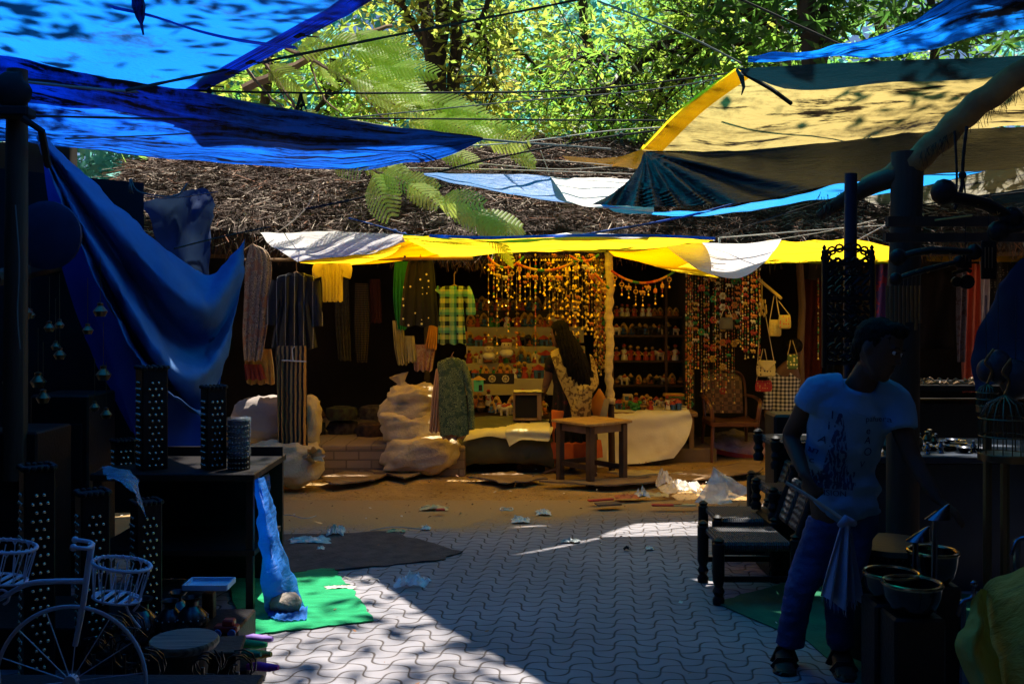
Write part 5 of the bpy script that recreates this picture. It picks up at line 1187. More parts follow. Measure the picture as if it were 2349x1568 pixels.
garment("blouse", [(596, 735, 790), (606, 733, 788), (650, 738, 786), (691, 740, 786)], K("yellow_cotton", (0.75, 0.60, 0.12), (0.8, 0.66, 0.18), 6, .9, transl=.35), "plain yellow blouse with short sleeves hanging under the white awning end", 9.45, seed=5, fold=12, sleeves=[([(742, 600), (728, 620), (731, 636)], .06, .045), ([(784, 600), (796, 618), (792, 636)], .06, .045)], hanger=False)
garment("dress", [(592, 944, 985), (605, 935, 994), (660, 925, 1000), (748, 916, 1006)], dots_mat("black_white_stars", (0.010, 0.010, 0.014), (0.85, 0.78, 0.55), 17, .17), "black sleeveless dress dotted with pale stars beside the plaid top", 9.35, seed=6, fold=8, hang_v=575)
garment("blouse", [(656, 1022, 1062), (664, 1010, 1070), (700, 1008, 1064), (788, 1004, 1070)], plaid_mat(), "yellow, green and black plaid blouse with puffed sleeves, brightly lit", 9.2, seed=7, fold=8, depth=.06, sleeves=[([(1014, 662), (1006, 672)], .05, .04), ([(1064, 662), (1078, 690), (1080, 722)], .055, .04)], hang_v=628)
garment("tunic", [(820, 1024, 1050), (824, 1018, 1056), (832, 1003, 1069), (866, 1006, 1066), (940, 1006, 1072), (998, 1010, 1076)], paisley_mat("green_paisley", (0.025, 0.045, 0.02), (0.36, 0.40, 0.12), (0.04, 0.08, 0.03), 12), "dark green paisley tunic hanging below the plaid blouse", 9.1, seed=8, fold=5, famp=.006, depth=.03, sleeves=[([(1064, 840), (1078, 900), (1082, 985)], .035, .025)], hang_v=812)
garment("trousers", [(845, 1000, 1022), (900, 992, 1018), (990, 984, 1012)], K("peach_cotton", (0.62, 0.34, 0.16), (0.7, 0.42, 0.22), 5, .9, transl=.15), "peach coloured trousers hanging just left of the green paisley tunic", 9.2, seed=9, hanger=False)
garment("blouse", [(985, 1015, 1060), (995, 1012, 1068), (1006, 1016, 1060)], K("pink_lining", (0.5, 0.3, 0.2)), "pink hem of a garment showing under the green paisley tunic", 9.16, seed=10, hanger=False, cat="garment")
for i, (r, m_, lab) in enumerate([
    ([(600, 905, 940), (680, 902, 936), (756, 910, 932)], K("emerald_cloth", (0.005, 0.16, 0.07), rough=.8), "emerald green scarf hanging left of the star dotted dress"),
    ([(735, 900, 925), (800, 905, 930), (836, 912, 935)], K("straw_cloth", (0.34, 0.28, 0.12)), "straw coloured scarf hanging low behind the emerald scarf"),
    ([(770, 925, 950), (830, 930, 958)], K("cream_cloth", (0.35, 0.30, 0.16)), "cream fringed scarf end below the star dotted dress"),
    ([(790, 945, 1000), (850, 950, 992)], paisley_mat("pink_flower", (0.42, 0.26, 0.16), (0.25, 0.06, 0.05), (0.45, 0.33, 0.2), 10), "flowered pink cloth folded over a rail beneath the star dotted dress"),
    ([(740, 985, 1004), (800, 975, 1002)], K("orange_cloth", (0.55, 0.24, 0.06)), "orange blouse half hidden behind the plaid blouse"),
    ([(760, 1046, 1072), (780, 1040, 1070)], K("rust_cloth", (0.32, 0.12, 0.04)), "rust coloured cloth tucked behind the hem of the plaid blouse"),
    ([(640, 770, 800), (720, 768, 802), (826, 776, 806)], K("shaded_grey_print", (0.03, 0.024, 0.02), (0.06, 0.05, 0.035), 22), "dim grey printed shirt deep inside the clothes shop"),  # this and the next two: interior shade put into darker colours
    ([(650, 815, 845), (740, 812, 848), (830, 818, 842)], stripe_mat("shaded_stripes", (0.015, 0.01, 0.01), (0.07, 0.05, 0.03), 40, 2), "dim striped tunic deep inside the clothes shop"),
    ([(640, 848, 872), (740, 850, 876)], K("shaded_maroon", (0.05, 0.01, 0.01)), "dim maroon blouse deep inside the clothes shop"),
    ([(835, 560, 600), (870, 565, 612)], K("crimson_cloth", (0.16, 0.02, 0.015)), "crimson cloth end beside the brown paisley dress")]):
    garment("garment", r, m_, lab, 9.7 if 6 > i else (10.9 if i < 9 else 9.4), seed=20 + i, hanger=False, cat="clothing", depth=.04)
# heaps of folded stock in the dark shop
for i in range(9):
    x = -2.45 + (i % 5) * .33; z = .30 + (i // 5) * .16; mb = MB(); c = Vector((x, 10.35 + .1 * (i % 3), z + .06))
    mb.loft([(c + Vector((0, 0, -.07)), .15, .12), (c + Vector((0, 0, -.02)), .17, .13), (c + Vector((0, 0, .05)), .15, .12), (c + Vector((0, 0, .07)), .08, .06)], 14, fold=lambda t, an: .1 * math.sin(an * 5 + t * 7 + i))
    mb.build("folded_clothes", K(f"stock_{'abc'[i % 3]}", ((0.10, 0.05, 0.03), (0.06, 0.07, 0.03), (0.10, 0.08, 0.06))[i % 3], (0.03, 0.02, 0.02), 16, .9), label="dim heap of folded clothes on the raised floor of the dark clothes shop", cat="clothes pile", group="folded clothes heaped in the dark shop")
mb = MB(); mb.tube([P(560, 596, 9.3), P(1085, 592, 9.3)], .018, 6); mb.build("hanging_rail", wood_mid, label="horizontal rail just under the yellow awning carrying the clothes", cat="rail")

# ================================================================== SACKS
sack_m = mat("woven_plastic_sack", (0.48, 0.37, 0.20), (0.62, 0.50, 0.30), 5, .75, bump=.7, bscale=38)
def sack_shape(name, c, r, label, rz=0, neckdir=None, m=None, seed=0, crease=.03, group="stuffed sacks beside the clothes shop", lean=0, fl=.75):
    mb = MB(); n, mm = 44, 26; vs = []; us = []
    ca, sa = math.cos(rz), math.sin(rz)
    for i in range(mm + 1):
        t = -math.pi / 2 + math.pi * i / mm
        for j in range(n):
            a = 2 * math.pi * j / n; sx = math.copysign(abs(math.cos(a)) ** fl, math.cos(a)); sy = math.copysign(abs(math.sin(a)) ** fl, math.sin(a))
            k = abs(math.cos(t)) ** .55; z = math.copysign(abs(math.sin(t)) ** .8, math.sin(t))
            p = Vector((r[0] * sx * k, r[1] * sy * k, r[2] * z)); q = (p.x * 4 + seed, p.y * 4, p.z * 4)
            q2 = (p.x * 5 + seed * 3, p.y * 5, p.z * 13); dsp = crease * (fbm(q, .8) * 1.3 + .45 - 1.7 * abs(fbm(q2, .8)) ** .8 + .25 * math.sin(p.x * 30 - p.z * 70 + 7 * fbm(q, .7)) * max(0, fbm(q2, .5)))
            p += p.normalized() * dsp; p.x += lean * p.z
            vs.append(Vector(c) + Vector((p.x * ca - p.y * sa, p.x * sa + p.y * ca, p.z + r[2]))); us.append((j / n, i / mm))
    for v_ in vs: v_.z = max(v_.z, c[2] + .002)
    fs = [(i * n + j, i * n + (j + 1) % n, (i + 1) * n + (j + 1) % n, (i + 1) * n + j) for i in range(mm) for j in range(n)]
    mb.add(vs, fs, 0, us)
    o = mb.build(name, m or sack_m, label=label, cat="sack", group=group, auto=None)
    if neckdir is not None:
        k = MB(); d = Vector(neckdir).normalized(); p = Vector(c) + Vector((0, 0, r[2])) + Vector((d.x * r[0], d.y * r[1], d.z * r[2])) * .9
        k.loft([(p - d * .05, .12, .10, frame(d)), (p + d * .02, .05, .045, frame(d)), (p + d * .05, .035, .03, frame(d)), (p + d * .09, .06, .05, frame(d)), (p + d * .13, .09, .06, frame(d))], 20, fold=lambda t, an: .22 * math.sin(an * 7), cap=False)
        k.build("tied_neck", m or sack_m, o, auto=None)
    return o
sack_shape("sack", (X(652, 8.9), 8.9, .02), (.35, .26, .21), "bulging pale sack lying lowest of the left pile, under the striped trousers", seed=1, neckdir=(.75, -.6, .35), crease=.034)
sack_shape("sack", (X(600, 9.15), 9.15, .38), (.27, .22, .215), "dim grey brown sack upright on top of the left pile behind the studded drum", seed=2, m=mat("grey_sack", (0.24, 0.20, 0.17), (0.32, 0.27, 0.22), 3, .8, bump=.3), crease=.02)
sack_shape("sack", (X(712, 9.1), 9.1, .36), (.09, .16, .23), "cream sack standing behind the right side of the striped trousers", seed=3, crease=.03)
sack_shape("sack", (X(965, 9.62), 9.62, .03), (.37, .28, .19), "fat cream sack lying lowest of the middle pile, slumped to the right", seed=4, lean=.35, crease=.038)
sack_shape("sack", (X(950, 9.72), 9.72, .24), (.32, .25, .20), "creased yellowish sack in the middle of the centre pile", seed=5, rz=.1, lean=-.35, crease=.038)
sack_shape("sack", (X(940, 9.74), 9.74, .47), (.27, .22, .20), "yellow lit sack with a slack open mouth on top of the centre pile", seed=6, lean=.15, crease=.038, neckdir=(-.3, -.1, 1))
sack_shape("sack", (X(1020, 9.85), 9.85, .36), (.14, .14, .16), "small grey sack tucked behind the green paisley tunic", seed=7, m=MT.get("grey_sack") or K("grey_sack_cloth", (0.25, 0.21, 0.17)), crease=.015)

# ================================================================== PLATFORM, TABLES
mb = MB(); x0, x1 = X(1050, 9.9), X(1268, 9.9); rows = []
prof = [(Z(962, 10.3), 10.3), (.53, 10.05), (.50, 9.9), (.46, 9.72), (.37, 9.62), (.22, 9.60), (.12, 9.66), (.09, 9.8)]
for z, y in prof:
    rows.append([Vector((x0 + (x1 - x0) * i / 40 + (.04 * math.sin(i)) * .1, y + .05 * (abs(i / 20 - 1) ** 3) + .012 * fbm((i * .3, z * 9, 0), 1), z - .07 * (abs(i / 20 - 1) ** 4) + .01 * fbm((i * .2, z, 4), 1))) for i in range(41)])
rows = sheet(cgrid(rows[:1] + rows[1:], 1, 4), .012, 6); mb.grid(rows, 0, uvlen(rows))
o = mb.build("covered_platform", mat("olive_tarp_cover", (0.16, 0.15, 0.06), (0.10, 0.10, 0.045), 4, .6, bump=.35, bscale=20), label="low rounded platform wrapped in dull olive tarpaulin, raised off the ground", cat="platform", auto=None)
mb = MB(); mb.box(((x0 + x1) / 2, 10.15, .26), (x1 - x0 - .2, .8, .34), bev=.02); mb.box((x1 - .22, 9.9, .08), (.28, .2, .16)); mb.box((x0 + .2, 10.1, .08), (.2, .2, .16)); mb.build("base_block", wood_dark, o)
def drape_top(pts_top, drop, m, label, name="cloth", amp=.012, n=44):
    """cloth lying over an edge: back edge, front edge then hanging hem"""
    mb = MB(); rows = sheet(cgrid([[Vector(p) for p in r] for r in pts_top], 10, 6), amp, 10); mb.grid(rows, 0, uvlen(rows))
    o = mb.build(name, m, label=label, cat="cloth", auto=None); md = o.modifiers.new("t", 'SOLIDIFY'); md.thickness = .005; md.offset = 1; return o
ycl = mat("cream_yellow_cloth", (0.80, 0.72, 0.34), (0.86, 0.80, 0.44), 4, .9, bump=.25)
drape_top([[P(1098, 962, 10.2), P(1150, 958, 10.2), P(1210, 958, 10.2), P(1265, 962, 10.2)], [P(1086, 972, 9.95), P(1150, 970, 9.9), P(1210, 970, 9.9), P(1268, 974, 9.9)], [P(1075, 990, 9.66), P(1140, 985, 9.60), P(1205, 985, 9.58), P(1268, 985, 9.6)], [P(1062, 1012, 9.6), P(1120, 1000, 9.56), P(1160, 1006, 9.54), P(1258, 1012, 9.55)]], 0, ycl, "cream yellow cloth spread over the left half of the olive platform")
drape_top([[P(1165, 968, 9.9), P(1200, 966, 9.9), P(1262, 966, 9.9)], [P(1160, 984, 9.56), P(1200, 984, 9.55), P(1262, 984, 9.56)], [P(1160, 1000, 9.53), P(1205, 1002, 9.53), P(1262, 1005, 9.54)], [P(1168, 1024, 9.52), P(1200, 1008, 9.51), P(1258, 1012, 9.53)]], 0, ycl, "second yellow cloth with a pointed corner hanging over the platform front")
# white clothed display table
tb = empty("display_table", (X(1470, 10.6), 10.6, 0), "display table of knick-knacks wrapped to the ground in a stained white cloth", "table")
mb = MB(); mb.box((X(1470, 10.75), 10.78, .50), (1.12, .7, .05), bev=.01)
for sx in (-.5, .5):
    for y in (10.5, 11.05): mb.box((X(1470, 10.75) + sx, y, .24), (.05, .05, .48))
mb.build("table_frame", wood_mid, tb)
C = [[(1340, 935, 11.1), (1400, 930, 11.1), (1500, 930, 11.1), (1572, 930, 11.1)], [(1345, 946, 10.55), (1400, 948, 10.42), (1500, 945, 10.40), (1578, 940, 10.45)], [(1342, 975, 10.42), (1400, 985, 10.36), (1500, 985, 10.34), (1588, 965, 10.4)],
     [(1344, 1020, 10.35), (1400, 1030, 10.32), (1500, 1035, 10.28), (1575, 1010, 10.32)], [(1345, 1066, 10.18), (1400, 1066, 10.2), (1470, 1062, 10.2), (1545, 1050, 10.28)]]
rows = sheet(cgrid([[P(*c) for c in r] for r in C], 12, 8), .018, 6); mb = MB(); mb.grid(rows, 0, uvlen(rows))
mb.build("tablecloth", mat("stained_white_cloth", (0.84, 0.80, 0.70), (0.70, 0.60, 0.42), 3, .9, bump=.25, contrast=(.5, .75)), tb, auto=None)
C = [[(1330, 1000, 10.3), (1352, 990, 10.2), (1392, 985, 10.25)], [(1340, 1040, 10.1), (1362, 1040, 10.05), (1392, 1035, 10.1)], [(1350, 1070, 10.0), (1372, 1072, 10.0), (1395, 1068, 10.05)]]
rows = sheet(cgrid([[P(*c) for c in r] for r in C], 8, 6), .015, 9); mb = MB(); mb.grid(rows, 0, uvlen(rows)); mb.build("cloth_corner", mat("stained_white_cloth_end", (0.68, 0.62, 0.5), None, 3, .9), tb, auto=None)
# small wooden table, turned corner-on
st = empty("small_table", (X(1356, 9.3), 9.3, 0), "small worn wooden table standing corner-on in front of the woman", "table")
ctr = Vector((X(1357, 9.28), 9.28, 0)); rz = R(38); hw = .235
M2 = Matrix.Rotation(rz, 3, 'Z'); topz = .575
mb = MB()
for i in range(3): mb.box(ctr + M2 @ Vector((-.18 + .18 * i, 0, topz - .012 + .001 * i)), (.176, .54, .024), rz=rz, bev=.004)
mb.build("table_top", mat("weathered_ply", (0.34, 0.20, 0.07), (0.46, 0.30, 0.11), 4, .75, bump=.3, stretch=(1, 8, 1)), st)
for sx in (-1, 1):
    for sy in (-1, 1):
        l = MB(); p = ctr + M2 @ Vector((sx * hw * .88, sy * hw * .88, topz / 2 - .015)); l.box(p, (.062, .062, topz - .03), rz=rz, bev=.006, taper=.72); l.build("leg", MT.get('shaded_leg_wood') or K('shaded_leg_wood', (0.07, 0.038, 0.018), (0.13, 0.07, 0.035), 5, .7, bump=.35), st)  # shadow on the legs put into a darker wood colour
mb = MB()
for s_ in (-1, 1): mb.box(ctr + M2 @ Vector((s_ * hw * .86, 0, topz - .062)), (.025, hw * 1.62, .075), rz=rz); mb.box(ctr + M2 @ Vector((0, s_ * hw * .86, topz - .062)), (hw * 1.62, .025, .075), rz=rz)
mb.build("apron", wood_mid, st)
mb = MB(); mb.box(ctr + M2 @ Vector((hw * .88, 0, .14)), (.03, hw * 1.65, .045), rz=rz); mb.box(ctr + M2 @ Vector((0, hw * .88, .17)), (hw * 1.65, .03, .045), rz=rz); mb.box(ctr + M2 @ Vector((-hw * .88, 0, .17)), (.03, hw * 1.65, .045), rz=rz)
mb.build("stretcher", wood_dark, st)
# brown plastic chair
ch = empty("plastic_chair", (X(1675, 10.6), 10.6, 0), "brown plastic armchair with a woven panel back facing the walkway", "chair")
pl = K("brown_moulded_plastic", (0.13, 0.045, 0.018), rough=.4, spec=.5); cx = X(1676, 10.6)
for sx in (-1, 1):
    for (y, yb) in ((10.42, 10.36), (10.86, 10.95)):
        l = MB(); l.tube([(cx + sx * .225, y, .44), (cx + sx * .25, yb, 0)], [.032, .022], 8, flat=.7); l.build("leg", pl, ch)
mb = MB(); rows = [[Vector((cx - .25 + .5 * i / 10, 10.36 + .52 * j / 6, .43 + .012 * math.cos(i / 10 * 6.28) - .01 * math.sin(j / 6 * 3.1))) for i in range(11)] for j in range(7)]
mb.grid(rows); mb.grid([[p + Vector((0, 0, -.02)) for p in r][::-1] for r in rows]); mb.box((cx, 10.37, .405), (.48, .02, .05), bev=.006)
for sx in (-1, 1): mb.box((cx + sx * .245, 10.62, .405), (.02, .5, .05), bev=.006)
mb.build("seat", pl, ch)
mb = MB(); bk = lambda a, t: Vector((cx + (.20 + .035 * t) * math.cos(a) * (1 if abs(math.cos(a)) < .99 else 1), 10.88 + .10 * t, .5 + .42 * t))
fr_ = [Vector((cx - .225, 10.86, .42)), Vector((cx - .235, 10.92, .65)), Vector((cx - .215, 10.98, .86)), Vector((cx - .1, 11.0, .925)), Vector((cx + .1, 11.0, .925)), Vector((cx + .215, 10.98, .86)), Vector((cx + .235, 10.92, .65)), Vector((cx + .225, 10.86, .42))]
mb.tube(spline(fr_, 6), .026, 8, flat=.6); mb.build("back_frame", pl, ch)
m, nt, bs, out = newmat("woven_plastic_panel"); v = _coord(nt, 'Object'); s = _sep(nt, v)
ck = nt.nodes.new("ShaderNodeTexChecker"); ck.inputs['Scale'].default_value = 22; nt.links.new(v, ck.inputs[0]); nt.links.new(_mix(nt, ck.outputs[1], (0.09, 0.035, 0.015), (0.20, 0.09, 0.035)), bs.inputs[0]); _bump(nt, bs, ck.outputs[1], .6, .004); bs.inputs['Roughness'].default_value = .5
mb = MB(); mb.grid([[Vector((cx - .205 + .41 * i / 10, 10.90 + .09 * j / 6, .47 + .43 * j / 6 - (0.05 * abs(i / 5 - 1) ** 4 if j == 6 else 0))) for i in range(11)] for j in range(7)]); mb.grid([[Vector((cx - .205 + .41 * i / 10, 10.912 + .09 * j / 6, .47 + .43 * j / 6 - (0.05 * abs(i / 5 - 1) ** 4 if j == 6 else 0))) for i in range(11)][::-1] for j in range(7)])
mb.build("woven_back_panel", m, ch)
for sx in (-1, 1):
    mb = MB(); mb.tube(spline([(cx + sx * .24, 10.95, .66), (cx + sx * .27, 10.7, .665), (cx + sx * .275, 10.45, .64), (cx + sx * .25, 10.38, .56), (cx + sx * .235, 10.39, .43)], 5), .024, 8, flat=.7); mb.build("armrest", pl, ch)
# wrapped awning pole
pp = empty("awning_pole", (X(1400, 9.85), 9.85, 0), "wooden pole wrapped in yellowish cloth holding up the awning behind the small table", "pole")
mb = MB(); mb.tube([(X(1404, 9.85), 9.85, 0), P(1398, 700, 9.85), P(1396, 560, 9.85)], [.034, .03, .028], 10); mb.build("post", wood_dark, pp)
mb = MB(); mb.loft([(P(1398 + 1.5 * math.sin(v * .05), v, 9.84), .040 + .005 * math.sin(v * .21), .040 + .004 * math.sin(v * .31 + 1)) for v in range(578, 918, 5)], 14, fold=lambda t, an: .10 * math.sin(an * 2 + t * 60)); mb.tube([P(1402, 912, 9.8), P(1400, 925, 9.8)], .045, 8)
mb.build("cloth_wrapping", mat("wrapped_cotton", (0.66, 0.54, 0.26), (0.56, 0.44, 0.20), 5, .9, bump=.7, bscale=26, stretch=(1, 1, 3)), pp, auto=None)
mb = MB(); rows = cgrid([[P(1386, 915, 9.78), P(1398, 912, 9.76)], [P(1378, 945, 9.76), P(1394, 945, 9.74)], [P(1372, 972, 9.77), P(1388, 975, 9.75)]], 8, 6); mb.grid(rows); mb.build("knot_tail", MT.get("x") or K("grey_rag_tail", (0.45, 0.38, 0.2)), pp, auto=None)
# speaker-like black box and things on the platform
bx = empty("wooden_box", P(1210, 962, 9.95), "dark open box with a pale cloth on top standing on the platform", "box")
mb = MB(); c = P(1208, 930, 9.95); w_, h_ = .26, .27
for dx, dz, sx, sz in ((-.125, 0, .02, .27), (.125, 0, .045, .27), (0, .125, .25, .02), (0, -.125, .25, .02)): mb.box(c + Vector((dx, 0, dz)), (sx, .24, sz), bev=.003)
mb.box(c + Vector((0, .1, 0)), (.25, .02, .25)); mb.build("box_frame", wood_mid, bx)
mb = MB(); mb.box(c + Vector((0, -.09, 0)), (.22, .01, .22)); mb.build("mesh_front", blk, bx)
mb = MB(); rows = sheet([[c + Vector((-.13 + .30 * i / 10, -.13 + .26 * j / 5, .148)) for i in range(11)] for j in range(6)], .006, 20); mb.grid(rows); mb.build("cover_cloth", ycl, bx)
# ================================================================== FIGURINES, SHELVES
fcols = [K("clay_" + n, c, rough=.5) for n, c in (("red", (0.38, 0.05, 0.03)), ("ochre", (0.50, 0.30, 0.06)), ("cream", (0.60, 0.50, 0.34)), ("green", (0.04, 0.20, 0.07)), ("black", (0.02, 0.016, 0.014)), ("orange", (0.55, 0.18, 0.04)), ("blue", (0.05, 0.12, 0.30)), ("brown", (0.14, 0.07, 0.03)), ("white", (0.70, 0.64, 0.52)))]
def proto_doll(h, body, trim, face=7):
    mb = MB(); s = h / .12
    mb.lathe((0, 0, 0), [(.026 * s, 0), (.030 * s, .01 * s), (.022 * s, .04 * s), (.018 * s, .062 * s), (.024 * s, .075 * s), (.010 * s, .085 * s)], 10, 0)
    mb.ell((0, 0, .099 * s), .014 * s, 8, 6, 2); mb.lathe((0, 0, .106 * s), [(.017 * s, 0), (.018 * s, .006 * s), (.010 * s, .014 * s), (.002, .018 * s)], 8, 1)
    for sg in (-1, 1): mb.tube([(sg * .022 * s, 0, .074 * s), (sg * .034 * s, -.008 * s, .055 * s), (sg * .014 * s, -.024 * s, .046 * s)], .006 * s, 5, 1)
    return mb, [fcols[body], fcols[trim], fcols[face]]
def proto_elephant(h, body, trim):
    mb = MB(); s = h / .1
    mb.ell((0, 0, .058 * s), (.045 * s, .028 * s, .030 * s), 12, 8, 0); mb.ell((-.048 * s, 0, .070 * s), (.022 * s, .019 * s, .022 * s), 10, 6, 0)
    for x in (-.026, .026):
        for y in (-.015, .015): mb.tube([(x * s, y * s, .05 * s), (x * s, y * s, 0)], [.011 * s, .010 * s], 7, 0)
    mb.tube([(-.066 * s, 0, .066 * s), (-.076 * s, 0, .045 * s), (-.074 * s, 0, .022 * s), (-.084 * s, 0, .014 * s)], [.010 * s, .008 * s, .006 * s, .004 * s], 6, 0)
    for y in (-1, 1): mb.ell((-.040 * s, y * .021 * s, .070 * s), (.014 * s, .003 * s, .018 * s), 8, 5, 0)
    mb.ell((0, 0, .078 * s), (.030 * s, .029 * s, .014 * s), 10, 6, 1); mb.lathe((0, 0, .088 * s), [(.012 * s, 0), (.014 * s, .008 * s), (.003, .02 * s)], 8, 2); mb.tube([(.044 * s, 0, .068 * s), (.052 * s, 0, .04 * s)], .003 * s, 4, 0)
    return mb, [fcols[body], fcols[trim], fcols[1]]
def proto_seated(h, body, trim):
    mb = MB(); s = h / .1
    mb.ell((0, 0, .014 * s), (.036 * s, .026 * s, .014 * s), 12, 6, 0); mb.ell((0, 0, .042 * s), (.020 * s, .016 * s, .026 * s), 10, 6, 0); mb.ell((0, 0, .076 * s), (.014 * s, .014 * s, .015 * s), 8, 6, 2)
    mb.lathe((0, 0, .086 * s), [(.013 * s, 0), (.014 * s, .005 * s), (.006 * s, .014 * s), (.001, .02 * s)], 8, 1)
    mb.loft([((0, .018 * s, z * s), w_ * s, .004 * s) for z, w_ in ((0, .034), (.03, .040), (.07, .036), (.10, .018), (.112, .003))], 12, 1)
    for sg in (-1, 1): mb.tube([(sg * .018 * s, 0, .056 * s), (sg * .030 * s, -.012 * s, .034 * s), (sg * .012 * s, -.024 * s, .024 * s)], .005 * s, 5, 2)
    return mb, [fcols[body], fcols[trim], fcols[7]]
def proto_hut(h, body, trim):
    mb = MB(); s = h / .1
    mb.box((0, 0, .03 * s), (.07 * s, .05 * s, .06 * s), mi=0, bev=.003 * s); mb.loft([((0, 0, .06 * s), .05 * s, .04 * s), ((0, 0, .075 * s), .045 * s, .035 * s), ((0, 0, .10 * s), .004, .004)], 4, 1); mb.box((0, -.026 * s, .022 * s), (.022 * s, .004 * s, .044 * s), mi=2)
    return mb, [fcols[body], fcols[trim], fcols[4]]
def proto_pot(h, body, trim):
    mb = MB(); s = h / .1
    mb.lathe((0, 0, 0), [(.016 * s, 0), (.034 * s, .02 * s), (.038 * s, .04 * s), (.028 * s, .062 * s), (.014 * s, .074 * s), (.020 * s, .09 * s), (.016 * s, .09 * s), (.010 * s, .07 * s)], 14, 0); mb.lathe((0, 0, .036 * s), [(.0385 * s, 0), (.0395 * s, .004 * s), (.0385 * s, .008 * s)], 14, 1)
    return mb, [fcols[body], fcols[trim], fcols[2]]
protos_f = []
kinds = [("doll_figurine", proto_doll, (.13, 0, 1), "doll"), ("doll_figurine", proto_doll, (.12, 3, 5), "doll"), ("elephant_figurine", proto_elephant, (.10, 2, 0), "elephant"), ("seated_figurine", proto_seated, (.11, 5, 1), "seated deity"), ("seated_figurine", proto_seated, (.12, 6, 1), "seated deity"),
         ("toy_hut", proto_hut, (.11, 6, 0), "hut"), ("clay_pot", proto_pot, (.09, 7, 1), "pot"), ("doll_figurine", proto_doll, (.14, 8, 0), "doll"), ("elephant_figurine", proto_elephant, (.11, 4, 1), "elephant")]
for nm, fn, a, w_ in kinds:
    mb, ms = fn(*a); o = mb.build(nm, ms, origin=(0, 0, 0)); protos_f.append((o, nm, w_)); 
usedp = set()
def put_fig(k, loc, rz, s, label, group):
    o0, nm, w_ = protos_f[k]
    o = o0 if k not in usedp else o0.copy()
    if k in usedp: COL.objects.link(o)
    usedp.add(k); o.location = loc; o.rotation_euler = (0, 0, rz); o.scale = (s, s, s); o['label'] = label.format(w_); o['category'] = "figurine"; o['group'] = group
    return o
rf = random.Random(5)
# stepped display with white cloth fronts
sd = empty("stepped_display", (X(1165, 11.2), 11.2, 0), "tiered display stand with white cloth risers crowded with clay figurines", "display stand")
stepcloth = K("cream_riser_cloth", (0.34, 0.29, 0.19), (0.44, 0.38, 0.26), 3, .9)
tiers = [(868, 10.75, "lowest"), (833, 10.95, "second lowest"), (794, 11.15, "middle"), (750, 11.35, "second highest"), (712, 11.55, "highest")]
xa, xb = X(1068, 11), X(1345, 11)
for i, (v, y, nm) in enumerate(tiers):
    z = Z(v, y); mb = MB(); mb.box(((xa + xb) / 2, y + .10, z - .09), (xb - xa, .2, .18), bev=.004); mb.build("step", stepcloth if i < 4 else shopwall, sd, smooth=False)
    x = xa + .04
    while x < xb - .03:
        k = rf.choice((0, 1, 2, 3, 4, 0, 7, 3, 5, 8)) if i < 4 else rf.choice((0, 3, 4, 7)); s_ = rf.uniform(.8, 1.35) * (1.1 if i == 0 else .98)
        put_fig(k, (x, y + rf.uniform(.03, .10), z), rf.uniform(-.6, .6) + (math.pi if rf.random() < .3 and k in (2, 8) else 0), s_, "small painted clay {} on the " + nm + " tier of the white stepped display", "figurines on the " + nm + " tier")
        x += rf.uniform(.042, .080) * s_
# right shelf unit
su = empty("shelf_unit", (X(1490, 11.2), 11.2, 0), "dark shelf unit against the wall right of the wrapped pole, filled with figurines", "shelf")
xs0, xs1 = X(1405, 11.2), X(1572, 11.2)
for v in (725, 768, 826, 882, 940):
    mb = MB(); mb.box(((xs0 + xs1) / 2, 11.28, Z(v, 11.2) - .01), (xs1 - xs0, .26, .02)); mb.build("shelf_board", wood_dark, su, smooth=False)
mb = MB(); mb.box((xs1, 11.25, 1.15), (.03, .3, 2.1)); mb.box((X(1528, 11.1), 11.1, 1.0), (.025, .03, 1.9)); mb.build("upright", wood_dark, su, smooth=False)
for vi, (v, nm, ks, sc2) in enumerate([(725, "top", (3, 7, 0), .9), (768, "second", (2, 8, 2, 4), 1.1), (826, "third", (0, 1, 7, 0, 2), 1.15), (882, "fourth", (2, 3, 8, 6), 1.0)]):
    x = xs0 + .05
    while x < xs1 - .05:
        put_fig(rf.choice(ks), (x, 11.2 + rf.uniform(0, .08), Z(v, 11.2)), rf.uniform(-.5, .5), sc2 * rf.uniform(.85, 1.15), "small clay {} on the " + nm + " board of the dark shelf unit", "figurines on the " + nm + " shelf board"); x += rf.uniform(.06, .10)
# on the white clothed table
for i in range(54):
    x = rf.uniform(X(1415, 10.7), X(1568, 10.7)); y = rf.uniform(10.50, 11.0)
    put_fig(rf.choice((2, 3, 0, 5, 6, 1, 8, 7)), (x, y, .545), rf.uniform(-1, 1), rf.uniform(.6, 1.15), "tiny painted {} in the jumble on the white clothed display table", "trinkets on the white clothed table")
mb = MB()
for i in range(22):
    a = i * .9; mb.ell(P(1452 + 9 * math.cos(a) + i * .5, 930 + 7 * math.sin(a * 1.3), 10.55 + .05 * math.sin(a)), (.028, .028, .024), 7, 5)
mb.build("green_bead_heap", K("glossy_green", (0.02, 0.22, 0.05), rough=.25, spec=.6), label="heap of glossy green bead strings on the white clothed table", cat="beads", smooth=True)
for i, (u, v, dx, dz, c) in enumerate([(1545, 905, .22, .03, 1), (1548, 912, .2, .03, 3), (1440, 912, .10, .08, 2), (1560, 934, .10, .05, 2), (1430, 935, .05, .07, 0)]):
    mb = MB(); mb.box(P(u, v, 10.8), (dx, .12, dz), bev=.005); mb.box(P(u, v, 10.8) + Vector((0, -.061, 0)), (dx * .8, .004, dz * .5), mi=1)
    mb.build("trinket_box", [fcols[c], fcols[(c + 4) % 9]], label=["flat yellow lidded box at the right of the display table", "flat green box under the yellow lidded one on the display table", "cream box standing left of the middle on the display table", "low cream box at the right front corner of the display table", "small red box at the left end of the display table"][i], cat="box")
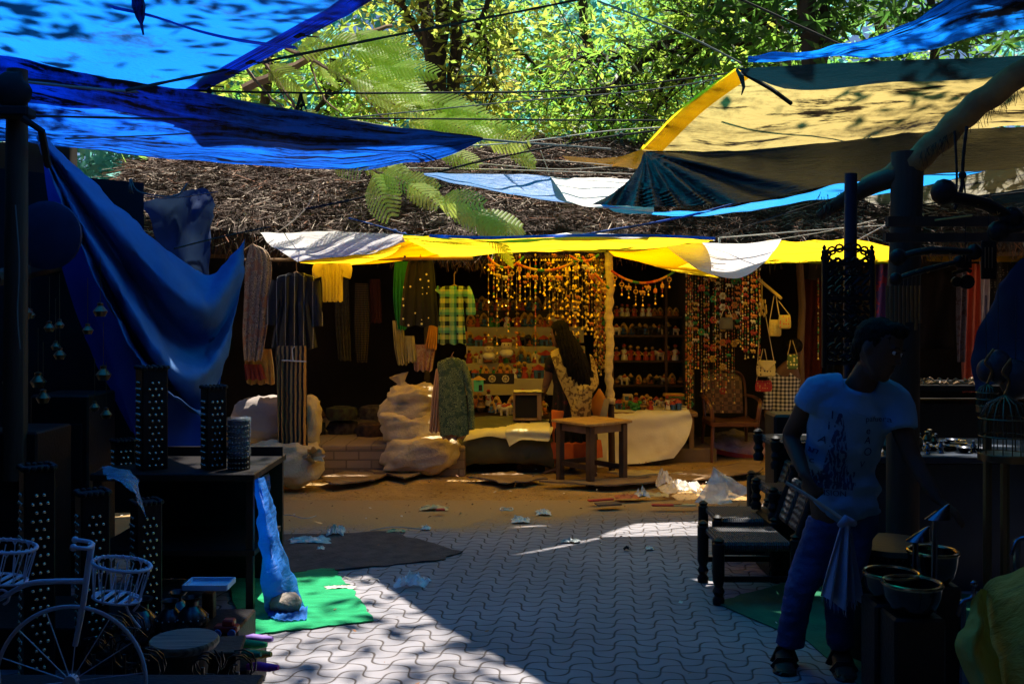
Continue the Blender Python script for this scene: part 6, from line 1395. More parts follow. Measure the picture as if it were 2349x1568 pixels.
# platform clutter behind the covered platform
for i in range(26):
    x = rf.uniform(X(1080, 10.4), X(1300, 10.4)); y = rf.uniform(10.28, 10.62)
    put_fig(rf.choice((5, 6, 3, 2, 4, 7)), (x, y, .50 + (y - 10.28) * .25), rf.uniform(-1, 1), rf.uniform(.9, 1.5), "painted clay {} on the low bench behind the covered platform", "wares on the low bench")
mb = MB(); mb.box((X(1190, 10.5), 10.5, .44), (1.05, .42, .12), bev=.01); mb.build("low_bench", wood_dark, label="low bench behind the covered platform carrying painted clay wares", cat="bench")
mb = MB(); c = P(1098, 884, 10.35); mb.box(c, (.10, .08, .12), mi=0, bev=.004); mb.box(c + Vector((.02, -.042, -.02)), (.035, .004, .06), mi=1); mb.loft([(c + Vector((0, 0, .06)), .08, .06), (c + Vector((0, 0, .10)), .01, .01)], 4, 2)
mb.build("toy_hut", [K("mint_paint", (0.10, 0.50, 0.35)), fcols[4], fcols[1]], label="mint green toy hut left of the tiered display foot", cat="figurine")
mb = MB(); c = P(1140, 868, 10.4); mb.box(c, (.36, .03, .11), mi=0, bev=.005)
for dx in (-.05, .09):
    mb.tube([c + Vector((dx + .035 * math.cos(a * .7854), -.018, .035 * math.sin(a * .7854))) for a in range(9)], .006, 5, 1); 
    for a in range(4): mb.tube([c + Vector((dx - .033 * math.cos(a * .7854), -.018, -.033 * math.sin(a * .7854))), c + Vector((dx + .033 * math.cos(a * .7854), -.018, .033 * math.sin(a * .7854)))], .003, 4, 1)
mb.build("wheeled_toy", [fcols[4], fcols[2]], label="flat black toy cart with two cream spoked wheels below the tiers", cat="toy")
for i, (u, v, r_, lab) in enumerate([(1162, 792, .06, "smiling cream faced clay doll head with a red turban on the middle tier"), (1122, 800, .055, "round faced clay doll in white beside the turbaned head")]):
    mb = MB(); c = P(u, v, 10.82); mb.ell(c + Vector((0, 0, .0)), (r_, r_ * .9, r_), 12, 8, 0); mb.ell(c + Vector((.0, .01, r_ * .8)), (r_ * 1.1, r_, r_ * .5), 12, 8, 1); mb.ell(c + Vector((0, 0, -r_ * 1.4)), (r_ * 1.3, r_, r_ * .8), 12, 8, 2)
    for sg in (-1, 1): mb.ell(c + Vector((sg * r_ * .35, -r_ * .85, r_ * .15)), r_ * .12, 6, 4, 3)
    mb.build("doll_figurine", [fcols[2], fcols[0] if i == 0 else fcols[7], fcols[8], fcols[4]], label=lab, cat="figurine")

# ================================================================== HANGING STRINGS OF BELLS AND BEADS
bell_m = K("gold_bell_brass", (0.85, 0.60, 0.16), rough=.28, metal=.85); 
thread = K("thread", (0.25, 0.16, 0.07))
bead_cols = [fcols[0], fcols[1], fcols[5], fcols[3], fcols[2]]
SM = [thread, bell_m] + bead_cols
def bell(mb, c, s, mi=1):
    mb.lathe(c, [(.001, s * 1.1), (s * .25, s * 1.05), (s * .45, s * .6), (s * .55, s * .2), (s * .85, 0), (s * .7, 0)], 8, mi); mb.ell(Vector(c) + Vector((0, 0, -s * .1)), s * .2, 5, 4, mi)
def ele_charm(mb, c, s, mi):
    mb.ell(c, (s, s * .45, s * .6), 7, 5, mi); mb.ell(Vector(c) + Vector((-s, 0, s * .25)), (s * .45, s * .35, s * .45), 6, 4, mi)
    for x in (-.6, .6): mb.tube([Vector(c) + Vector((x * s, 0, -s * .3)), Vector(c) + Vector((x * s, 0, -s))], s * .25, 5, mi)
def strand(u, v0, v1, Y, kind, seed, label, group, bw=1.0):
    r_ = random.Random(seed); mb = MB(); p0 = P(u, v0, Y); p1 = P(u, v1, Y); L = p0.z - p1.z; z = 0.0
    mb.tube([p0, p1], .0018, 3, 0)
    while z < L:
        c = Vector((p0.x + r_.uniform(-.003, .003), Y, p0.z - z)); q = r_.random()
        if kind == 'bell':
            if q < .40 and z > L * .12: bell(mb, c, .020 * bw * r_.uniform(.8, 1.25)); z += r_.uniform(.045, .09)
            elif q < .55:
                for d in (-1, 1): mb.tube([c, c + Vector((d * .035, -.005, -.03))], .0014, 3, 0); bell(mb, c + Vector((d * .037, -.005, -.055)), .015 * bw)
                z += .08
            elif q < .66: ele_charm(mb, c, .019 * bw, r_.choice((1, 3, 4))); z += .055
            else:
                for k in range(r_.randint(2, 4)): mb.ell(c + Vector((0, 0, -.013 * k)), .0058, 6, 4, 1 if r_.random() < .7 else r_.randint(2, 6))
                z += .075
        elif kind == 'bead':
            s_ = r_.choice((.006, .009, .011)); mb.ell(c, (s_, s_, s_ * 1.3), 6, 4, r_.randint(2, 6)); z += s_ * 2.4 + (r_.choice((0, 0, .02)))
            if q < .05: bell(mb, c + Vector((0, -.01, -.02)), .012); z += .03
        elif kind == 'flower':
            if q < .22:
                mi = r_.randint(2, 6)
                for a in range(6): mb.ell(c + Vector((.026 * math.cos(a * 1.047), 0, .026 * math.sin(a * 1.047))), (.015, .006, .015), 6, 4, mi)
                mb.ell(c, (.010, .009, .010), 6, 4, 3); z += .12
            else: mb.ell(c, .0065, 6, 4, r_.randint(2, 6)); z += .035
        elif kind == 'elephants':
            if q < .35: ele_charm(mb, c, .024, r_.randint(2, 6)); z += .06
            else: mb.ell(c, .008, 6, 4, r_.randint(2, 6)); z += .03
        else:   # cluster of small dolls with rings
            for a in range(6): mb.ell(c + Vector((.04 * math.cos(a), .02 * math.sin(a), r_.uniform(-.02, .02))), (.010, .010, .016), 6, 4, r_.choice((1, 2, 4, 5, 3)))
            z += .05
    bell(mb, p1 + Vector((0, 0, -.02)), .022 * bw)
    return mb.build("bell_string" if kind == 'bell' else "bead_string", SM, label=label, cat="string of bells" if kind == 'bell' else "bead string", group=group)
rs_ = random.Random(3)
for i in range(13):
    u = 1122 + i * 10.5 + rs_.uniform(-3, 3); strand(u, 585, rs_.uniform(640, 700) if i % 2 else rs_.uniform(690, 830), 9.75 + rs_.uniform(0, .4), 'bead' if i % 3 == 1 else 'bell', 40 + i, "thin string of brass bells and beads hanging in front of the tiered display, left group", "bell strings, left group", .9)
for i in range(22):
    u = 1262 + i * 5.6 + rs_.uniform(-3, 3); lo = 690 + 130 * (.3 + .7 * i / 22) * rs_.uniform(.5, 1.0); strand(u, 585, lo, 9.7 + rs_.uniform(0, .35), 'bell', 90 + i, "string of golden bells hanging in the thick cluster above and beside the woman", "golden bell strings above the woman", 1.15)
for i in range(5):
    strand(1368 + i * 5, 600, 840 + 8 * (i % 3), 9.95 + .02 * i, 'cluster' if i % 2 else 'bell', 130 + i, "thick string of tiny red and gold charms hanging just left of the wrapped pole", "charm strings beside the pole")
def garland(name, p0, p1, sag, label, drops=7, seed=0, big=1.0):
    r_ = random.Random(seed); mb = MB(); n = 44; pts = [P(*p0).lerp(P(*p1), i / n) - Vector((0, 0, sag * 4 * (i / n) * (1 - i / n))) for i in range(n + 1)]
    mb.tube(pts, .003, 4, 0)
    for i, p in enumerate(pts): mb.ell(p, (.012 * big, .012 * big, .012 * big), 7, 5, (2, 4, 3, 5, 4)[(i // 5) % 5])
    for k in range(drops):
        i = int((k + .5) / drops * n); p = pts[i]; L = r_.choice((.10, .15, .2)); mb.tube([p, p - Vector((0, 0, L))], .002, 3, 0); q = p - Vector((0, 0, L * .45)); t = r_.random()
        if t < .4: ele_charm(mb, q, .026 * big, r_.choice((3, 4, 6)))
        elif t < .7:
            mb.tube([q + Vector((.020 * math.cos(a * .785), 0, .020 * math.sin(a * .785))) for a in range(9)], .005, 5, 3)
        else: mb.lathe(q - Vector((0, 0, .03)), [(.008, 0), (.018, .01), (.018, .04), (.006, .055)], 8, r_.choice((3, 4)))
        for z in (.25, .7, .85): mb.ell(p - Vector((0, 0, L * z)), .007 * big, 6, 4, r_.randint(2, 6))
        bell(mb, p - Vector((0, 0, L + .025)), .018 * big)
    return mb.build(name, SM, label=label, cat="garland")
garland("garland", (1185, 604, 9.5), (1330, 592, 9.5), .09, "beaded garland with clay elephants strung under the yellow awning", 8, 1, 1.15)
garland("garland", (1120, 590, 9.55), (1200, 590, 9.55), .10, "shorter orange bead garland at the left of the bell strings", 5, 2)
garland("garland", (1310, 588, 9.45), (1372, 585, 9.45), .05, "small beaded garland above the woman under the awning edge", 2, 9)
garland("garland", (1337, 590, 9.6), (1396, 660, 9.6), .02, "short slanting garland of yellow beads left of the wrapped pole", 4, 4, 1.1)
garland("garland", (1404, 622, 9.7), (1545, 624, 9.7), .11, "colourful beaded door garland with drops right of the wrapped pole", 9, 3, 1.1)
for i in range(26):
    u = 1583 + i * 6.4 + rs_.uniform(-2, 2); k = ('flower', 'bead', 'elephants', 'bead')[i % 4] if i < 17 else ('bead', 'bead', 'elephants')[i % 3]
    strand(u, 612 + rs_.uniform(0, 12), (930 if i % 4 == 0 else 880) + rs_.uniform(-40, 30) if u < 1690 else rs_.uniform(760, 830), 10.75 - .03 * (i % 5) - (.5 if u > 1700 else 0), k, 200 + i, "long string of beads and charms hanging in the curtain behind the plastic chair", "bead strings behind the plastic chair", .8)
for k_ in range(3): strand(1574 + 5 * k_, 620, 1000 - 20 * k_, 10.7, 'bead', 300 + k_, "long mirror edged bead string on the post right of the shelf unit", "bead strings on the shelf post")
strand(1877, 640, 820, 10.9, 'bead', 333, "single sparkling bead string at the left edge of the tree trunk post", "x"); 
# bags on cords
def bag(name, u, v, Y, w_, h_, m, flap, label, cord_v, strap=None):
    root = empty(name, P(u, v, Y), label, "bag"); mb = MB(); c = P(u, v, Y)
    mb.loft([(c + Vector((0, 0, z * h_)), w_ * a, .03 * b_) for z, a, b_ in ((-.5, .35, .5), (-.42, .48, 1), (0, .5, 1.2), (.4, .45, .9), (.5, .42, .3))], 16); mb.build("bag_body", m, root)
    if flap: f = MB(); f.grid([[c + Vector((-w_ * .46 + w_ * .92 * i / 8, -.045, h_ * .48 - (h_ * .5 * (1 - abs(i / 4 - 1)) + .02) * j / 3)) for i in range(9)] for j in range(4)]); f.build("flap", flap, root)
    s_ = MB(); top = P(strap[0] if strap else u, cord_v, Y)
    s_.tube([c + Vector((-w_ * .42, 0, h_ * .45)), top + Vector((-.01, 0, 0))], .005, 5); s_.tube([c + Vector((w_ * .42, 0, h_ * .45)), top + Vector((.01, 0, 0))], .005, 5); s_.build("strap", K("cord_cream", (0.50, 0.36, 0.2)), root)
    return root
tapestry = dots_mat("embroidered_ochre", (0.42, 0.33, 0.10), (0.50, 0.08, 0.04), 38, .3)
bag("drawstring_bag", 1778, 752, 10.2, .13, .17, K("mustard_raffia", (0.60, 0.44, 0.12), (0.48, 0.34, 0.08), 30, .9, bump=.6), None, "round mustard drawstring bag hanging from the pole end", 678, (1778,))
bag("drawstring_bag", 1800, 738, 10.1, .13, .14, tapestry, None, "small embroidered drawstring bag hanging beside the round mustard one", 690, (1784,))
bag("sling_bag", 1757, 845, 10.35, .20, .17, dots_mat("embroidered_cream", (0.60, 0.48, 0.20), (0.10, 0.06, 0.03), 30, .25), K("cream_felt_flap", (0.58, 0.46, 0.2)), "cream embroidered sling bag with a flap hanging on a rope strap", 690, (1748,))
bag("sling_bag", 1752, 885, 10.45, .18, .12, dots_mat("embroidered_red", (0.40, 0.03, 0.03), (0.6, 0.35, 0.1), 40, .25), None, "red embroidered sling bag hanging just below the cream one", 800, (1752,))
bag("sling_bag", 1818, 830, 10.5, .12, .16, dots_mat("mirrorwork_green", (0.10, 0.16, 0.05), (0.8, 0.7, 0.3), 30, .35), None, "small green mirror work bag hanging right of the cream sling bag", 780, (1816,))
bag("sling_bag", 1666, 742, 10.5, .15, .13, K("grey_fabric_bag", (0.12, 0.10, 0.07)), None, "dim grey cloth bag hanging among the bead strings", 700, (1666,))
mb = MB(); mb.tube([P(1740, 640, 10.4), P(1792, 684, 10.1)], .016, 7); mb.build("bamboo_stick", K("bamboo", (0.45, 0.32, 0.12)), label="short slanting bamboo stick from which the drawstring bags hang", cat="stick")
for u, v, s_, lab in ((1748, 700, 1.0, "dried yellow flower bunch hanging right of the red bead strings"),):
    mb = MB()
    for i in range(26): a = rs_.uniform(0, 6.3); mb.ell(P(u, v, 10.3) + Vector((.05 * math.cos(a) * rs_.random(), .03 * math.sin(a), rs_.uniform(-.10, .05))), (.008, .008, .026), 5, 4, 0)
    mb.tube([P(u, v - 60, 10.3), P(u, v, 10.3)], .004, 4); mb.build("dried_flowers", K("dried_yellow", (0.55, 0.36, 0.10)), label=lab, cat="flowers")
# tree trunk post and floor bundle behind the chair
mb = MB(); mb.tube([P(1838, 985, 11.2), P(1836, 800, 11.2), P(1840, 700, 11.2), P(1834, 600, 11.2)], [.05, .04, .042, .04], 9); mb.build("shop_post", wood_mid, label="crooked bare wood post left of the red and blue hangings", cat="post")
mb = MB(); rows = sheet(cgrid([[P(1625, 1018, 11.2), P(1690, 1010, 11.2), P(1755, 1012, 11.2)], [P(1622, 1030, 11.0), P(1690, 1030, 10.9), P(1755, 1035, 10.9)], [P(1630, 1042, 10.9), P(1700, 1050, 10.8), P(1755, 1058, 10.7)]], 14, 8), .03, 6); mb.grid(rows)
mb.build("red_sheet", K("red_plastic_sheet", (0.55, 0.04, 0.03), (0.65, 0.08, 0.05), 5, .4), label="crumpled red plastic sheet on the ground behind the plastic chair", cat="sheet", auto=None)
mb = MB(); rows = sheet(cgrid([[P(1640, 990, 11.2), P(1690, 985, 11.2), P(1755, 1005, 11.2)], [P(1632, 1015, 10.9), P(1690, 1018, 10.8), P(1755, 1025, 10.8)], [P(1640, 1030, 10.8), P(1700, 1040, 10.75), P(1755, 1045, 10.7)]], 14, 8), .04, 7); mb.grid(rows)
mb.build("clear_plastic_sheet", glass_plastic("pinkish_clear_plastic", (0.75, 0.6, 0.62), .55), label="crumpled translucent plastic lying over the red sheet behind the chair", cat="plastic sheet", auto=None)
mb = MB(); mb.loft([(P(1375, 960, 10.0) + Vector((0, 0, z)), a, a * .7) for z, a in ((-.02, .10), (.05, .13), (.12, .12), (.22, .06), (.3, .01))], 16); mb.build("orange_bundle", K("orange_satin", (0.75, 0.30, 0.05), rough=.5, transl=.2), label="bright orange cloth bundle between the woman and the wrapped pole", cat="bundle")
# far shop on the right
Yf = 14.2
mb = MB(); mb.box((X(2150, Yf) + 1.0, Yf + 1.2, 1.4), (9, .1, 3.0)); mb.box((X(2400, Yf), Yf - .2, 1.2), (.1, 3, 3)); mb.build("far_shop_wall", shopwall, label="dark back wall of the far shop at the right edge", cat="wall", smooth=False)
def hanging(u0, u1, v0, v1, Y, m, label, cat="cloth", wave=10, group=None):
    mb = MB(); rows = [[Vector((X(u0 + (u1 - u0) * i / 30, Y), Y + .03 * math.sin(i / 30 * wave + .5 * j), Z(v0 + (v1 - v0) * j / 8, Y))) for i in range(31)] for j in range(9)]; mb.grid(rows, 0, uvlen(rows))
    o = mb.build("hanging_cloth", m, label=label, cat=cat, group=group, auto=None); md = o.modifiers.new("t", 'SOLIDIFY'); md.thickness = .006; return o
hanging(1845, 1885, 600, 980, 11.6, K("dull_maroon", (0.10, 0.015, 0.012)), "narrow dull maroon hanging cloth left of the carved black frame")
hanging(1888, 1935, 600, 950, 12.2, K("midnight_blue", (0.015, 0.03, 0.14)), "midnight blue cloth hanging behind the carved black frame")
hanging(1936, 1968, 700, 830, 12.4, paisley_mat("teal_batik", (0.05, 0.35, 0.40), (0.35, 0.40, 0.12), (0.02, 0.10, 0.2), 7), "teal batik cloth hanging low behind the carved black frame")
hanging(1972, 2002, 620, 720, 12.6, check_mat("blue_white_blocks", (0.05, 0.08, 0.25), (0.75, 0.78, 0.85), 5), "white and blue patterned cloth right of the carved black frame")
hanging(1968, 1996, 720, 830, 12.6, stripe_mat("pink_white_bands", (0.55, 0.05, 0.16), (0.8, 0.72, 0.75), 7, 2, .5), "pink and white banded cloth below the blue patterned one")
hanging(2003, 2036, 605, 800, 12.7, paisley_mat("purple_batik", (0.16, 0.05, 0.30), (0.05, 0.08, 0.40), (0.50, 0.05, 0.10), 9), "purple and blue patterned cloth beside the thick wooden post")
hanging(2195, 2216, 612, 830, 13.2, paisley_mat("grey_batik", (0.12, 0.10, 0.16), (0.25, 0.22, 0.3), (0.1, 0.05, 0.06), 12), "grey patterned cloth beside the coral drape at the far right")
hanging(2206, 2248, 605, 900, 13.4, K("coral_silk", (0.65, 0.10, 0.06), (0.75, 0.20, 0.12), 2, .45), "long coral red drape hanging in the far shop at the right", wave=16)
hanging(2247, 2268, 600, 770, 13.5, K("lilac_silk", (0.62, 0.58, 0.72), rough=.5), "pale lilac drape right of the coral one in the far shop")
hanging(2270, 2310, 600, 760, 13.6, dots_mat("black_lace", (0.02, 0.02, 0.025), (0.22, 0.2, 0.2), 30, .25), "black dotted cloth at the far right behind the hanging signs")
hanging(2100, 2190, 620, 800, 13.8, K("near_black_cloth", (0.02, 0.015, 0.02)), "near black cloth hanging between the thick post and the coral drape")
# ================================================================== LEFT FOREGROUND STALL
stud_m = K("brass_green_stud", (0.55, 0.56, 0.42), rough=.25, metal=.8)
# draped stand
sd2 = empty("display_stand", (X(450, 5.4), 5.5, 0), "tall black display stand carrying the lattice lamps, its right end draped in blue", "stand")
zt = Z(1082, 5.3); x0, x1 = X(250, 5.5), X(600, 5.4)
mb = MB(); mb.box(((x0 + x1) / 2, 5.62, zt - .02), (x1 - x0, .75, .04), bev=.006); mb.box(((x0 + x1) / 2, 5.55, zt - .42), (x1 - x0, .6, .03)); mb.box(((x0 + x1) / 2, 5.9, .4), (x1 - x0, .02, .78)); mb.build("shelves", ebony, sd2, smooth=False)
for x in (x0 + .03, x1 - .03):
    for y in (5.28, 5.95): mb = MB(); mb.box((x, y, zt / 2), (.04, .04, zt), bev=.004); mb.build("leg", ebony, sd2)
ctrl = [[P(575, 1082, 5.4), P(598, 1095, 5.35), P(612, 1085, 5.8)], [P(590, 1180, 5.30), P(612, 1170, 5.28), P(622, 1140, 5.7)], [P(596, 1270, 5.25), P(628, 1270, 5.20), P(640, 1230, 5.5)], [P(600, 1350, 5.2), P(640, 1330, 5.18), P(662, 1300, 5.4)], [P(612, 1405, 5.2), P(655, 1395, 5.3), P(706, 1402, 5.3)]]
rows = sheet(cgrid(ctrl, 12, 10), .03, 7); mb = MB(); mb.grid(rows, 0, uvlen(rows))
for r in (0,): pass
tail = cgrid([[P(612, 1398, 5.3), P(655, 1395, 5.3), P(706, 1402, 5.3)], [P(615, 1415, 5.12), P(650, 1425, 5.05), P(704, 1422, 5.08)]], 12, 3); mb.grid([[Vector((p.x, p.y, max(p.z, .016) + .01 * abs(math.sin(j)))) for j, p in enumerate(r)] for r in tail])
drape = mb.build("blue_drape", t_sky, sd2, auto=None)
# stone weighing it down
mb = MB(); c = G(650, 1410); rows = []
mb.ell(c + Vector((0, .02, .055)), (.085, .06, .055), 22, 14); 
mb.v = [tuple(Vector(p) + (Vector(p) - c - Vector((0, .02, .055))).normalized() * (.022 * fbm((p[0] * 14, p[1] * 14, p[2] * 14), 1) - .012 * abs(fbm((p[0] * 30, p[1] * 30, p[2] * 30), 1)))) for p in mb.v]
mb.v = [(p[0], p[1], max(p[2], .012)) for p in mb.v]
mb.build("stone", mat("rough_pale_stone", (0.40, 0.34, 0.27), (0.22, 0.17, 0.13), 14, .95, bump=1.0, bscale=40), label="rough pale stone weighing down the end of the blue drape on the green mat", cat="stone", auto=70)
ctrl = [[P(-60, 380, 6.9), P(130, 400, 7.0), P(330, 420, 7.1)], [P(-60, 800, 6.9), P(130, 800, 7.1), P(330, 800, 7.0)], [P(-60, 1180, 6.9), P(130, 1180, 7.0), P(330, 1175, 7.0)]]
rows = sheet(cgrid(ctrl, 10, 8), .04, 2); mb = MB(); mb.grid(rows, 0, uvlen(rows)); mb.build("hanging_cloth", K("black_shade_sheet", (0.010, 0.010, 0.014), rough=.95), label="added black sheet standing in for the deep shade behind the left stall", cat="cloth", auto=None)  # added sheet in place of the shade behind the stall
# lattice lamps
def lattice(u, v0, v1, wpx, Y, label, square=True, group=None, pitch=.036, r=.0078):
    c = P(u, v1, Y); h = Z(v0, Y) - c.z; w_ = wpx / F * Y; root = empty("lattice_lamp", c, label, "lamp", group); mb = MB()
    rz_ = R(36) if square else 0
    if square:
        s_ = w_ / (math.cos(rz_) + math.sin(rz_)); mb.box(c + Vector((0, 0, h / 2)), (s_, s_, h), rz=rz_, bev=.006)
        for k in range(4):
            a = rz_ + k * math.pi / 2; d = Vector((math.cos(a), math.sin(a), 0)); t = Vector((-d.y, d.x, 0))
            for q in range(-2, 3): mb.ell(c + d * s_ * .5 + t * q * s_ * .2 + Vector((0, 0, h)), (s_ * .11, s_ * .11, .012), 8, 4)
    else: s_ = w_; mb.lathe(c, [(w_ / 2, 0), (w_ / 2, h), (w_ / 2 - .01, h), (w_ / 2 - .01, h - .05)], 28)
    mb.build("shade", ebony, root)
    if square:
        for k in (2, 3):
            st_ = MB()
            a = rz_ + k * math.pi / 2; d = Vector((math.cos(a), math.sin(a), 0)); t = Vector((-d.y, d.x, 0)); n = int(h / pitch * 1.0)
            for i in range(1, n):
                for q in ((-.24, .0, .24) if i % 2 else (-.12, .12)):
                    st_.ell(c + d * (s_ * .5 + .003) + t * s_ * q + Vector((0, 0, i * pitch * .95)), (r, r, r), 7, 5)
            st_.build("studs", stud_m, root)
    else:
        st_ = MB()
        n = int(h / pitch)
        for i in range(1, n):
            for k in range(9): a = math.pi + .35 + k * .30; st_.ell(c + Vector((math.cos(a) * w_ / 2, math.sin(a) * w_ / 2, i * pitch)), (r, r, r), 6, 4)
        st_.build("studs", stud_m, root)
    return root
lattice(348, 842, 1078, 80, 5.42, "tallest square black lattice lamp with brass studs, against the royal blue sheet")
lattice(490, 887, 1078, 64, 5.42, "middle sized square black lattice lamp with brass studs, right of the royal blue sheet")
lattice(548, 962, 1082, 50, 5.40, "small round studded drum lamp wrapped in clear plastic at the end of the stand", False, pitch=.028, r=.0058)
mb = MB(); c = P(548, 960, 5.4); mb.loft([(c + Vector((0, 0, z)), a, a) for z, a in ((-.20, .0625), (-.06, .0635), (-.01, .066), (.008, .062), (.014, .03))], 24, fold=lambda t, an: .03 * math.sin(an * 7 + t * 9), cap=False)
mb.build("plastic_wrap", glass_plastic("clear_wrap_blueish", (0.7, 0.85, 1.0), .10), label="clear plastic wrap crumpled over the small round studded lamp", cat="plastic wrap", auto=None)
for i, (u, v0, v1, w_, Y, lab) in enumerate([(85, 1070, 1560, 92, 4.0, "tall dark studded lattice column at the far left behind the white baskets"), (212, 1128, 1470, 88, 4.3, "dark studded lattice column behind the bicycle handlebar"), (335, 1150, 1450, 80, 4.7, "studded lattice column half wrapped in plastic under the stand"),
                                            (282, 1010, 1075, 60, 5.6, "short studded box lamp at the left end of the stand top")]):
    lattice(u, v0, v1, w_, Y, lab)
mb = MB(); rows = cgrid([[P(232, 1072, 4.9), P(280, 1076, 4.85), P(312, 1092, 4.9)], [P(245, 1090, 4.6), P(290, 1100, 4.55), P(322, 1120, 4.6)], [P(250, 1095, 4.5), P(305, 1130, 4.5), P(330, 1190, 4.5)]], 10, 8); rows = sheet(rows, .02, 14); mb.grid(rows); mb.build("plastic_sheet", glass_plastic("blue_lit_wrap", (0.5, 0.7, 1.0), .35), label="crumpled clear plastic hanging over the studded column under the stand", cat="plastic sheet", auto=None)
# white shallow tray
mb = MB(); c = P(480, 1343, 4.4); mb.box(c, (.19, .13, .010), bev=.002)
for dx, dy, sx, sy in ((0, -.065, .19, .008), (0, .065, .19, .008), (-.095, 0, .008, .13), (.095, 0, .008, .13)): mb.box(c + Vector((dx, dy, .010)), (sx, sy, .022))
mb.build("tray", K("pale_blue_tray", (0.35, 0.55, 0.75), rough=.5), label="small pale rectangular tray catching the light in the dark lower left", cat="tray")
mb = MB(); mb.box((c.x - .01, c.y + .03, c.z / 2 - .02), (.05, .05, c.z - .03), bev=.004); mb.build("carved_post", mat("carved_brown_wood", (0.10, 0.05, 0.03), (0.03, 0.018, 0.012), 28, .6, bump=.9, bscale=30), label="short carved brown post under the pale tray", cat="post")
# low boxes and crates that carry things
def crate(u, v, Y, w_, d_, h_, label, m=ebony):
    mb = MB(); c = P(u, v, Y); mb.box((c.x, Y + d_ / 2, c.z - .01), (w_, d_, .02), bev=.004); mb.box((c.x, Y + d_ / 2, (c.z - .02) / 2), (w_ * .92, d_ * .92, c.z - .02))
    mb.build("wooden_box", m, label=label, cat="box"); return c.z
zb = crate(120, 1700, 2.7, .9, .5, .3, "low black box under the white bicycle planter")
crate(60, 1440, 4.4, .75, .5, .3, "dark box behind the lattice columns at the far left")
# round stool
ws = mat("polished_wood_grain", (0.05, 0.025, 0.014), (0.34, 0.21, 0.13), 11, .35, spec=.5, stretch=(.35, 8, 1), bump=.2)
rs2 = empty("round_stool", (X(422, 3.7), 3.7, 0), "round topped wooden stool with a streaky polished top in the lower left", "stool")
c = P(422, 1468, 3.7); mb = MB(); mb.lathe(c, [(.02, -.022), (.118, -.024), (.127, -.012), (.127, .0), (.121, .008), (.001, .0085)], 36); mb.build("seat", ws, rs2)
mb = MB(); mb.lathe((c.x, 3.7, 0), [(.10, 0), (.11, .04), (.06, .08), (.045, .14), (.08, .2), (.09, c.z - .06), (.10, c.z - .024)], 24); mb.build("pedestal", wood_dark, rs2)
mb = MB(); c = P(510, 1482, 3.95); mb.box(c, (.16, .2, .02), rz=.15, bev=.004); mb.box((c.x, c.y, c.z / 2), (.12, .14, c.z - .02), rz=.15); mb.build("small_stool", wood_dark, label="low dark stool just right of the round topped wooden stool", cat="stool")
# black pots
def pot(u, v, Y, h, label, ribs=False):
    mb = MB(); c = P(u, v, Y); s_ = h
    mb.lathe(c, [(.18 * s_, 0), (.36 * s_, .12 * s_), (.46 * s_, .32 * s_), (.42 * s_, .50 * s_), (.26 * s_, .66 * s_), (.17 * s_, .76 * s_), (.17 * s_, .88 * s_), (.26 * s_, .98 * s_), (.27 * s_, 1.0 * s_), (.21 * s_, .99 * s_), (.14 * s_, .88 * s_)], 28, 0)
    for k in range(14): a = k * .45; mb.ell(c + Vector((math.cos(a) * .43 * s_, math.sin(a) * .43 * s_, .44 * s_ + (.02 * s_ if k % 2 else 0))), .018 * s_ + .001, 6, 4, 1)
    return mb.build("clay_pot", [K("black_glazed_clay", (0.022, 0.014, 0.012), rough=.28, spec=.6), K("white_paint_dots", (0.5, 0.5, 0.48))], label=label, cat="pot")
pot(322, 1478, 4.3, .20, "largest black glazed pot, at the left of the row behind the round stool")
pot(390, 1450, 4.3, .14, "small black pot with a white dot flower just behind the round stool"); pot(408, 1440, 4.6, .17, "black pot standing highest in the row behind the round stool"); pot(440, 1452, 4.3, .16, "black wide mouthed pot at the right of the row behind the round stool")
mb = MB(); c = P(380, 1462, 4.45); mb.box((c.x, 4.5, c.z / 2), (.6, .5, c.z), bev=.01); mb.build("low_shelf", ebony, label="low black shelf carrying the row of glazed pots", cat="shelf")
# bicycle shaped plant stand
wht = K("white_enamel_wire", (0.62, 0.66, 0.80), rough=.4)
Yb = 2.9
bk = empty("bicycle_planter", (X(165, Yb), Yb, zb), "white wire planter stand shaped like a bicycle with two baskets", "plant stand")
def B(u, v, y=Yb): return P(u, v, y)
mb = MB()
mb.tube(spline([B(-60, 1400), B(0, 1372), B(60, 1340), B(115, 1333), B(195, 1332)], 6), .0080, 10)
mb.tube(spline([B(172, 1480), B(188, 1400), B(198, 1330), B(207, 1270), B(210, 1245)], 6), [.0075, .0095, .010], 10)
mb.build("frame", wht, bk)
mb = MB(); mb.tube(spline([B(168, 1255, 2.78), B(200, 1257, 2.78), B(212, 1249, 2.86), B(205, 1242, 2.95), B(172, 1237, 3.02)], 6), .0060, 8)
for u, v, y in ((168, 1255, 2.78), (172, 1237, 3.02)): mb.ell(B(u, v, y), .0105, 8, 6)
mb.build("handlebar", wht, bk)
def wheel(cu, cv, r, a0, a1, name="wheel", spokes=14):
    c = B(cu, cv); w_ = empty(name, c); w_.parent = bk; w_.location = c - bk.location
    mb = MB(); mb.tube([c + Vector((r * math.cos(a), 0, r * math.sin(a))) for a in [a0 + (a1 - a0) * i / 60 for i in range(61)]], .0062, 8); mb.build("rim", wht, w_)
    sp = MB()
    for k in range(spokes): a = 2 * math.pi * k / spokes + .12; sp.tube([c + Vector((.02 * math.cos(a), 0, .02 * math.sin(a))), c + Vector((r * math.cos(a), 0, r * math.sin(a)))], .0018, 5)
    sp.lathe(c + Vector((0, .012, 0)), [(.02, 0), (.02, .024)], 10, rot=Matrix.Rotation(R(90), 3, 'X')); sp.build("spokes", wht, w_)
wheel(163, 1562, .218, 0, 2 * math.pi); wheel(-175, 1562, .218, 0, 2 * math.pi)
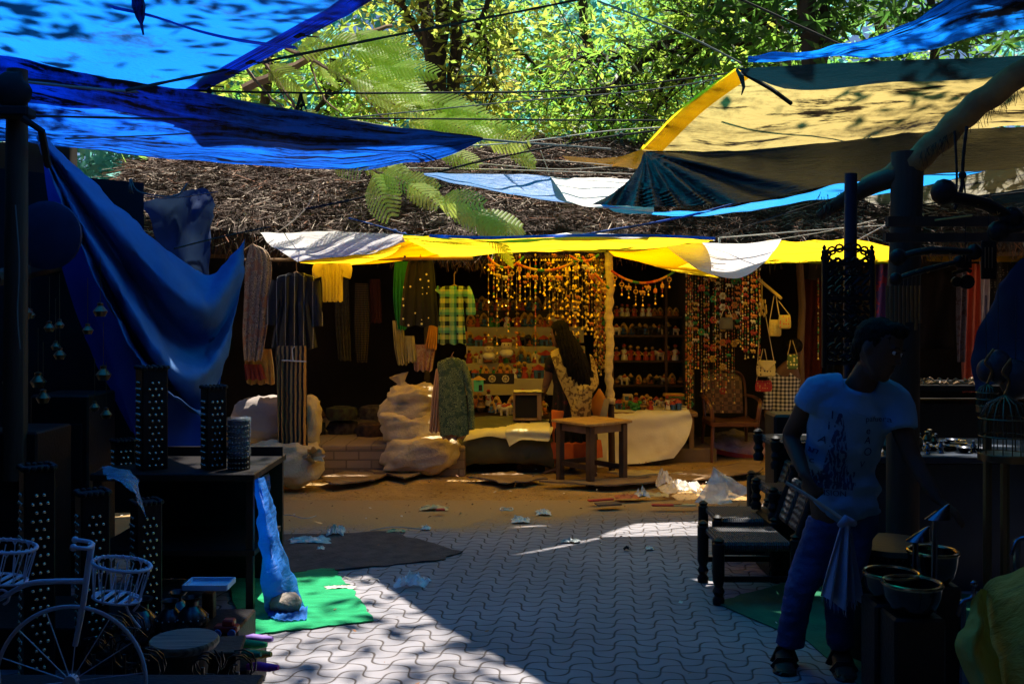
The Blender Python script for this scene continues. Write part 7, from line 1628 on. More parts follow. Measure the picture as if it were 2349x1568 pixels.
def basket(cu, v0, v1, wtop, wbot, cuv_b, tilt, name="basket"):
    top = B(cu, v0); bot = B(cuv_b, v1); rt = wtop / 2 / F * Yb; rb = wbot / 2 / F * Yb; mb = MB()
    def ring(c, r, th): 
        mb.tube([c + Vector((r * math.cos(a), r * .9 * math.sin(a), tilt * r * math.cos(a) + .0)) for a in [i * 2 * math.pi / 36 for i in range(37)]], th, 7)
    ring(top, rt, .0048); ring(bot, rb, .0038)
    n = 22
    for k in range(n):
        a = 2 * math.pi * k / n; b_ = 2 * math.pi * (k + (.5 if k % 2 else -.5) * .9) / n
        p = top + Vector((rt * math.cos(a), rt * .9 * math.sin(a), tilt * rt * math.cos(a))); q = bot + Vector((rb * math.cos(b_), rb * .9 * math.sin(b_), tilt * rb * math.cos(b_)))
        p2 = p.lerp(q, .14); mb.tube([p2, q], .0018, 5)
        if k % 2 == 0:   # little arches under the rim
            a2 = 2 * math.pi * (k + 2) / n; e = top + Vector((rt * math.cos(a2), rt * .9 * math.sin(a2), tilt * rt * math.cos(a2))); q2 = bot + Vector((rb * math.cos(a2), rb * .9 * math.sin(a2), 0)); e2 = e.lerp(q2, .14); mid = (p + e) / 2
            mb.tube(spline([p2, p2.lerp(mid, .55) + Vector((0, 0, .012)), mid + Vector((0, 0, -.004)), e2.lerp(mid, .55) + Vector((0, 0, .012)), e2], 3), .0024, 5)
    mb.build(name, wht, bk)
    m2 = MB()
    for k in range(-2, 3): m2.box(bot + Vector((k * rb * .42, 0, tilt * k * rb * .42)), (rb * .2, rb * 1.7 * math.sqrt(max(.05, 1 - (k * .42) ** 2)), .004))
    m2.build("basket_floor", wht, bk)
basket(280, 1293, 1370, 128, 104, 268, -.16); basket(16, 1252, 1328, 128, 104, 6, -.12)
for pts in ([(306, 1400), (318, 1385), (316, 1372), (300, 1368), (290, 1382), (294, 1402), (306, 1420), (322, 1440)], [(8, 1385), (18, 1378), (20, 1362), (4, 1352), (-12, 1360), (-10, 1340)]):
    mb = MB(); mb.tube(spline([B(*p) for p in pts], 5), .0038, 7); mb.build("scroll", wht, bk)
# tangle of small dark wire stands with bright glints
iron = K("wrought_iron", (0.06, 0.055, 0.055), rough=.35, metal=.8)
rw = random.Random(9)
for i, (u, v, Y, s_) in enumerate([(255, 1460, 3.6, .09), (285, 1500, 3.4, .08), (300, 1440, 3.9, .08), (215, 1500, 3.6, .07), (330, 1540, 3.3, .07), (465, 1530, 3.3, .06), (545, 1540, 3.3, .06)]):
    mb = MB(); c = P(u, v, Y)
    for k in range(3):
        a0 = rw.uniform(0, 3); mb.tube([c + Vector((s_ * (.4 + .05 * t) * math.cos(a0 + t * .6), .03 * k, s_ * (.4 + .05 * t) * math.sin(a0 + t * .6))) for t in range(12)], .003, 6)
    mb.tube([c, Vector((c.x, c.y, 0.0))], .006, 6); mb.lathe((c.x, c.y, 0), [(.05, 0), (.05, .01), (.01, .02)], 12)
    mb.build("candle_holder", iron, label="small dark wrought iron scroll candle holder among the clutter in the lower left", cat="candle holder", group="scroll candle holders in the lower left")
for i, (u, v, Y, col, nm, lab) in enumerate([(575, 1478, 4.2, (0.02, 0.35, 0.12), "green", "bright green thread bundle in the clutter beside the paving"), (590, 1465, 4.35, (0.25, 0.15, 0.45), "violet", "violet thread bundle lying on the green ones"), (600, 1530, 4.0, (0.55, 0.05, 0.35), "magenta", "magenta thread bundle at the edge of the paving"), (560, 1500, 4.0, (0.02, 0.22, 0.10), "deep green", "deep green thread bundle below the bright green one"), (585, 1500, 4.1, (0.35, 0.30, 0.05), "ochre", "small ochre thread bundle among the green bundles")]):
    mb = MB(); c = P(u, v, Y); mb.tube([c + Vector((-.06, .01, 0)), c + Vector((-.02, 0, .006)), c + Vector((.03, 0, 0)), c + Vector((.07, -.01, .004))], [.012, .018, .017, .010], 9); mb.build("thread_bundle", K("thread_" + nm.replace(" ", "_"), col, rough=.7), label=lab, cat="thread")
mb = MB(); c = P(580, 1512, 4.15); mb.box((c.x - .06, 4.2, c.z / 2), (.14, .3, c.z - .0), bev=.01)
mb.build("low_crate", ebony, label="low black crate carrying the coloured thread bundles at the edge of the paving", cat="crate")
mb = MB(); c = P(520, 1440, 4.2); mb.box(c, (.10, .05, .03), bev=.006); mb.box(c + Vector((.01, 0, .025)), (.05, .045, .03), bev=.006)
for dx in (-.03, .03): mb.lathe(c + Vector((dx, -.028, -.012)), [(.017, 0), (.017, .012)], 12, mi=1, rot=Matrix.Rotation(R(90), 3, 'X'))
mb.build("toy_car", [K("red_toy_paint", (0.45, 0.03, 0.02), rough=.35), fcols[6]], label="little red toy car standing behind the low dark stool", cat="toy")
mb = MB(); mb.box((X(505, 4.4), 4.4, Z(1452, 4.2) / 2), (.24, .3, Z(1452, 4.2)), bev=.008); mb.build("low_box", ebony, label="low black box carrying the little red toy car", cat="box")
# post with a bundle at the left edge, beam, dark stalls' goods
mb = MB(); mb.tube([P(35, 1100, 5.0), P(38, 500, 5.0), P(40, 160, 5.0)], [.06, .055, .05], 9); mb.build("stall_post", wood_dark, label="dark upright post at the far left edge holding up the blue tarps", cat="post")
mb = MB(); c = P(25, 210, 4.9); mb.ell(c, (.10, .08, .09), 12, 8); mb.v = [tuple(Vector(p) + Vector((1, 0, 1)) * .02 * fbm(p, 12)) for p in mb.v]; mb.box(P(30, 258, 4.9), (.18, .12, .05), rz=.1, bev=.01); mb.tube([P(50, 270, 4.85), P(95, 300, 4.9), P(110, 380, 5.2)], .018, 6); mb.build("tied_bundle", blk, label="dark cloth bundle lashed to the top of the left post", cat="bundle")
mb = MB(); mb.tube([P(-20, 640, 5.4), P(215, 590, 8.5)], .05, 8); mb.build("beam", wood_dark, label="dark beam running back from the left post", cat="beam")
mb = MB(); mb.tube(spline([P(35, 470, 4.9), P(44, 600, 4.9), P(40, 720, 4.9), P(46, 800, 4.9)], 4), .004, 4); mb.build("cord", rope_mid, label="thin cord hanging down in front of the left post", cat="cord")
# round thing on the wall behind
mb = MB(); c = P(110, 540, 5.8); mb.lathe(c, [(.20, 0), (.20, .02), (.17, .03), (.001, .03)], 28, rot=Matrix.Rotation(R(90), 3, 'X')); mb.build("round_tray", K("dull_navy_metal", (0.03, 0.035, 0.08), rough=.5, metal=.4), label="dim round tray hanging high on the left post", cat="tray")
for i, (u, v, Y, w_, h_, lab) in enumerate([(60, 980, 5.2, .30, .36, "dark chest in the shadows behind the left lattice columns"), (170, 900, 6.0, .34, .6, "tall dark cabinet standing in the shadows of the left stall")]):
    mb = MB(); c = P(u, v, Y); mb.box((c.x, Y, c.z / 2), (w_, .4, c.z), bev=.01); mb.box((c.x, Y - .205, c.z * .7), (w_ * .8, .012, c.z * .3), bev=.004); mb.box((c.x, Y - .205, c.z * .3), (w_ * .8, .012, c.z * .3), bev=.004); mb.build("cabinet", ebony, label=lab, cat="cabinet")
rg = random.Random(4)
for i in range(16):
    u, v, Y = rg.uniform(10, 260), rg.uniform(700, 1000), rg.uniform(5.0, 5.9); mb = MB(); c = P(u, v, Y); s_ = rg.uniform(.03, .06)
    mb.lathe(c, [(s_ * .5, 0), (s_ * .8, s_ * .6), (s_ * .3, s_ * 1.2), (s_ * .35, s_ * 1.5), (s_ * .1, s_ * 1.6)], 12); mb.tube([c + Vector((0, 0, s_ * 1.6)), c + Vector((0, 0, s_ * 1.6 + .25))], .0018, 4)
    mb.build("metal_bell", K("dark_brass", (0.16, 0.12, 0.06), rough=.3, metal=.8), label="small dull brass bell hanging in the darkness of the left stall", cat="bell", group="brass bells in the left stall")

# ================================================================== RIGHT FOREGROUND STALL
tp = mat("rough_post_wood", (0.035, 0.022, 0.014), (0.09, 0.05, 0.03), 9, .8, bump=.9, bscale=12, stretch=(1, 1, .08))
post = empty("thick_post", (X(2065, 5.3), 5.3, 0), "thick rough wooden post carrying the slanting log at the upper right", "post")
mb = MB(); mb.tube([(X(2070, 5.3), 5.3, 0), P(2072, 700, 5.3), P(2078, 520, 5.3), P(2082, 350, 5.3)], [.085, .085, .08, .085], 12); mb.build("trunk_post", tp, post)
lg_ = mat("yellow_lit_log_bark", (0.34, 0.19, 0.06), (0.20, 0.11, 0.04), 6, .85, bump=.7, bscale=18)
mb = MB(); sp = spline([P(1990, 425, 5.5), P(2075, 385, 5.3), P(2150, 325, 5.2), P(2215, 262, 5.1), P(2290, 205, 5.0), P(2420, 120, 4.9)], 6); mb.tube([p + Vector((0, 0, .008 * math.sin(i * 1.3))) for i, p in enumerate(sp)], [.05, .085, .085, .075, .08, .10][0:1] * 1 + [.042 + .024 * min(1, i / 6) for i in range(1, len(sp))], 12); mb.build("slanting_log", lg_, post)
mb = MB(); mb.tube(spline([P(2070, 400, 5.3), P(2000, 425, 5.4), P(1930, 462, 5.5), P(1880, 495, 5.6)], 5), [.06, .05, .05, .03], 9)
for i in range(60):
    a = P(1880 + rnd.random() * 120, 478 - rnd.random() * 40, 5.5); mb.tube([a, a + Vector((rnd.uniform(-.05, .02), 0, -rnd.uniform(.03, .10)))], .0018, 3)
mb.build("broken_bough", wood_dark, post, auto=None)
for i in range(50): pass
mb = MB()
for i in range(90):
    t = rnd.random(); a = P(2110 + 230 * t, 330 - 150 * t + 20, 5.1); mb.tube([a, a + Vector((rnd.uniform(-.03, .03), 0, -rnd.uniform(.02, .09)))], .0016, 3)
mb.build("frayed_bark", wood_dark, post, auto=None)
mb = MB(); mb.tube([(X(1948, 5.2), 5.2, 0), P(1950, 700, 5.2), P(1952, 398, 5.2)], [.036, .034, .032], 10); mb.build("iron_pole", K("blue_black_metal", (0.015, 0.025, 0.045), rough=.4, metal=.4), label="slim blue black pole holding the carved black frame", cat="pole")
# carved frame hanging
cf = empty("carved_screen", P(1944, 830, 5.1), "carved black wooden frame with scrolled top hanging on the slim pole", "screen")
mb = MB(); fx0, fx1 = X(1891, 5.1), X(2000, 5.1); z0, z1 = Z(832, 5.1), Z(592, 5.1)
for x in (fx0, fx1): mb.box((x, 5.1, (z0 + z1) / 2), (.024, .03, z1 - z0 + .05), bev=.006); mb.lathe((x, 5.1, z1 + .02), [(.014, 0), (.016, .015), (.008, .025), (.012, .035), (.002, .05)], 10)
for z in (z0, z0 + .15, z0 + .33, z1 - .03): mb.box(((fx0 + fx1) / 2, 5.1, z), (fx1 - fx0, .022, .02))
for k in range(9):
    a = math.pi * k / 8; p = Vector(((fx0 + fx1) / 2 - math.cos(a) * (fx1 - fx0) * .48, 5.1, z1 + math.sin(a) * .055)); mb.tube([p + Vector((.020 * math.cos(b_ * .785), 0, .020 * math.sin(b_ * .785))) for b_ in range(9)], .006, 6)
mb.tube([Vector(((fx0 + fx1) / 2 - math.cos(a) * (fx1 - fx0) * .5, 5.1, z1 + math.sin(a) * .05)) for a in [math.pi * k / 12 for k in range(13)]], .008, 6)
# pierced vine pattern
for i in range(5):
    for j in range(11):
        p = Vector((fx0 + .03 + i * (fx1 - fx0 - .06) / 4, 5.1, z0 + .03 + j * (z1 - z0 - .05) / 10)); q = .020
        mb.tube([p + Vector((q * math.cos(t * .9 + i), 0, q * 1.1 * math.sin(t * .9 + i + j))) for t in range(7)], .0075, 5)
        if i < 4: mb.tube([p, p + Vector(((fx1 - fx0 - .06) / 4, 0, .02 * (-1) ** j))], .007, 4)
mb.build("pierced_panel", ebony, cf)
for k, (u, v) in enumerate(((1965, 840), (1975, 850))):
    mb = MB(); mb.grid([[P(u - 9 + 18 * i / 4, v + 70 * j / 4 - 20, 5.12) + Vector((0, .006 * math.sin(i * 2), 0)) for i in range(5)] for j in range(5)]); mb.build("red_tassel_cloth", K("dull_red_cloth", (0.12, 0.01, 0.015)), label="dull red cloth strip hanging " + ("left" if k == 0 else "right") + " under the carved black frame", cat="cloth")
# carved sign boards with looping gilt script
gilt = K("gilt_wire_script", (0.38, 0.25, 0.09), rough=.4, metal=.6)
def sign(pts, w_, label, seed, name="carved_sign"):
    r_ = random.Random(seed); sp = spline([P(*p) for p in pts], 8); root = empty(name, sp[0], label, "sign"); mb = MB(); mb.tube(sp, [w_ * (.75 + .25 * math.sin(math.pi * i / (len(sp) - 1))) for i in range(len(sp))], 10, flat=.5); mb.ell(sp[0], w_ * 1.1, 10, 6); mb.ell(sp[-1], w_, 10, 6); mb.build("board", ebony, root)
    g_ = MB(); path = []
    n = int(sum((sp[i + 1] - sp[i]).length for i in range(len(sp) - 1)) / .011)
    for i in range(n):
        t = i / n * (len(sp) - 1); a = int(t); p = sp[a].lerp(sp[min(a + 1, len(sp) - 1)], t - a); ph = i * .95; am = w_ * (.42 + .2 * math.sin(i * .31 + seed))
        if r_.random() < .06 and len(path) > 3: g_.tube(path, .0022, 5); path = []
        else: path.append(p + Vector((.010 * math.sin(ph * 1.0), -w_ * .62, am * math.cos(ph))))
    if len(path) > 2: g_.tube(path, .0022, 5)
    g_.build("script", gilt, root); return root
sign([(2165, 440, 4.6), (2190, 452, 4.6), (2260, 468, 4.6), (2320, 500, 4.6)], .055, "upper carved black sign with looping gilt script hung below the yellow tarp", 1)
sign([(2060, 590, 4.7), (2130, 575, 4.7), (2235, 578, 4.7)], .038, "middle carved black sign with gilt script hung across the thick post", 2)
sign([(2055, 640, 4.8), (2110, 622, 4.8), (2200, 600, 4.8)], .03, "lower slanting black sign with faint gilt script", 3)
sign([(2290, 530, 4.6), (2350, 520, 4.6), (2420, 520, 4.6)], .045, "black sign with gilt script cut off by the right edge", 4)
for i, (u, v0, v1, w_, lab) in enumerate([(2268, 552, 640, 34, "small slotted wooden wind chime hanging at the right"), (2215, 570, 615, 26, "small dark carved plaque hanging left of the slotted chime")]):
    mb = MB(); mb.box(P(u, (v0 + v1) / 2, 4.8), (w_ / F * 4.8 * 1.0, .02, (v1 - v0) / F * 4.8), bev=.004); mb.tube([P(u, v0, 4.8), P(u, v0 - 60, 4.8)], .0025, 4)
    for k in range(3): mb.box(P(u - 8 + 8 * k, (v0 + v1) / 2 - 5, 4.785), (.004, .004, (v1 - v0) / F * 2.6), mi=1)
    mb.build("wind_chime", [ebony, wood_mid], label=lab, cat="chime")
for i in range(9):
    u = 2035 + i * 9.5; mb = MB(); mb.tube([P(u, 655, 4.9), P(u, 745 + 12 * math.sin(i * 2), 4.9)], .007, 6); mb.tube([P(u, 630, 4.9), P(u, 655, 4.9)], .0015, 3); mb.build("chime_tube", K("bamboo_tube_dark", (0.16, 0.08, 0.03), rough=.4), label="dark bamboo chime tube hanging in a row in front of the thick post", cat="chime", group="bamboo chime tubes by the thick post")
mb = MB(); c = P(2218, 632, 4.8); mb.lathe(c + Vector((0, .01, -.03)), [(.035, 0), (.035, .02)], 14, rot=Matrix.Rotation(R(90), 3, 'X')); mb.lathe(c + Vector((-.05, .01, -.03)), [(.025, 0), (.025, .02)], 14, rot=Matrix.Rotation(R(90), 3, 'X')); mb.tube([c + Vector((-.07, 0, .01)), c + Vector((0, 0, .03)), c + Vector((.02, 0, .02))], .010, 7); mb.build("toy_motorcycle", ebony, label="small black toy motorcycle silhouetted against the coral drape", cat="toy")
mb = MB(); mb.box((X(2160, 5.0), 5.0, Z(508, 5.0)), (.55, .04, .05)); mb.box((X(2200, 5.0), 5.0, Z(545, 5.0)), (.75, .04, .045)); mb.build("cross_beam", wood_dark, label="pair of dark horizontal beams behind the carved signs", cat="beam", smooth=False)
mb = MB(); mb.tube([P(2145, 505, 4.95), P(2230, 494, 4.95)], .005, 5); mb.build("gold_cord", K("gold_cord_fibre", (0.55, 0.38, 0.10)), label="short straight golden cord along the upper dark beam", cat="cord")
# woven low chairs
weave, nt, bs, out = newmat("black_rope_weave"); v = _coord(nt, 'Object', (1, 1, 1)); wv = nt.nodes.new("ShaderNodeTexWave"); wv.inputs['Scale'].default_value = 26; wv.inputs['Distortion'].default_value = 2.5; wv.inputs['Detail'].default_value = 2
nt.links.new(v, wv.inputs[0]); nt.links.new(_mix(nt, wv.outputs[1], (0.012, 0.012, 0.014), (0.055, 0.055, 0.06)), bs.inputs[0]); _bump(nt, bs, wv.outputs[1], .8, .01); bs.inputs['Roughness'].default_value = .7
def woven_chair(c, rz, label, w_=.44, d_=.42, hs=.33, hb=.78, lean=.12, group=None):
    root = empty("low_chair", c, label, "chair", group, rz)
    def turned(x, y, h): 
        return [(.030, 0), (.034, .03), (.022, .05), (.034, .075), (.022, .10), (.033, .13), (.033, h - .03), (.024, h - .022), (.031, h - .008), (.012, h + .006)]
    base = Vector(c)
    for sx in (-1, 1):
        mb = MB(); mb.lathe(base + Vector((-d_ / 2, sx * w_ / 2, 0)), turned(0, 0, hs + .03), 12); mb.build("leg", ebony, root)
        mb = MB(); mb.lathe(base + Vector((d_ / 2, sx * w_ / 2, 0)), turned(0, 0, hs + .05), 12); mb.tube([base + Vector((d_ / 2, sx * w_ / 2, hs)), base + Vector((d_ / 2 + lean, sx * w_ / 2, hb))], [.028, .024], 10); mb.ell(base + Vector((d_ / 2 + lean, sx * w_ / 2, hb + .02)), .032, 8, 6); mb.build("leg", ebony, root)
    mb = MB(); mb.box(base + Vector((0, 0, hs - .02)), (d_ - .02, w_ - .02, .05), bev=.015); mb.build("seat", weave, root)
    for k in (-1, 1): mb = MB(); mb.box(base + Vector((0, k * w_ / 2, .14)), (d_, .02, .03)); mb.build("stretcher", ebony, root)
    M = Matrix.Rotation(math.atan2(lean, hb - hs), 3, 'Y')
    for k in (-1, 1): mb = MB(); mb.box(base + Vector((d_ / 2 + lean * .55, k * w_ * .23, hs + (hb - hs) * .52)), (.035, w_ * .36, (hb - hs) * .78), rot=M, bev=.012); mb.build("woven_back", weave, root)
    return root
woven_chair((X(1722, 5.55), 5.62, 0), 0.0, "front low black chair with rope woven seat, facing left beside the man", hb=.66)
woven_chair((X(1712, 6.15), 6.22, 0), 0.0, "rear low black chair with rope woven seat, just behind the front one", hb=.68)
woven_chair((X(1830, 6.75), 6.9, 0), .1, "black woven chair standing farther back beside the stacked ones", hb=.95, hs=.42)
for k, (z, lab) in enumerate(((.36, "black woven chair resting on the seat of the rear low chair"), (.66, "topmost black woven chair in the stack beside the checked shirt"))):
    woven_chair((X(1822, 6.0) + .02 * k, 6.05 + .02 * k, z), .05, lab, w_=.34, d_=.34, hs=.16, hb=.34)
mb = MB(); mb.box((X(1835, 6.4), 6.5, Z(950, 6.4) / 2), (.34, .25, Z(950, 6.4)), bev=.015); mb.build("cabinet", ebony, label="added black block filling the dark silhouette behind the stacked woven chairs", cat="cabinet")  # added block, makes the chair stack read as one dark mass
mb = MB(); mb.box((X(1822, 6.0), 6.05, .18), (.36, .36, .36), bev=.02); mb.build("wooden_box", ebony, label="black box under the stack of woven chairs", cat="box")
# long counter with goods behind and right of the man
mb = MB(); zt = Z(1052, 5.6); mb.box((X(2230, 5.6), 5.95, zt), (1.35, .8, .04), bev=.006); mb.box((X(2230, 5.6), 6.0, zt / 2 - .02), (1.3, .7, zt - .04)); mb.build("counter", K("blue_black_counter", (0.02, 0.03, 0.05), rough=.5), label="dark counter with a pale edge behind the man, loaded with metal wares", cat="counter", smooth=False)
mb = MB(); mb.box((X(2240, 7.4), 7.6, Z(882, 7.4) - .02), (1.3, .6, .04)); mb.box((X(2240, 7.4), 7.65, .45), (1.2, .5, .9)); mb.build("rear_counter", ebony, label="rear dark counter strewn with small carved pieces", cat="counter", smooth=False)
for i in range(40):
    mb = MB(); c = P(2095 + rg.random() * 150, 880, 7.35 + rg.random() * .5); a = rg.uniform(0, 3.1); d = Vector((math.cos(a), math.sin(a) * .5, 0)) * .035; c.z = Z(882, 7.4) + .008; mb.tube([c - d, c + d * .2 + Vector((0, 0, .012)), c + d], [.004, .010, .004], 6)
    mb.build("carved_piece", K("tan_carving", (0.26, 0.15, 0.07), rough=.5), label="little tan carved piece scattered on the rear dark counter", cat="carving", group="carved pieces on the rear counter")
steel = K("dark_steel_ware", (0.14, 0.15, 0.18), rough=.22, metal=.95)
for i in range(34):
    mb = MB(); x = X(2010 + rg.random() * 300, 5.5); c = Vector((x, 5.62 + rg.random() * .5, zt + .022)); s_ = rg.uniform(.025, .05); k = rg.random()
    if k < .5: mb.lathe(c, [(s_ * .4, 0), (s_, s_ * .6), (s_ * 1.05, s_ * .65), (s_ * .9, s_ * .6), (s_ * .3, .006)], 16)
    else: mb.lathe(c, [(s_ * .5, 0), (s_ * .3, s_ * .4), (s_ * .6, s_), (s_ * .25, s_ * 1.6), (s_ * .35, s_ * 2.0), (.002, s_ * 2.1)], 14)
    mb.build("metal_ware", steel if rg.random() < .6 else MT["dark_brass"], label="small dark metal vessel standing among others on the counter behind the man", cat="vessel", group="metal wares on the counter")
# brass rimmed bowls on the ground
rim = K("gilt_rim", (0.65, 0.42, 0.20), rough=.2, metal=.95); lac = K("black_gloss_bowl", (0.010, 0.009, 0.009), rough=.15, spec=.6)
for i, (u, v, w_, h_, lab) in enumerate([(2045, 1314, 128, .10, "wide black bowl with a bright gilt rim, rear left of the pair"), (2092, 1337, 136, .11, "wide black bowl with a bright gilt rim in front, right of the cloth"), (2140, 1264, 115, .13, "black tub with a gilt rim holding a blue lit piece of metal")]):
    Y = (3.9, 3.75, 4.2)[i]; c = P(u, v, Y); r = w_ / 2 / F * Y; root = empty("gilt_rimmed_bowl", (c.x, c.y, c.z - h_), lab, "bowl"); mb = MB()
    mb.lathe((c.x, c.y, c.z - h_), [(r * .55, 0), (r * .8, h_ * .25), (r * .92, h_ * .6), (r * .96, h_), (r * .86, h_), (r * .8, h_ * .5), (r * .4, .02), (.001, .02)], 32); mb.build("bowl_body", lac, root)
    mb = MB(); mb.tube([c + Vector((r * .94 * math.cos(a), r * .94 * math.sin(a), 0)) for a in [k * 2 * math.pi / 40 for k in range(41)]], .0085, 8); mb.build("rim", rim, root)
    mb = MB(); mb.box((c.x, c.y, (c.z - h_) / 2), (r * 1.7, r * 1.5, c.z - h_), bev=.01); mb.build("display_block", ebony, label="black block lifting the " + ("rear left", "front", "right hand")[i] + " gilt rimmed vessel off the ground", cat="block")
c = P(1985, 1255, 4.5); root = empty("studded_drum", (c.x, 4.5, 0), "low black drum covered in rows of fine studs behind the gilt rimmed bowls", "drum"); mb = MB(); mb.lathe((c.x + .15, 4.6, 0), [(.20, 0), (.22, .1), (.22, c.z - .02), (.20, c.z), (.001, c.z)], 32); mb.build("drum_body", ebony, root); mb = MB()
for j in range(6):
    for k in range(22): a = math.pi + .1 + k * .135; mb.ell((c.x + .15 + .222 * math.cos(a), 4.6 + .222 * math.sin(a), c.z - .03 - j * .045), .0048, 5, 4)
mb.build("studs", MT["dark_brass"], root)
for i, (u, v, Y, lab) in enumerate([(2150, 1190, 4.0, "steel funnel shape with a bright blue glint near the man's reaching hand"), (2105, 1240, 4.1, "bent sheet of bright metal lying over the gilt rimmed tub"), (2215, 1380, 3.6, "small twisted metal handle glinting left of the yellow tarp"), (2225, 1475, 3.4, "curved metal fitting glinting low beside the yellow tarp"), (2340, 1240, 3.6, "bright faceted metal ornament at the right edge")]):
    mb = MB(); c = P(u, v, Y)
    if i in (0, 1): mb.loft([(c, .05, .035), (c + Vector((.02, 0, .03)), .03, .02), (c + Vector((.045, 0, .06)), .006, .006)], 14)
    else: mb.tube(spline([c + Vector((-.03, 0, -.05)), c + Vector((-.01, 0, 0)), c + Vector((.02, -.01, .02)), c + Vector((.03, 0, .06))], 5), .008, 8); mb.ell(c + Vector((.03, 0, .065)), .014, 8, 6)
    mb.tube([c + Vector((0, .02, 0)), Vector((c.x, c.y + .05, 0.0))], .012, 7)
    mb.build("metal_ornament", steel, label=lab, cat="ornament")
# birdcages right
for i, (u, v0, v1, w_, Y, lab) in enumerate([(2305, 905, 1040, 110, 4.4, "dome topped wire birdcage at the right edge"), (2265, 880, 930, 46, 4.6, "small round topped finial lamp left of the birdcage")]):
    c = P(u, v1, Y); h = Z(v0, Y) - c.z; r = w_ / 2 / F * Y; mb = MB()
    for k in range(18): a = k * 2 * math.pi / 18; mb.tube([c + Vector((r * math.cos(a), r * math.sin(a), 0)), c + Vector((r * math.cos(a), r * math.sin(a), h * .6)), c + Vector((r * .7 * math.cos(a), r * .7 * math.sin(a), h * .85)), c + Vector((0, 0, h))], .0028, 4)
    for z in (0, h * .3, h * .6): mb.tube([c + Vector((r * math.cos(a), r * math.sin(a), z)) for a in [k * 2 * math.pi / 24 for k in range(25)]], .004, 5)
    mb.tube(spline([c + Vector((0, 0, h)), c + Vector((.02, 0, h + .06)), c + Vector((-.01, 0, h + .10)), c + Vector((.03, 0, h + .16))], 4), .006, 6); mb.lathe(c, [(r * 1.05, -.03), (r * 1.05, 0), (.001, 0)], 20); mb.tube([c, Vector((c.x, c.y, 0))], .02, 8)
    mb.build("birdcage" if i == 0 else "finial_lamp", K("dark_gold_wire", (0.14, 0.10, 0.05), rough=.4, metal=.8), label=lab, cat="birdcage" if i == 0 else "lamp")
# hanging dark cloth and balloons-like lanterns at the right edge
for i, (u, v, r) in enumerate([(2290, 840, .10), (2330, 870, .12), (2262, 850, .07)]):
    mb = MB(); c = P(u, v, 4.7); mb.ell(c, (r * .6, r * .6, r * .8), 14, 10); mb.tube([c + Vector((0, 0, r * .8)), c + Vector((0, 0, r * .8 + .3))], .003, 4); mb.build("paper_lantern", K("dark_lantern", (0.03, 0.03, 0.04), rough=.5), label=["dark rounded lantern hanging above the birdcage, middle of three", "largest dark lantern nearest the right edge", "smallest dark lantern of the three above the birdcage"][i], cat="lantern")
ctrl = [[P(2290, 660, 5.0), P(2330, 600, 4.9), P(2420, 560, 4.8)], [P(2235, 800, 5.0), P(2300, 760, 4.9), P(2420, 740, 4.7)], [P(2240, 900, 4.9), P(2290, 880, 4.8), P(2420, 870, 4.6)]]
rows = sheet(cgrid(ctrl, 10, 8), .03, 5); mb = MB(); mb.grid(rows, 0, uvlen(rows)); mb.build("hanging_cloth", K("blue_black_cloth", (0.015, 0.02, 0.05), rough=.9), label="dark blue black cloth hanging in folds at the right edge", cat="cloth", auto=None)
# yellow tarp in the lower right corner
t_y2 = tarp_mat("olive_yellow_tarp", (0.46, 0.34, 0.05), (0.42, 0.30, 0.04), (0.3, 0.27, 0.03), dirt=(0.07, 0.06, 0.02), dirt_amt=.42, sscale=3, transl=.25, rough=.8)
ctrl = [[P(2232, 1372, 2.7), P(2215, 1430, 2.65), P(2190, 1480, 2.6), P(2225, 1568, 2.55), P(2260, 1640, 2.5)], [P(2250, 1350, 2.75), P(2250, 1430, 2.62), P(2240, 1490, 2.55), P(2262, 1570, 2.48), P(2290, 1640, 2.45)], [P(2262, 1352, 2.85), P(2268, 1430, 2.75), P(2285, 1500, 2.65), P(2298, 1570, 2.6), P(2300, 1640, 2.55)]]
rows = sheet(cgrid(ctrl, 10, 10), .012, 9); mb = MB(); mb.grid(rows, 0, uvlen(rows))
ctrl = [[P(2262, 1352, 2.86), P(2290, 1320, 2.85), P(2349, 1290, 2.8), P(2460, 1260, 2.7)], [P(2270, 1420, 2.8), P(2310, 1380, 2.72), P(2370, 1350, 2.65), P(2460, 1330, 2.6)], [P(2288, 1500, 2.7), P(2330, 1480, 2.62), P(2390, 1460, 2.55), P(2470, 1450, 2.5)], [P(2300, 1640, 2.6), P(2340, 1640, 2.5), P(2400, 1640, 2.45), P(2480, 1640, 2.4)]]
rows = sheet(cgrid(ctrl, 10, 10), .02, 5); mb.grid(rows, 0, uvlen(rows)); mb.build("tarpaulin", t_y2, label="olive yellow tarp heaped over goods in the lower right corner", cat="tarpaulin", auto=None)
ctrl = [[P(2262, 1365, 2.95), P(2320, 1305, 3.0), P(2380, 1255, 3.0)], [P(2280, 1400, 2.9), P(2330, 1330, 2.9), P(2400, 1280, 2.9)]]
rows = cgrid(ctrl, 8, 6)
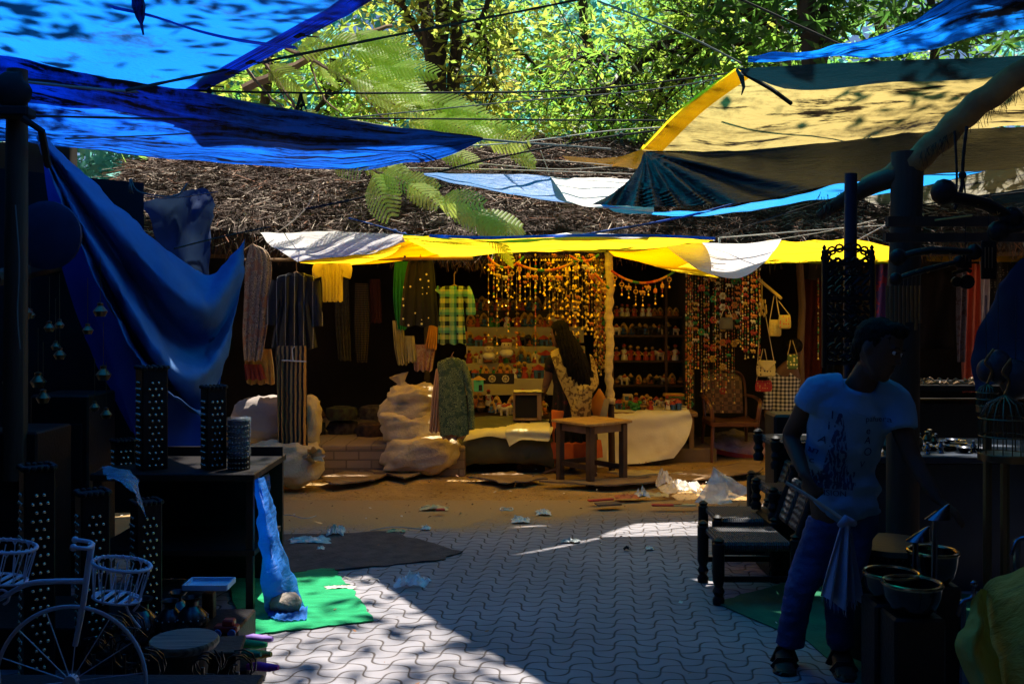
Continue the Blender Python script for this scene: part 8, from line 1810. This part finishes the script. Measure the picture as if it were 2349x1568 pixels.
# ================================================================== ROPES OVERHEAD
def rope(pts, r, m, label, sag=0.0, knots=(), tails=(), twist=True):
    sp = spline([P(*p) for p in pts], 14 if len(pts) < 4 else 8); n = len(sp) - 1
    if sag:
        sp = [p - Vector((0, 0, sag * 4 * (i / n) * (1 - i / n))) for i, p in enumerate(sp)]
    mb = MB(); mb.tube(sp, [r * (1 + .12 * math.sin(i * 2.1)) for i in range(n + 1)], 6)
    for k in knots:
        i = int(k * n); p = sp[i]; mb.ell(p, (r * 2.6, r * 2.4, r * 2.6), 8, 6)
        for _ in range(2): mb.tube([p, p + Vector((rnd.uniform(-.02, .02), 0, -.05)), p + Vector((rnd.uniform(-.05, .05), 0, -rnd.uniform(.08, .16)))], r * .55, 5)
    for k, L, w_ in tails:      # frayed bunches
        i = int(k * n); p = sp[i]
        for _ in range(16): mb.tube([p + Vector((rnd.uniform(-.01, .01), 0, 0)), p + Vector((rnd.uniform(-w_, w_) * .6, rnd.uniform(-.02, .02), -L * .5)), p + Vector((rnd.uniform(-w_, w_), rnd.uniform(-.02, .02), -L * rnd.uniform(.7, 1.05)))], r * .45, 4)
    return mb.build("rope", m, label=label, cat="rope", auto=None)
rope([(0, 177, 6.2), (300, 200, 7), (600, 212, 7.6), (980, 213, 8.2), (1350, 205, 8.8), (1700, 165, 9.2)], .009, rope_dark, "dark rope crossing from the left post to the knot of the stained yellow tarp", knots=(.33,), tails=((.46, .16, .05),))
rope([(0, 182, 6.0), (240, 206, 6.6), (480, 222, 7.3), (800, 276, 7.9), (1050, 314, 8.3), (1400, 342, 9.0)], .010, rope_mid, "rope running along the upper edge of the pointed blue tarp", knots=(.75,), tails=((.58, .22, .03),))
rope([(290, 207, 6.2), (480, 168, 6.8), (850, 92, 7.6), (1200, 25, 8.4), (1420, -20, 8.8)], .011, rope_dark, "thick dark rope rising diagonally from the blue tarps to the top of the picture")
rope([(70, 266, 6.0), (450, 273, 7.2), (900, 272, 8.0), (1400, 276, 8.6), (1900, 275, 9)], .008, rope_dark, "level dark rope passing in front of the pointed blue tarp", knots=(.42,))
rope([(150, 318, 6.3), (450, 305, 7.4), (800, 270, 8.2), (960, 255, 8.5), (1160, 235, 8.8), (1500, 205, 9.4), (1700, 170, 9.3)], .006, rope_mid, "thin rope climbing gently across the middle to the tarp peak")
rope([(470, 333, 8.0), (760, 335, 8.3), (1120, 332, 8.6), (1400, 300, 9.2), (1560, 290, 9.4)], .006, rope_pale, "pale twine stretched just below the tip of the pointed tarp")
rope([(700, 480, 8.6), (860, 445, 8.7), (1060, 380, 8.8), (1330, 325, 9), (1500, 300, 9.2), (1900, 245, 9.0), (2360, 165, 8.6)], .010, rope_dark, "long dark rope rising rightwards across the fern sprays and yellow tarp", knots=(.62,))
rope([(1370, 2, 8.2), (1560, 75, 8.4), (1700, 145, 8.6)], .008, rope_mid, "rope slanting down from the top centre to the knot of the yellow tarp")
rope([(1680, -10, 8.0), (1900, 90, 8.2), (2100, 180, 8.4), (2240, 262, 8.5), (2420, 350, 8.4)], .010, rope_dark, "dark rope slanting down right across the stained yellow tarp", knots=(.50,))
rope([(1270, 0, 9.2), (1400, 205, 9.0), (1600, 310, 8.9), (1800, 352, 8.8), (2000, 360, 8.8)], .005, rope_dark, "slack dark cord drooping from the top centre across the yellow tarp", tails=((.58, .12, .06),))
rope([(900, 392, 9), (1150, 400, 9.4), (1330, 405, 9.8)], .007, rope_dark, "rope along the top edge of the narrow bright blue tarp", knots=(.98,))
rope([(860, 385, 8.8), (1100, 388, 9.2), (1480, 400, 9.8)], .006, rope_pale, "pale rope lying over the thatch above the white tarp panel")
rope([(1100, 375, 9.6), (1300, 388, 9.8), (1500, 372, 10.2)], .005, rope_pale, "second pale rope over the thatch crossing the first")
rope([(1150, 365, 9.8), (1320, 372, 9.9), (1600, 398, 10.3)], .005, rope_pale, "third pale rope over the thatch, highest at the left")
rope([(1240, 345, 9.9), (1262, 405, 9.9)], .005, rope_pale, "short pale rope tying the white panel's corner upwards")
rope([(880, 372, 9.4), (1060, 400, 9.2), (1240, 432, 9.0), (1440, 455, 9)], .005, rope_dark, "thin dark rope crossing over the narrow bright blue tarp", tails=((.25, .10, .01),))
rope([(595, 545, 9.6), (640, 530, 9.4), (700, 480, 9.0), (720, 440, 8.8)], .005, rope_pale, "thin pale cord tying the left awning corner up to the thatch")
rope([(800, 500, 9.2), (880, 522, 9.2), (930, 538, 9.2)], .008, rope_blue, "short blue rope ending in a tasselled knot at the awning seam", knots=(.72, .99), tails=((.99, .22, .01),))
rope([(930, 540, 9.25), (1230, 560, 9.0), (1330, 540, 8.9), (1600, 490, 8.4), (1900, 400, 7.6)], .011, rope_blue, "blue wrapped rope rising right from the awning edge across the thatch")
rope([(1530, 568, 9.2), (1640, 545, 9.0), (1740, 510, 8.6), (1990, 430, 7.5)], .006, rope_dark, "dark rope from the white drooping cloth to the slim pole at the right")
rope([(1650, 545, 9.2), (1900, 526, 9.0), (2045, 516, 8.8)], .006, rope_pale, "pale rope stretched level above the white drooping cloth", tails=((.01, .28, .008),))
rope([(1793, 548, 9.6), (1900, 530, 9.2), (2010, 505, 8.8)], .005, rope_pale, "pale rope from the peak of the yellow awning to the right")
rope([(1960, 555, 8.8), (2040, 512, 8.6)], .006, rope_pale, "short pale rope crossing two others left of the thick post")
rope([(400, 570, 6.8), (500, 545, 7.2), (620, 520, 7.8)], .006, rope_dark, "dark rope behind the swagged blue sheet")
rope([(300, 410, 6.9), (320, 440, 6.9), (400, 450, 6.9), (430, 420, 6.9)], .006, rope_mid, "slack loop of cord hanging under the pointed blue tarp", tails=((.02, .10, .02),))
rope([(260, 470, 8.3), (300, 445, 8.3), (380, 455, 8.3), (500, 440, 8.3)], .005, rope_mid, "cord from which the small pale blue sheet hangs")
rope([(2190, 300, 5.0), (2195, 400, 5.0), (2192, 470, 5.0)], .006, rope_dark, "cord hanging straight down from the slanting log, left one")
rope([(2218, 290, 5.0), (2210, 360, 5.0), (2205, 440, 5.0), (2190, 480, 5.0)], .008, rope_dark, "knotted cord hanging from the slanting log, right one", knots=(.5,))
rope([(2000, 175, 8.2), (1985, 200, 8.1), (1998, 240, 8.0), (1988, 300, 8.0), (1982, 345, 8.0), (1994, 390, 8.0)], .008, rope_dark, "dry vine dangling in front of the stained yellow tarp")
rope([(1975, 190, 8.2), (1972, 220, 8.1), (1995, 260, 8.0), (2010, 320, 8.0)], .004, rope_dark, "thinner dry vine looping beside the thicker one")
rope([(1724, 250, 8.4), (1722, 265, 8.4), (1740, 270, 8.4), (1735, 285, 8.4), (1725, 290, 8.4)], .008, rope_dark, "dark loop and tassel of cord hanging in front of the yellow tarp", tails=((.98, .06, .04),))
rope([(2110, 470, 6.0), (2230, 455, 6.0), (2349, 440, 6.0)], .005, rope_dark, "dark cord stretched across the dull yellow tarp at the right")
rope([(1350, 720, 9.9), (1352, 690, 9.9), (1350, 600, 9.9)], .003, K("red_thread", (0.3, 0.03, 0.02)), "thin red thread hanging beside the bell strings")
rope([(640, 590, 9.1), (700, 598, 9.1), (760, 600, 9.1)], .004, rope_dark, "short dark cord under the grubby white awning end")

# ================================================================== LITTER ON THE GROUND
def crumple(name, u, v, w_, h_, m, label, seed=0, flatk=.5, cat="litter", z=.0, dep=1.0):
    c = G(u, v); s_ = w_ / F * c.y / 2; hh = h_ / F * c.y; mb = MB(); r_ = random.Random(seed); rows = []
    zb_ = .012 if c.y < 8.2 else .035
    for i in range(13):
        r = []
        for j in range(15):
            x = (j / 7 - 1); y = (i / 6 - 1); k = 1 - .35 * abs(fbm((x * 1.3, y * 1.3, seed), 1)); e = max(0, 1 - (x * x + y * y) * .55)
            zz = hh * e * (.35 + .9 * abs(fbm((x * 1.6 + seed, y * 1.6, 0), 1.3)) + .25 * fbm((x * 5, y * 5, seed), 1)); r.append(Vector((c.x + s_ * x * k + s_ * .2 * fbm((y * 2, seed, 1), 1), c.y + s_ * y * k * dep, max(zb_, zb_ + zz))))
        rows.append(r)
    mb.grid(rows); return mb.build(name, m, label=label, cat=cat, auto=30)
pl_w = glass_plastic("milky_plastic_film", (0.86, 0.76, 0.62), .75); pl_b = glass_plastic("clear_plastic_film", (0.75, 0.85, 0.92), .5); paper = K("litter_paper", (0.72, 0.66, 0.52), rough=.8, bump=.3); papers = K("litter_paper_yellow", (0.60, 0.48, 0.22)); brick_c = K("terracotta_scrap", (0.48, 0.15, 0.06)); redp = K("red_plastic_scrap", (0.55, 0.05, 0.03), rough=.5)
mb = MB(); c = G(1648, 1158, .03)
for pts in (([-.19, 0, .02], [-.02, .03, .28], [.10, -.06, .03], [.0, -.09, .02]), ([-.02, .05, .27], [.12, .12, .20], [.30, .08, .10], [.10, .02, .03]), ([-.10, .06, .03], [-.03, .07, .30], [.14, .10, .18], [.08, .10, .03])):
    a, b_, d, e = [c + Vector(p) for p in pts]; rows = sheet([[a.lerp(b_, i / 12).lerp(e.lerp(d, i / 12), j / 12) for i in range(13)] for j in range(13)], .018, 12); mb.grid(rows)
mb.build("plastic_bag", pl_w, label="largest translucent plastic bag standing crumpled on the sand right of centre", cat="plastic bag", auto=30)
crumple("plastic_bag", 1560, 1136, 100, 34, pl_w, "twisted milky plastic bag left of the largest one", 3, cat="plastic bag")
crumple("plastic_bag", 1525, 1122, 44, 40, pl_w, "small upright milky plastic scrap behind the twisted bag", 5, cat="plastic bag")
crumple("plastic_bag", 946, 1345, 80, 34, pl_b, "crumpled clear plastic bag with blue glints alone on the paving", 7, cat="plastic bag", dep=.8)
crumple("plastic_bag", 772, 1228, 42, 30, pl_w, "small clear plastic cup shaped bag behind the dark mat", 9, cat="plastic bag")
crumple("plastic_bag", 712, 1246, 100, 16, pl_w, "long flattened clear plastic strip behind the dark mat", 11, cat="plastic bag", dep=.4)
crumple("paper_scrap", 1474, 1148, 36, 22, paper, "crumpled white paper beside the terracotta coloured scrap", 12)
crumple("paper_scrap", 1194, 1198, 46, 12, paper, "flat cream paper scrap nearest the paving edge", 13)
crumple("paper_scrap", 1246, 1181, 36, 14, paper, "small crumpled white paper behind the flat cream one", 14)
crumple("paper_scrap", 995, 1170, 70, 12, papers, "pair of yellowish husks lying on the sand left of centre", 15, dep=.5)
crumple("paper_scrap", 1500, 1146, 70, 10, papers, "torn yellowish paper strip under the milky bags", 16, dep=.5)
crumple("cloth_scrap", 1438, 1150, 62, 10, brick_c, "flat terracotta coloured scrap beside the white paper", 17, dep=.8)
crumple("paper_scrap", 1677, 1150, 18, 6, paper, "tiny white chip right of the largest plastic bag", 18)
crumple("paper_scrap", 1490, 1262, 20, 8, paper, "tiny torn white paper on the blue lit paving", 19)
crumple("stone", 1437, 1264, 14, 12, blk, "tiny dark pebble left of the white scrap on the blue lit paving", 20, cat="pebble")
crumple("leaf_scrap", 1308, 1246, 50, 10, K("shiny_wrapper", (0.3, 0.32, 0.3), rough=.3), "shiny wrapper lying where the blue light meets the brown sand", 21, dep=.4)
crumple("paper_scrap", 736, 1262, 20, 8, pl_w, "tiny plastic scrap on the dark mat", 22)
crumple("paper_cup", 978, 1216, 22, 10, paper, "small white cup lid left of centre behind the dark mat", 24)
crumple("paper_scrap", 910, 1222, 44, 8, papers, "thin torn cardboard scrap left of the white cup lid", 25, dep=.4)
crumple("paper_scrap", 782, 1352, 70, 8, paper, "thin white film lying along the right edge of the green mat", 26, dep=.3)
for i, (u, v, L, a, m_, lab) in enumerate([(1378, 1146, .22, .35, redp, "bright red plastic strip lying on the sand"), (1395, 1155, .20, .25, K("brown_case", (0.14, 0.09, 0.06)), "flat dark brown case leaning on the red strip"), (1530, 1158, .24, .02, redp, "thin dark red strip in front of the milky bags"), (1570, 1158, .18, .05, papers, "pale painted card end to end with the thin red strip"), (1010, 1168, .07, .2, redp, "tiny orange red scrap beside the yellowish husks")]):
    mb = MB(); c = G(u, v, .05); mb.box(c, (L, .045 if i != 1 else .10, .014), rz=a, bev=.003); mb.build("scrap_strip", m_, label=lab, cat="litter")
mb = MB(); c = G(1162, 1167, .05); mb.tube([c + Vector((.05 * math.cos(a), .05 * math.sin(a), .004 * math.sin(3 * a))) for a in [k * .4 for k in range(17)]], .006, 6); mb.build("paper_ring", paper, label="little white ring on the sand at the centre", cat="litter")
for i, pts in enumerate(([(850, 1216), (900, 1208), (960, 1212), (985, 1214)], [(635, 1185), (660, 1180), (700, 1188), (725, 1182)], [(790, 1322), (820, 1330), (860, 1326), (870, 1332)])):
    mb = MB(); mb.tube(spline([G(u, v, .04 if i < 2 else .012) for u, v in pts], 5), .0035, 5); mb.build("string_scrap", rope_pale, label=["pale string curled left of the white cup lid", "pale string lying in front of the left sacks", "thin bluish string beside the green mat"][i], cat="string")
# leaf litter and grit nobody could count
rs = np.random.RandomState(77); L_ = []
for i in range(1500):
    x = rs.uniform(-3.2, 3.2); y = rs.uniform(4.2, 10.4)
    if y < 7.4 and rs.rand() < .88: continue
    s_ = rs.uniform(.004, .02); a = rs.uniform(0, 6.28); z = (.012 if y < 8.3 else .034) + max(0, gz(x, y) - .02 if y > 8.3 else 0) + s_ * .3
    e1 = Vector((math.cos(a), math.sin(a), rs.normal(0, .25))) * s_; e2 = Vector((-math.sin(a), math.cos(a), rs.normal(0, .4))) * s_ * .45; p = Vector((x, y, z)); L_.append([p - e1, p - e2, p + e1, p + e2])
np_mesh("leaf_litter", np.array(L_).reshape(-1, 3), np.arange(len(L_) * 4).reshape(-1, 4), [MT["dry_leaf"], MT["litter_paper"], MT["dark_wood"]], rs.choice([0, 0, 0, 2, 2, 1], len(L_)), kind='stuff')
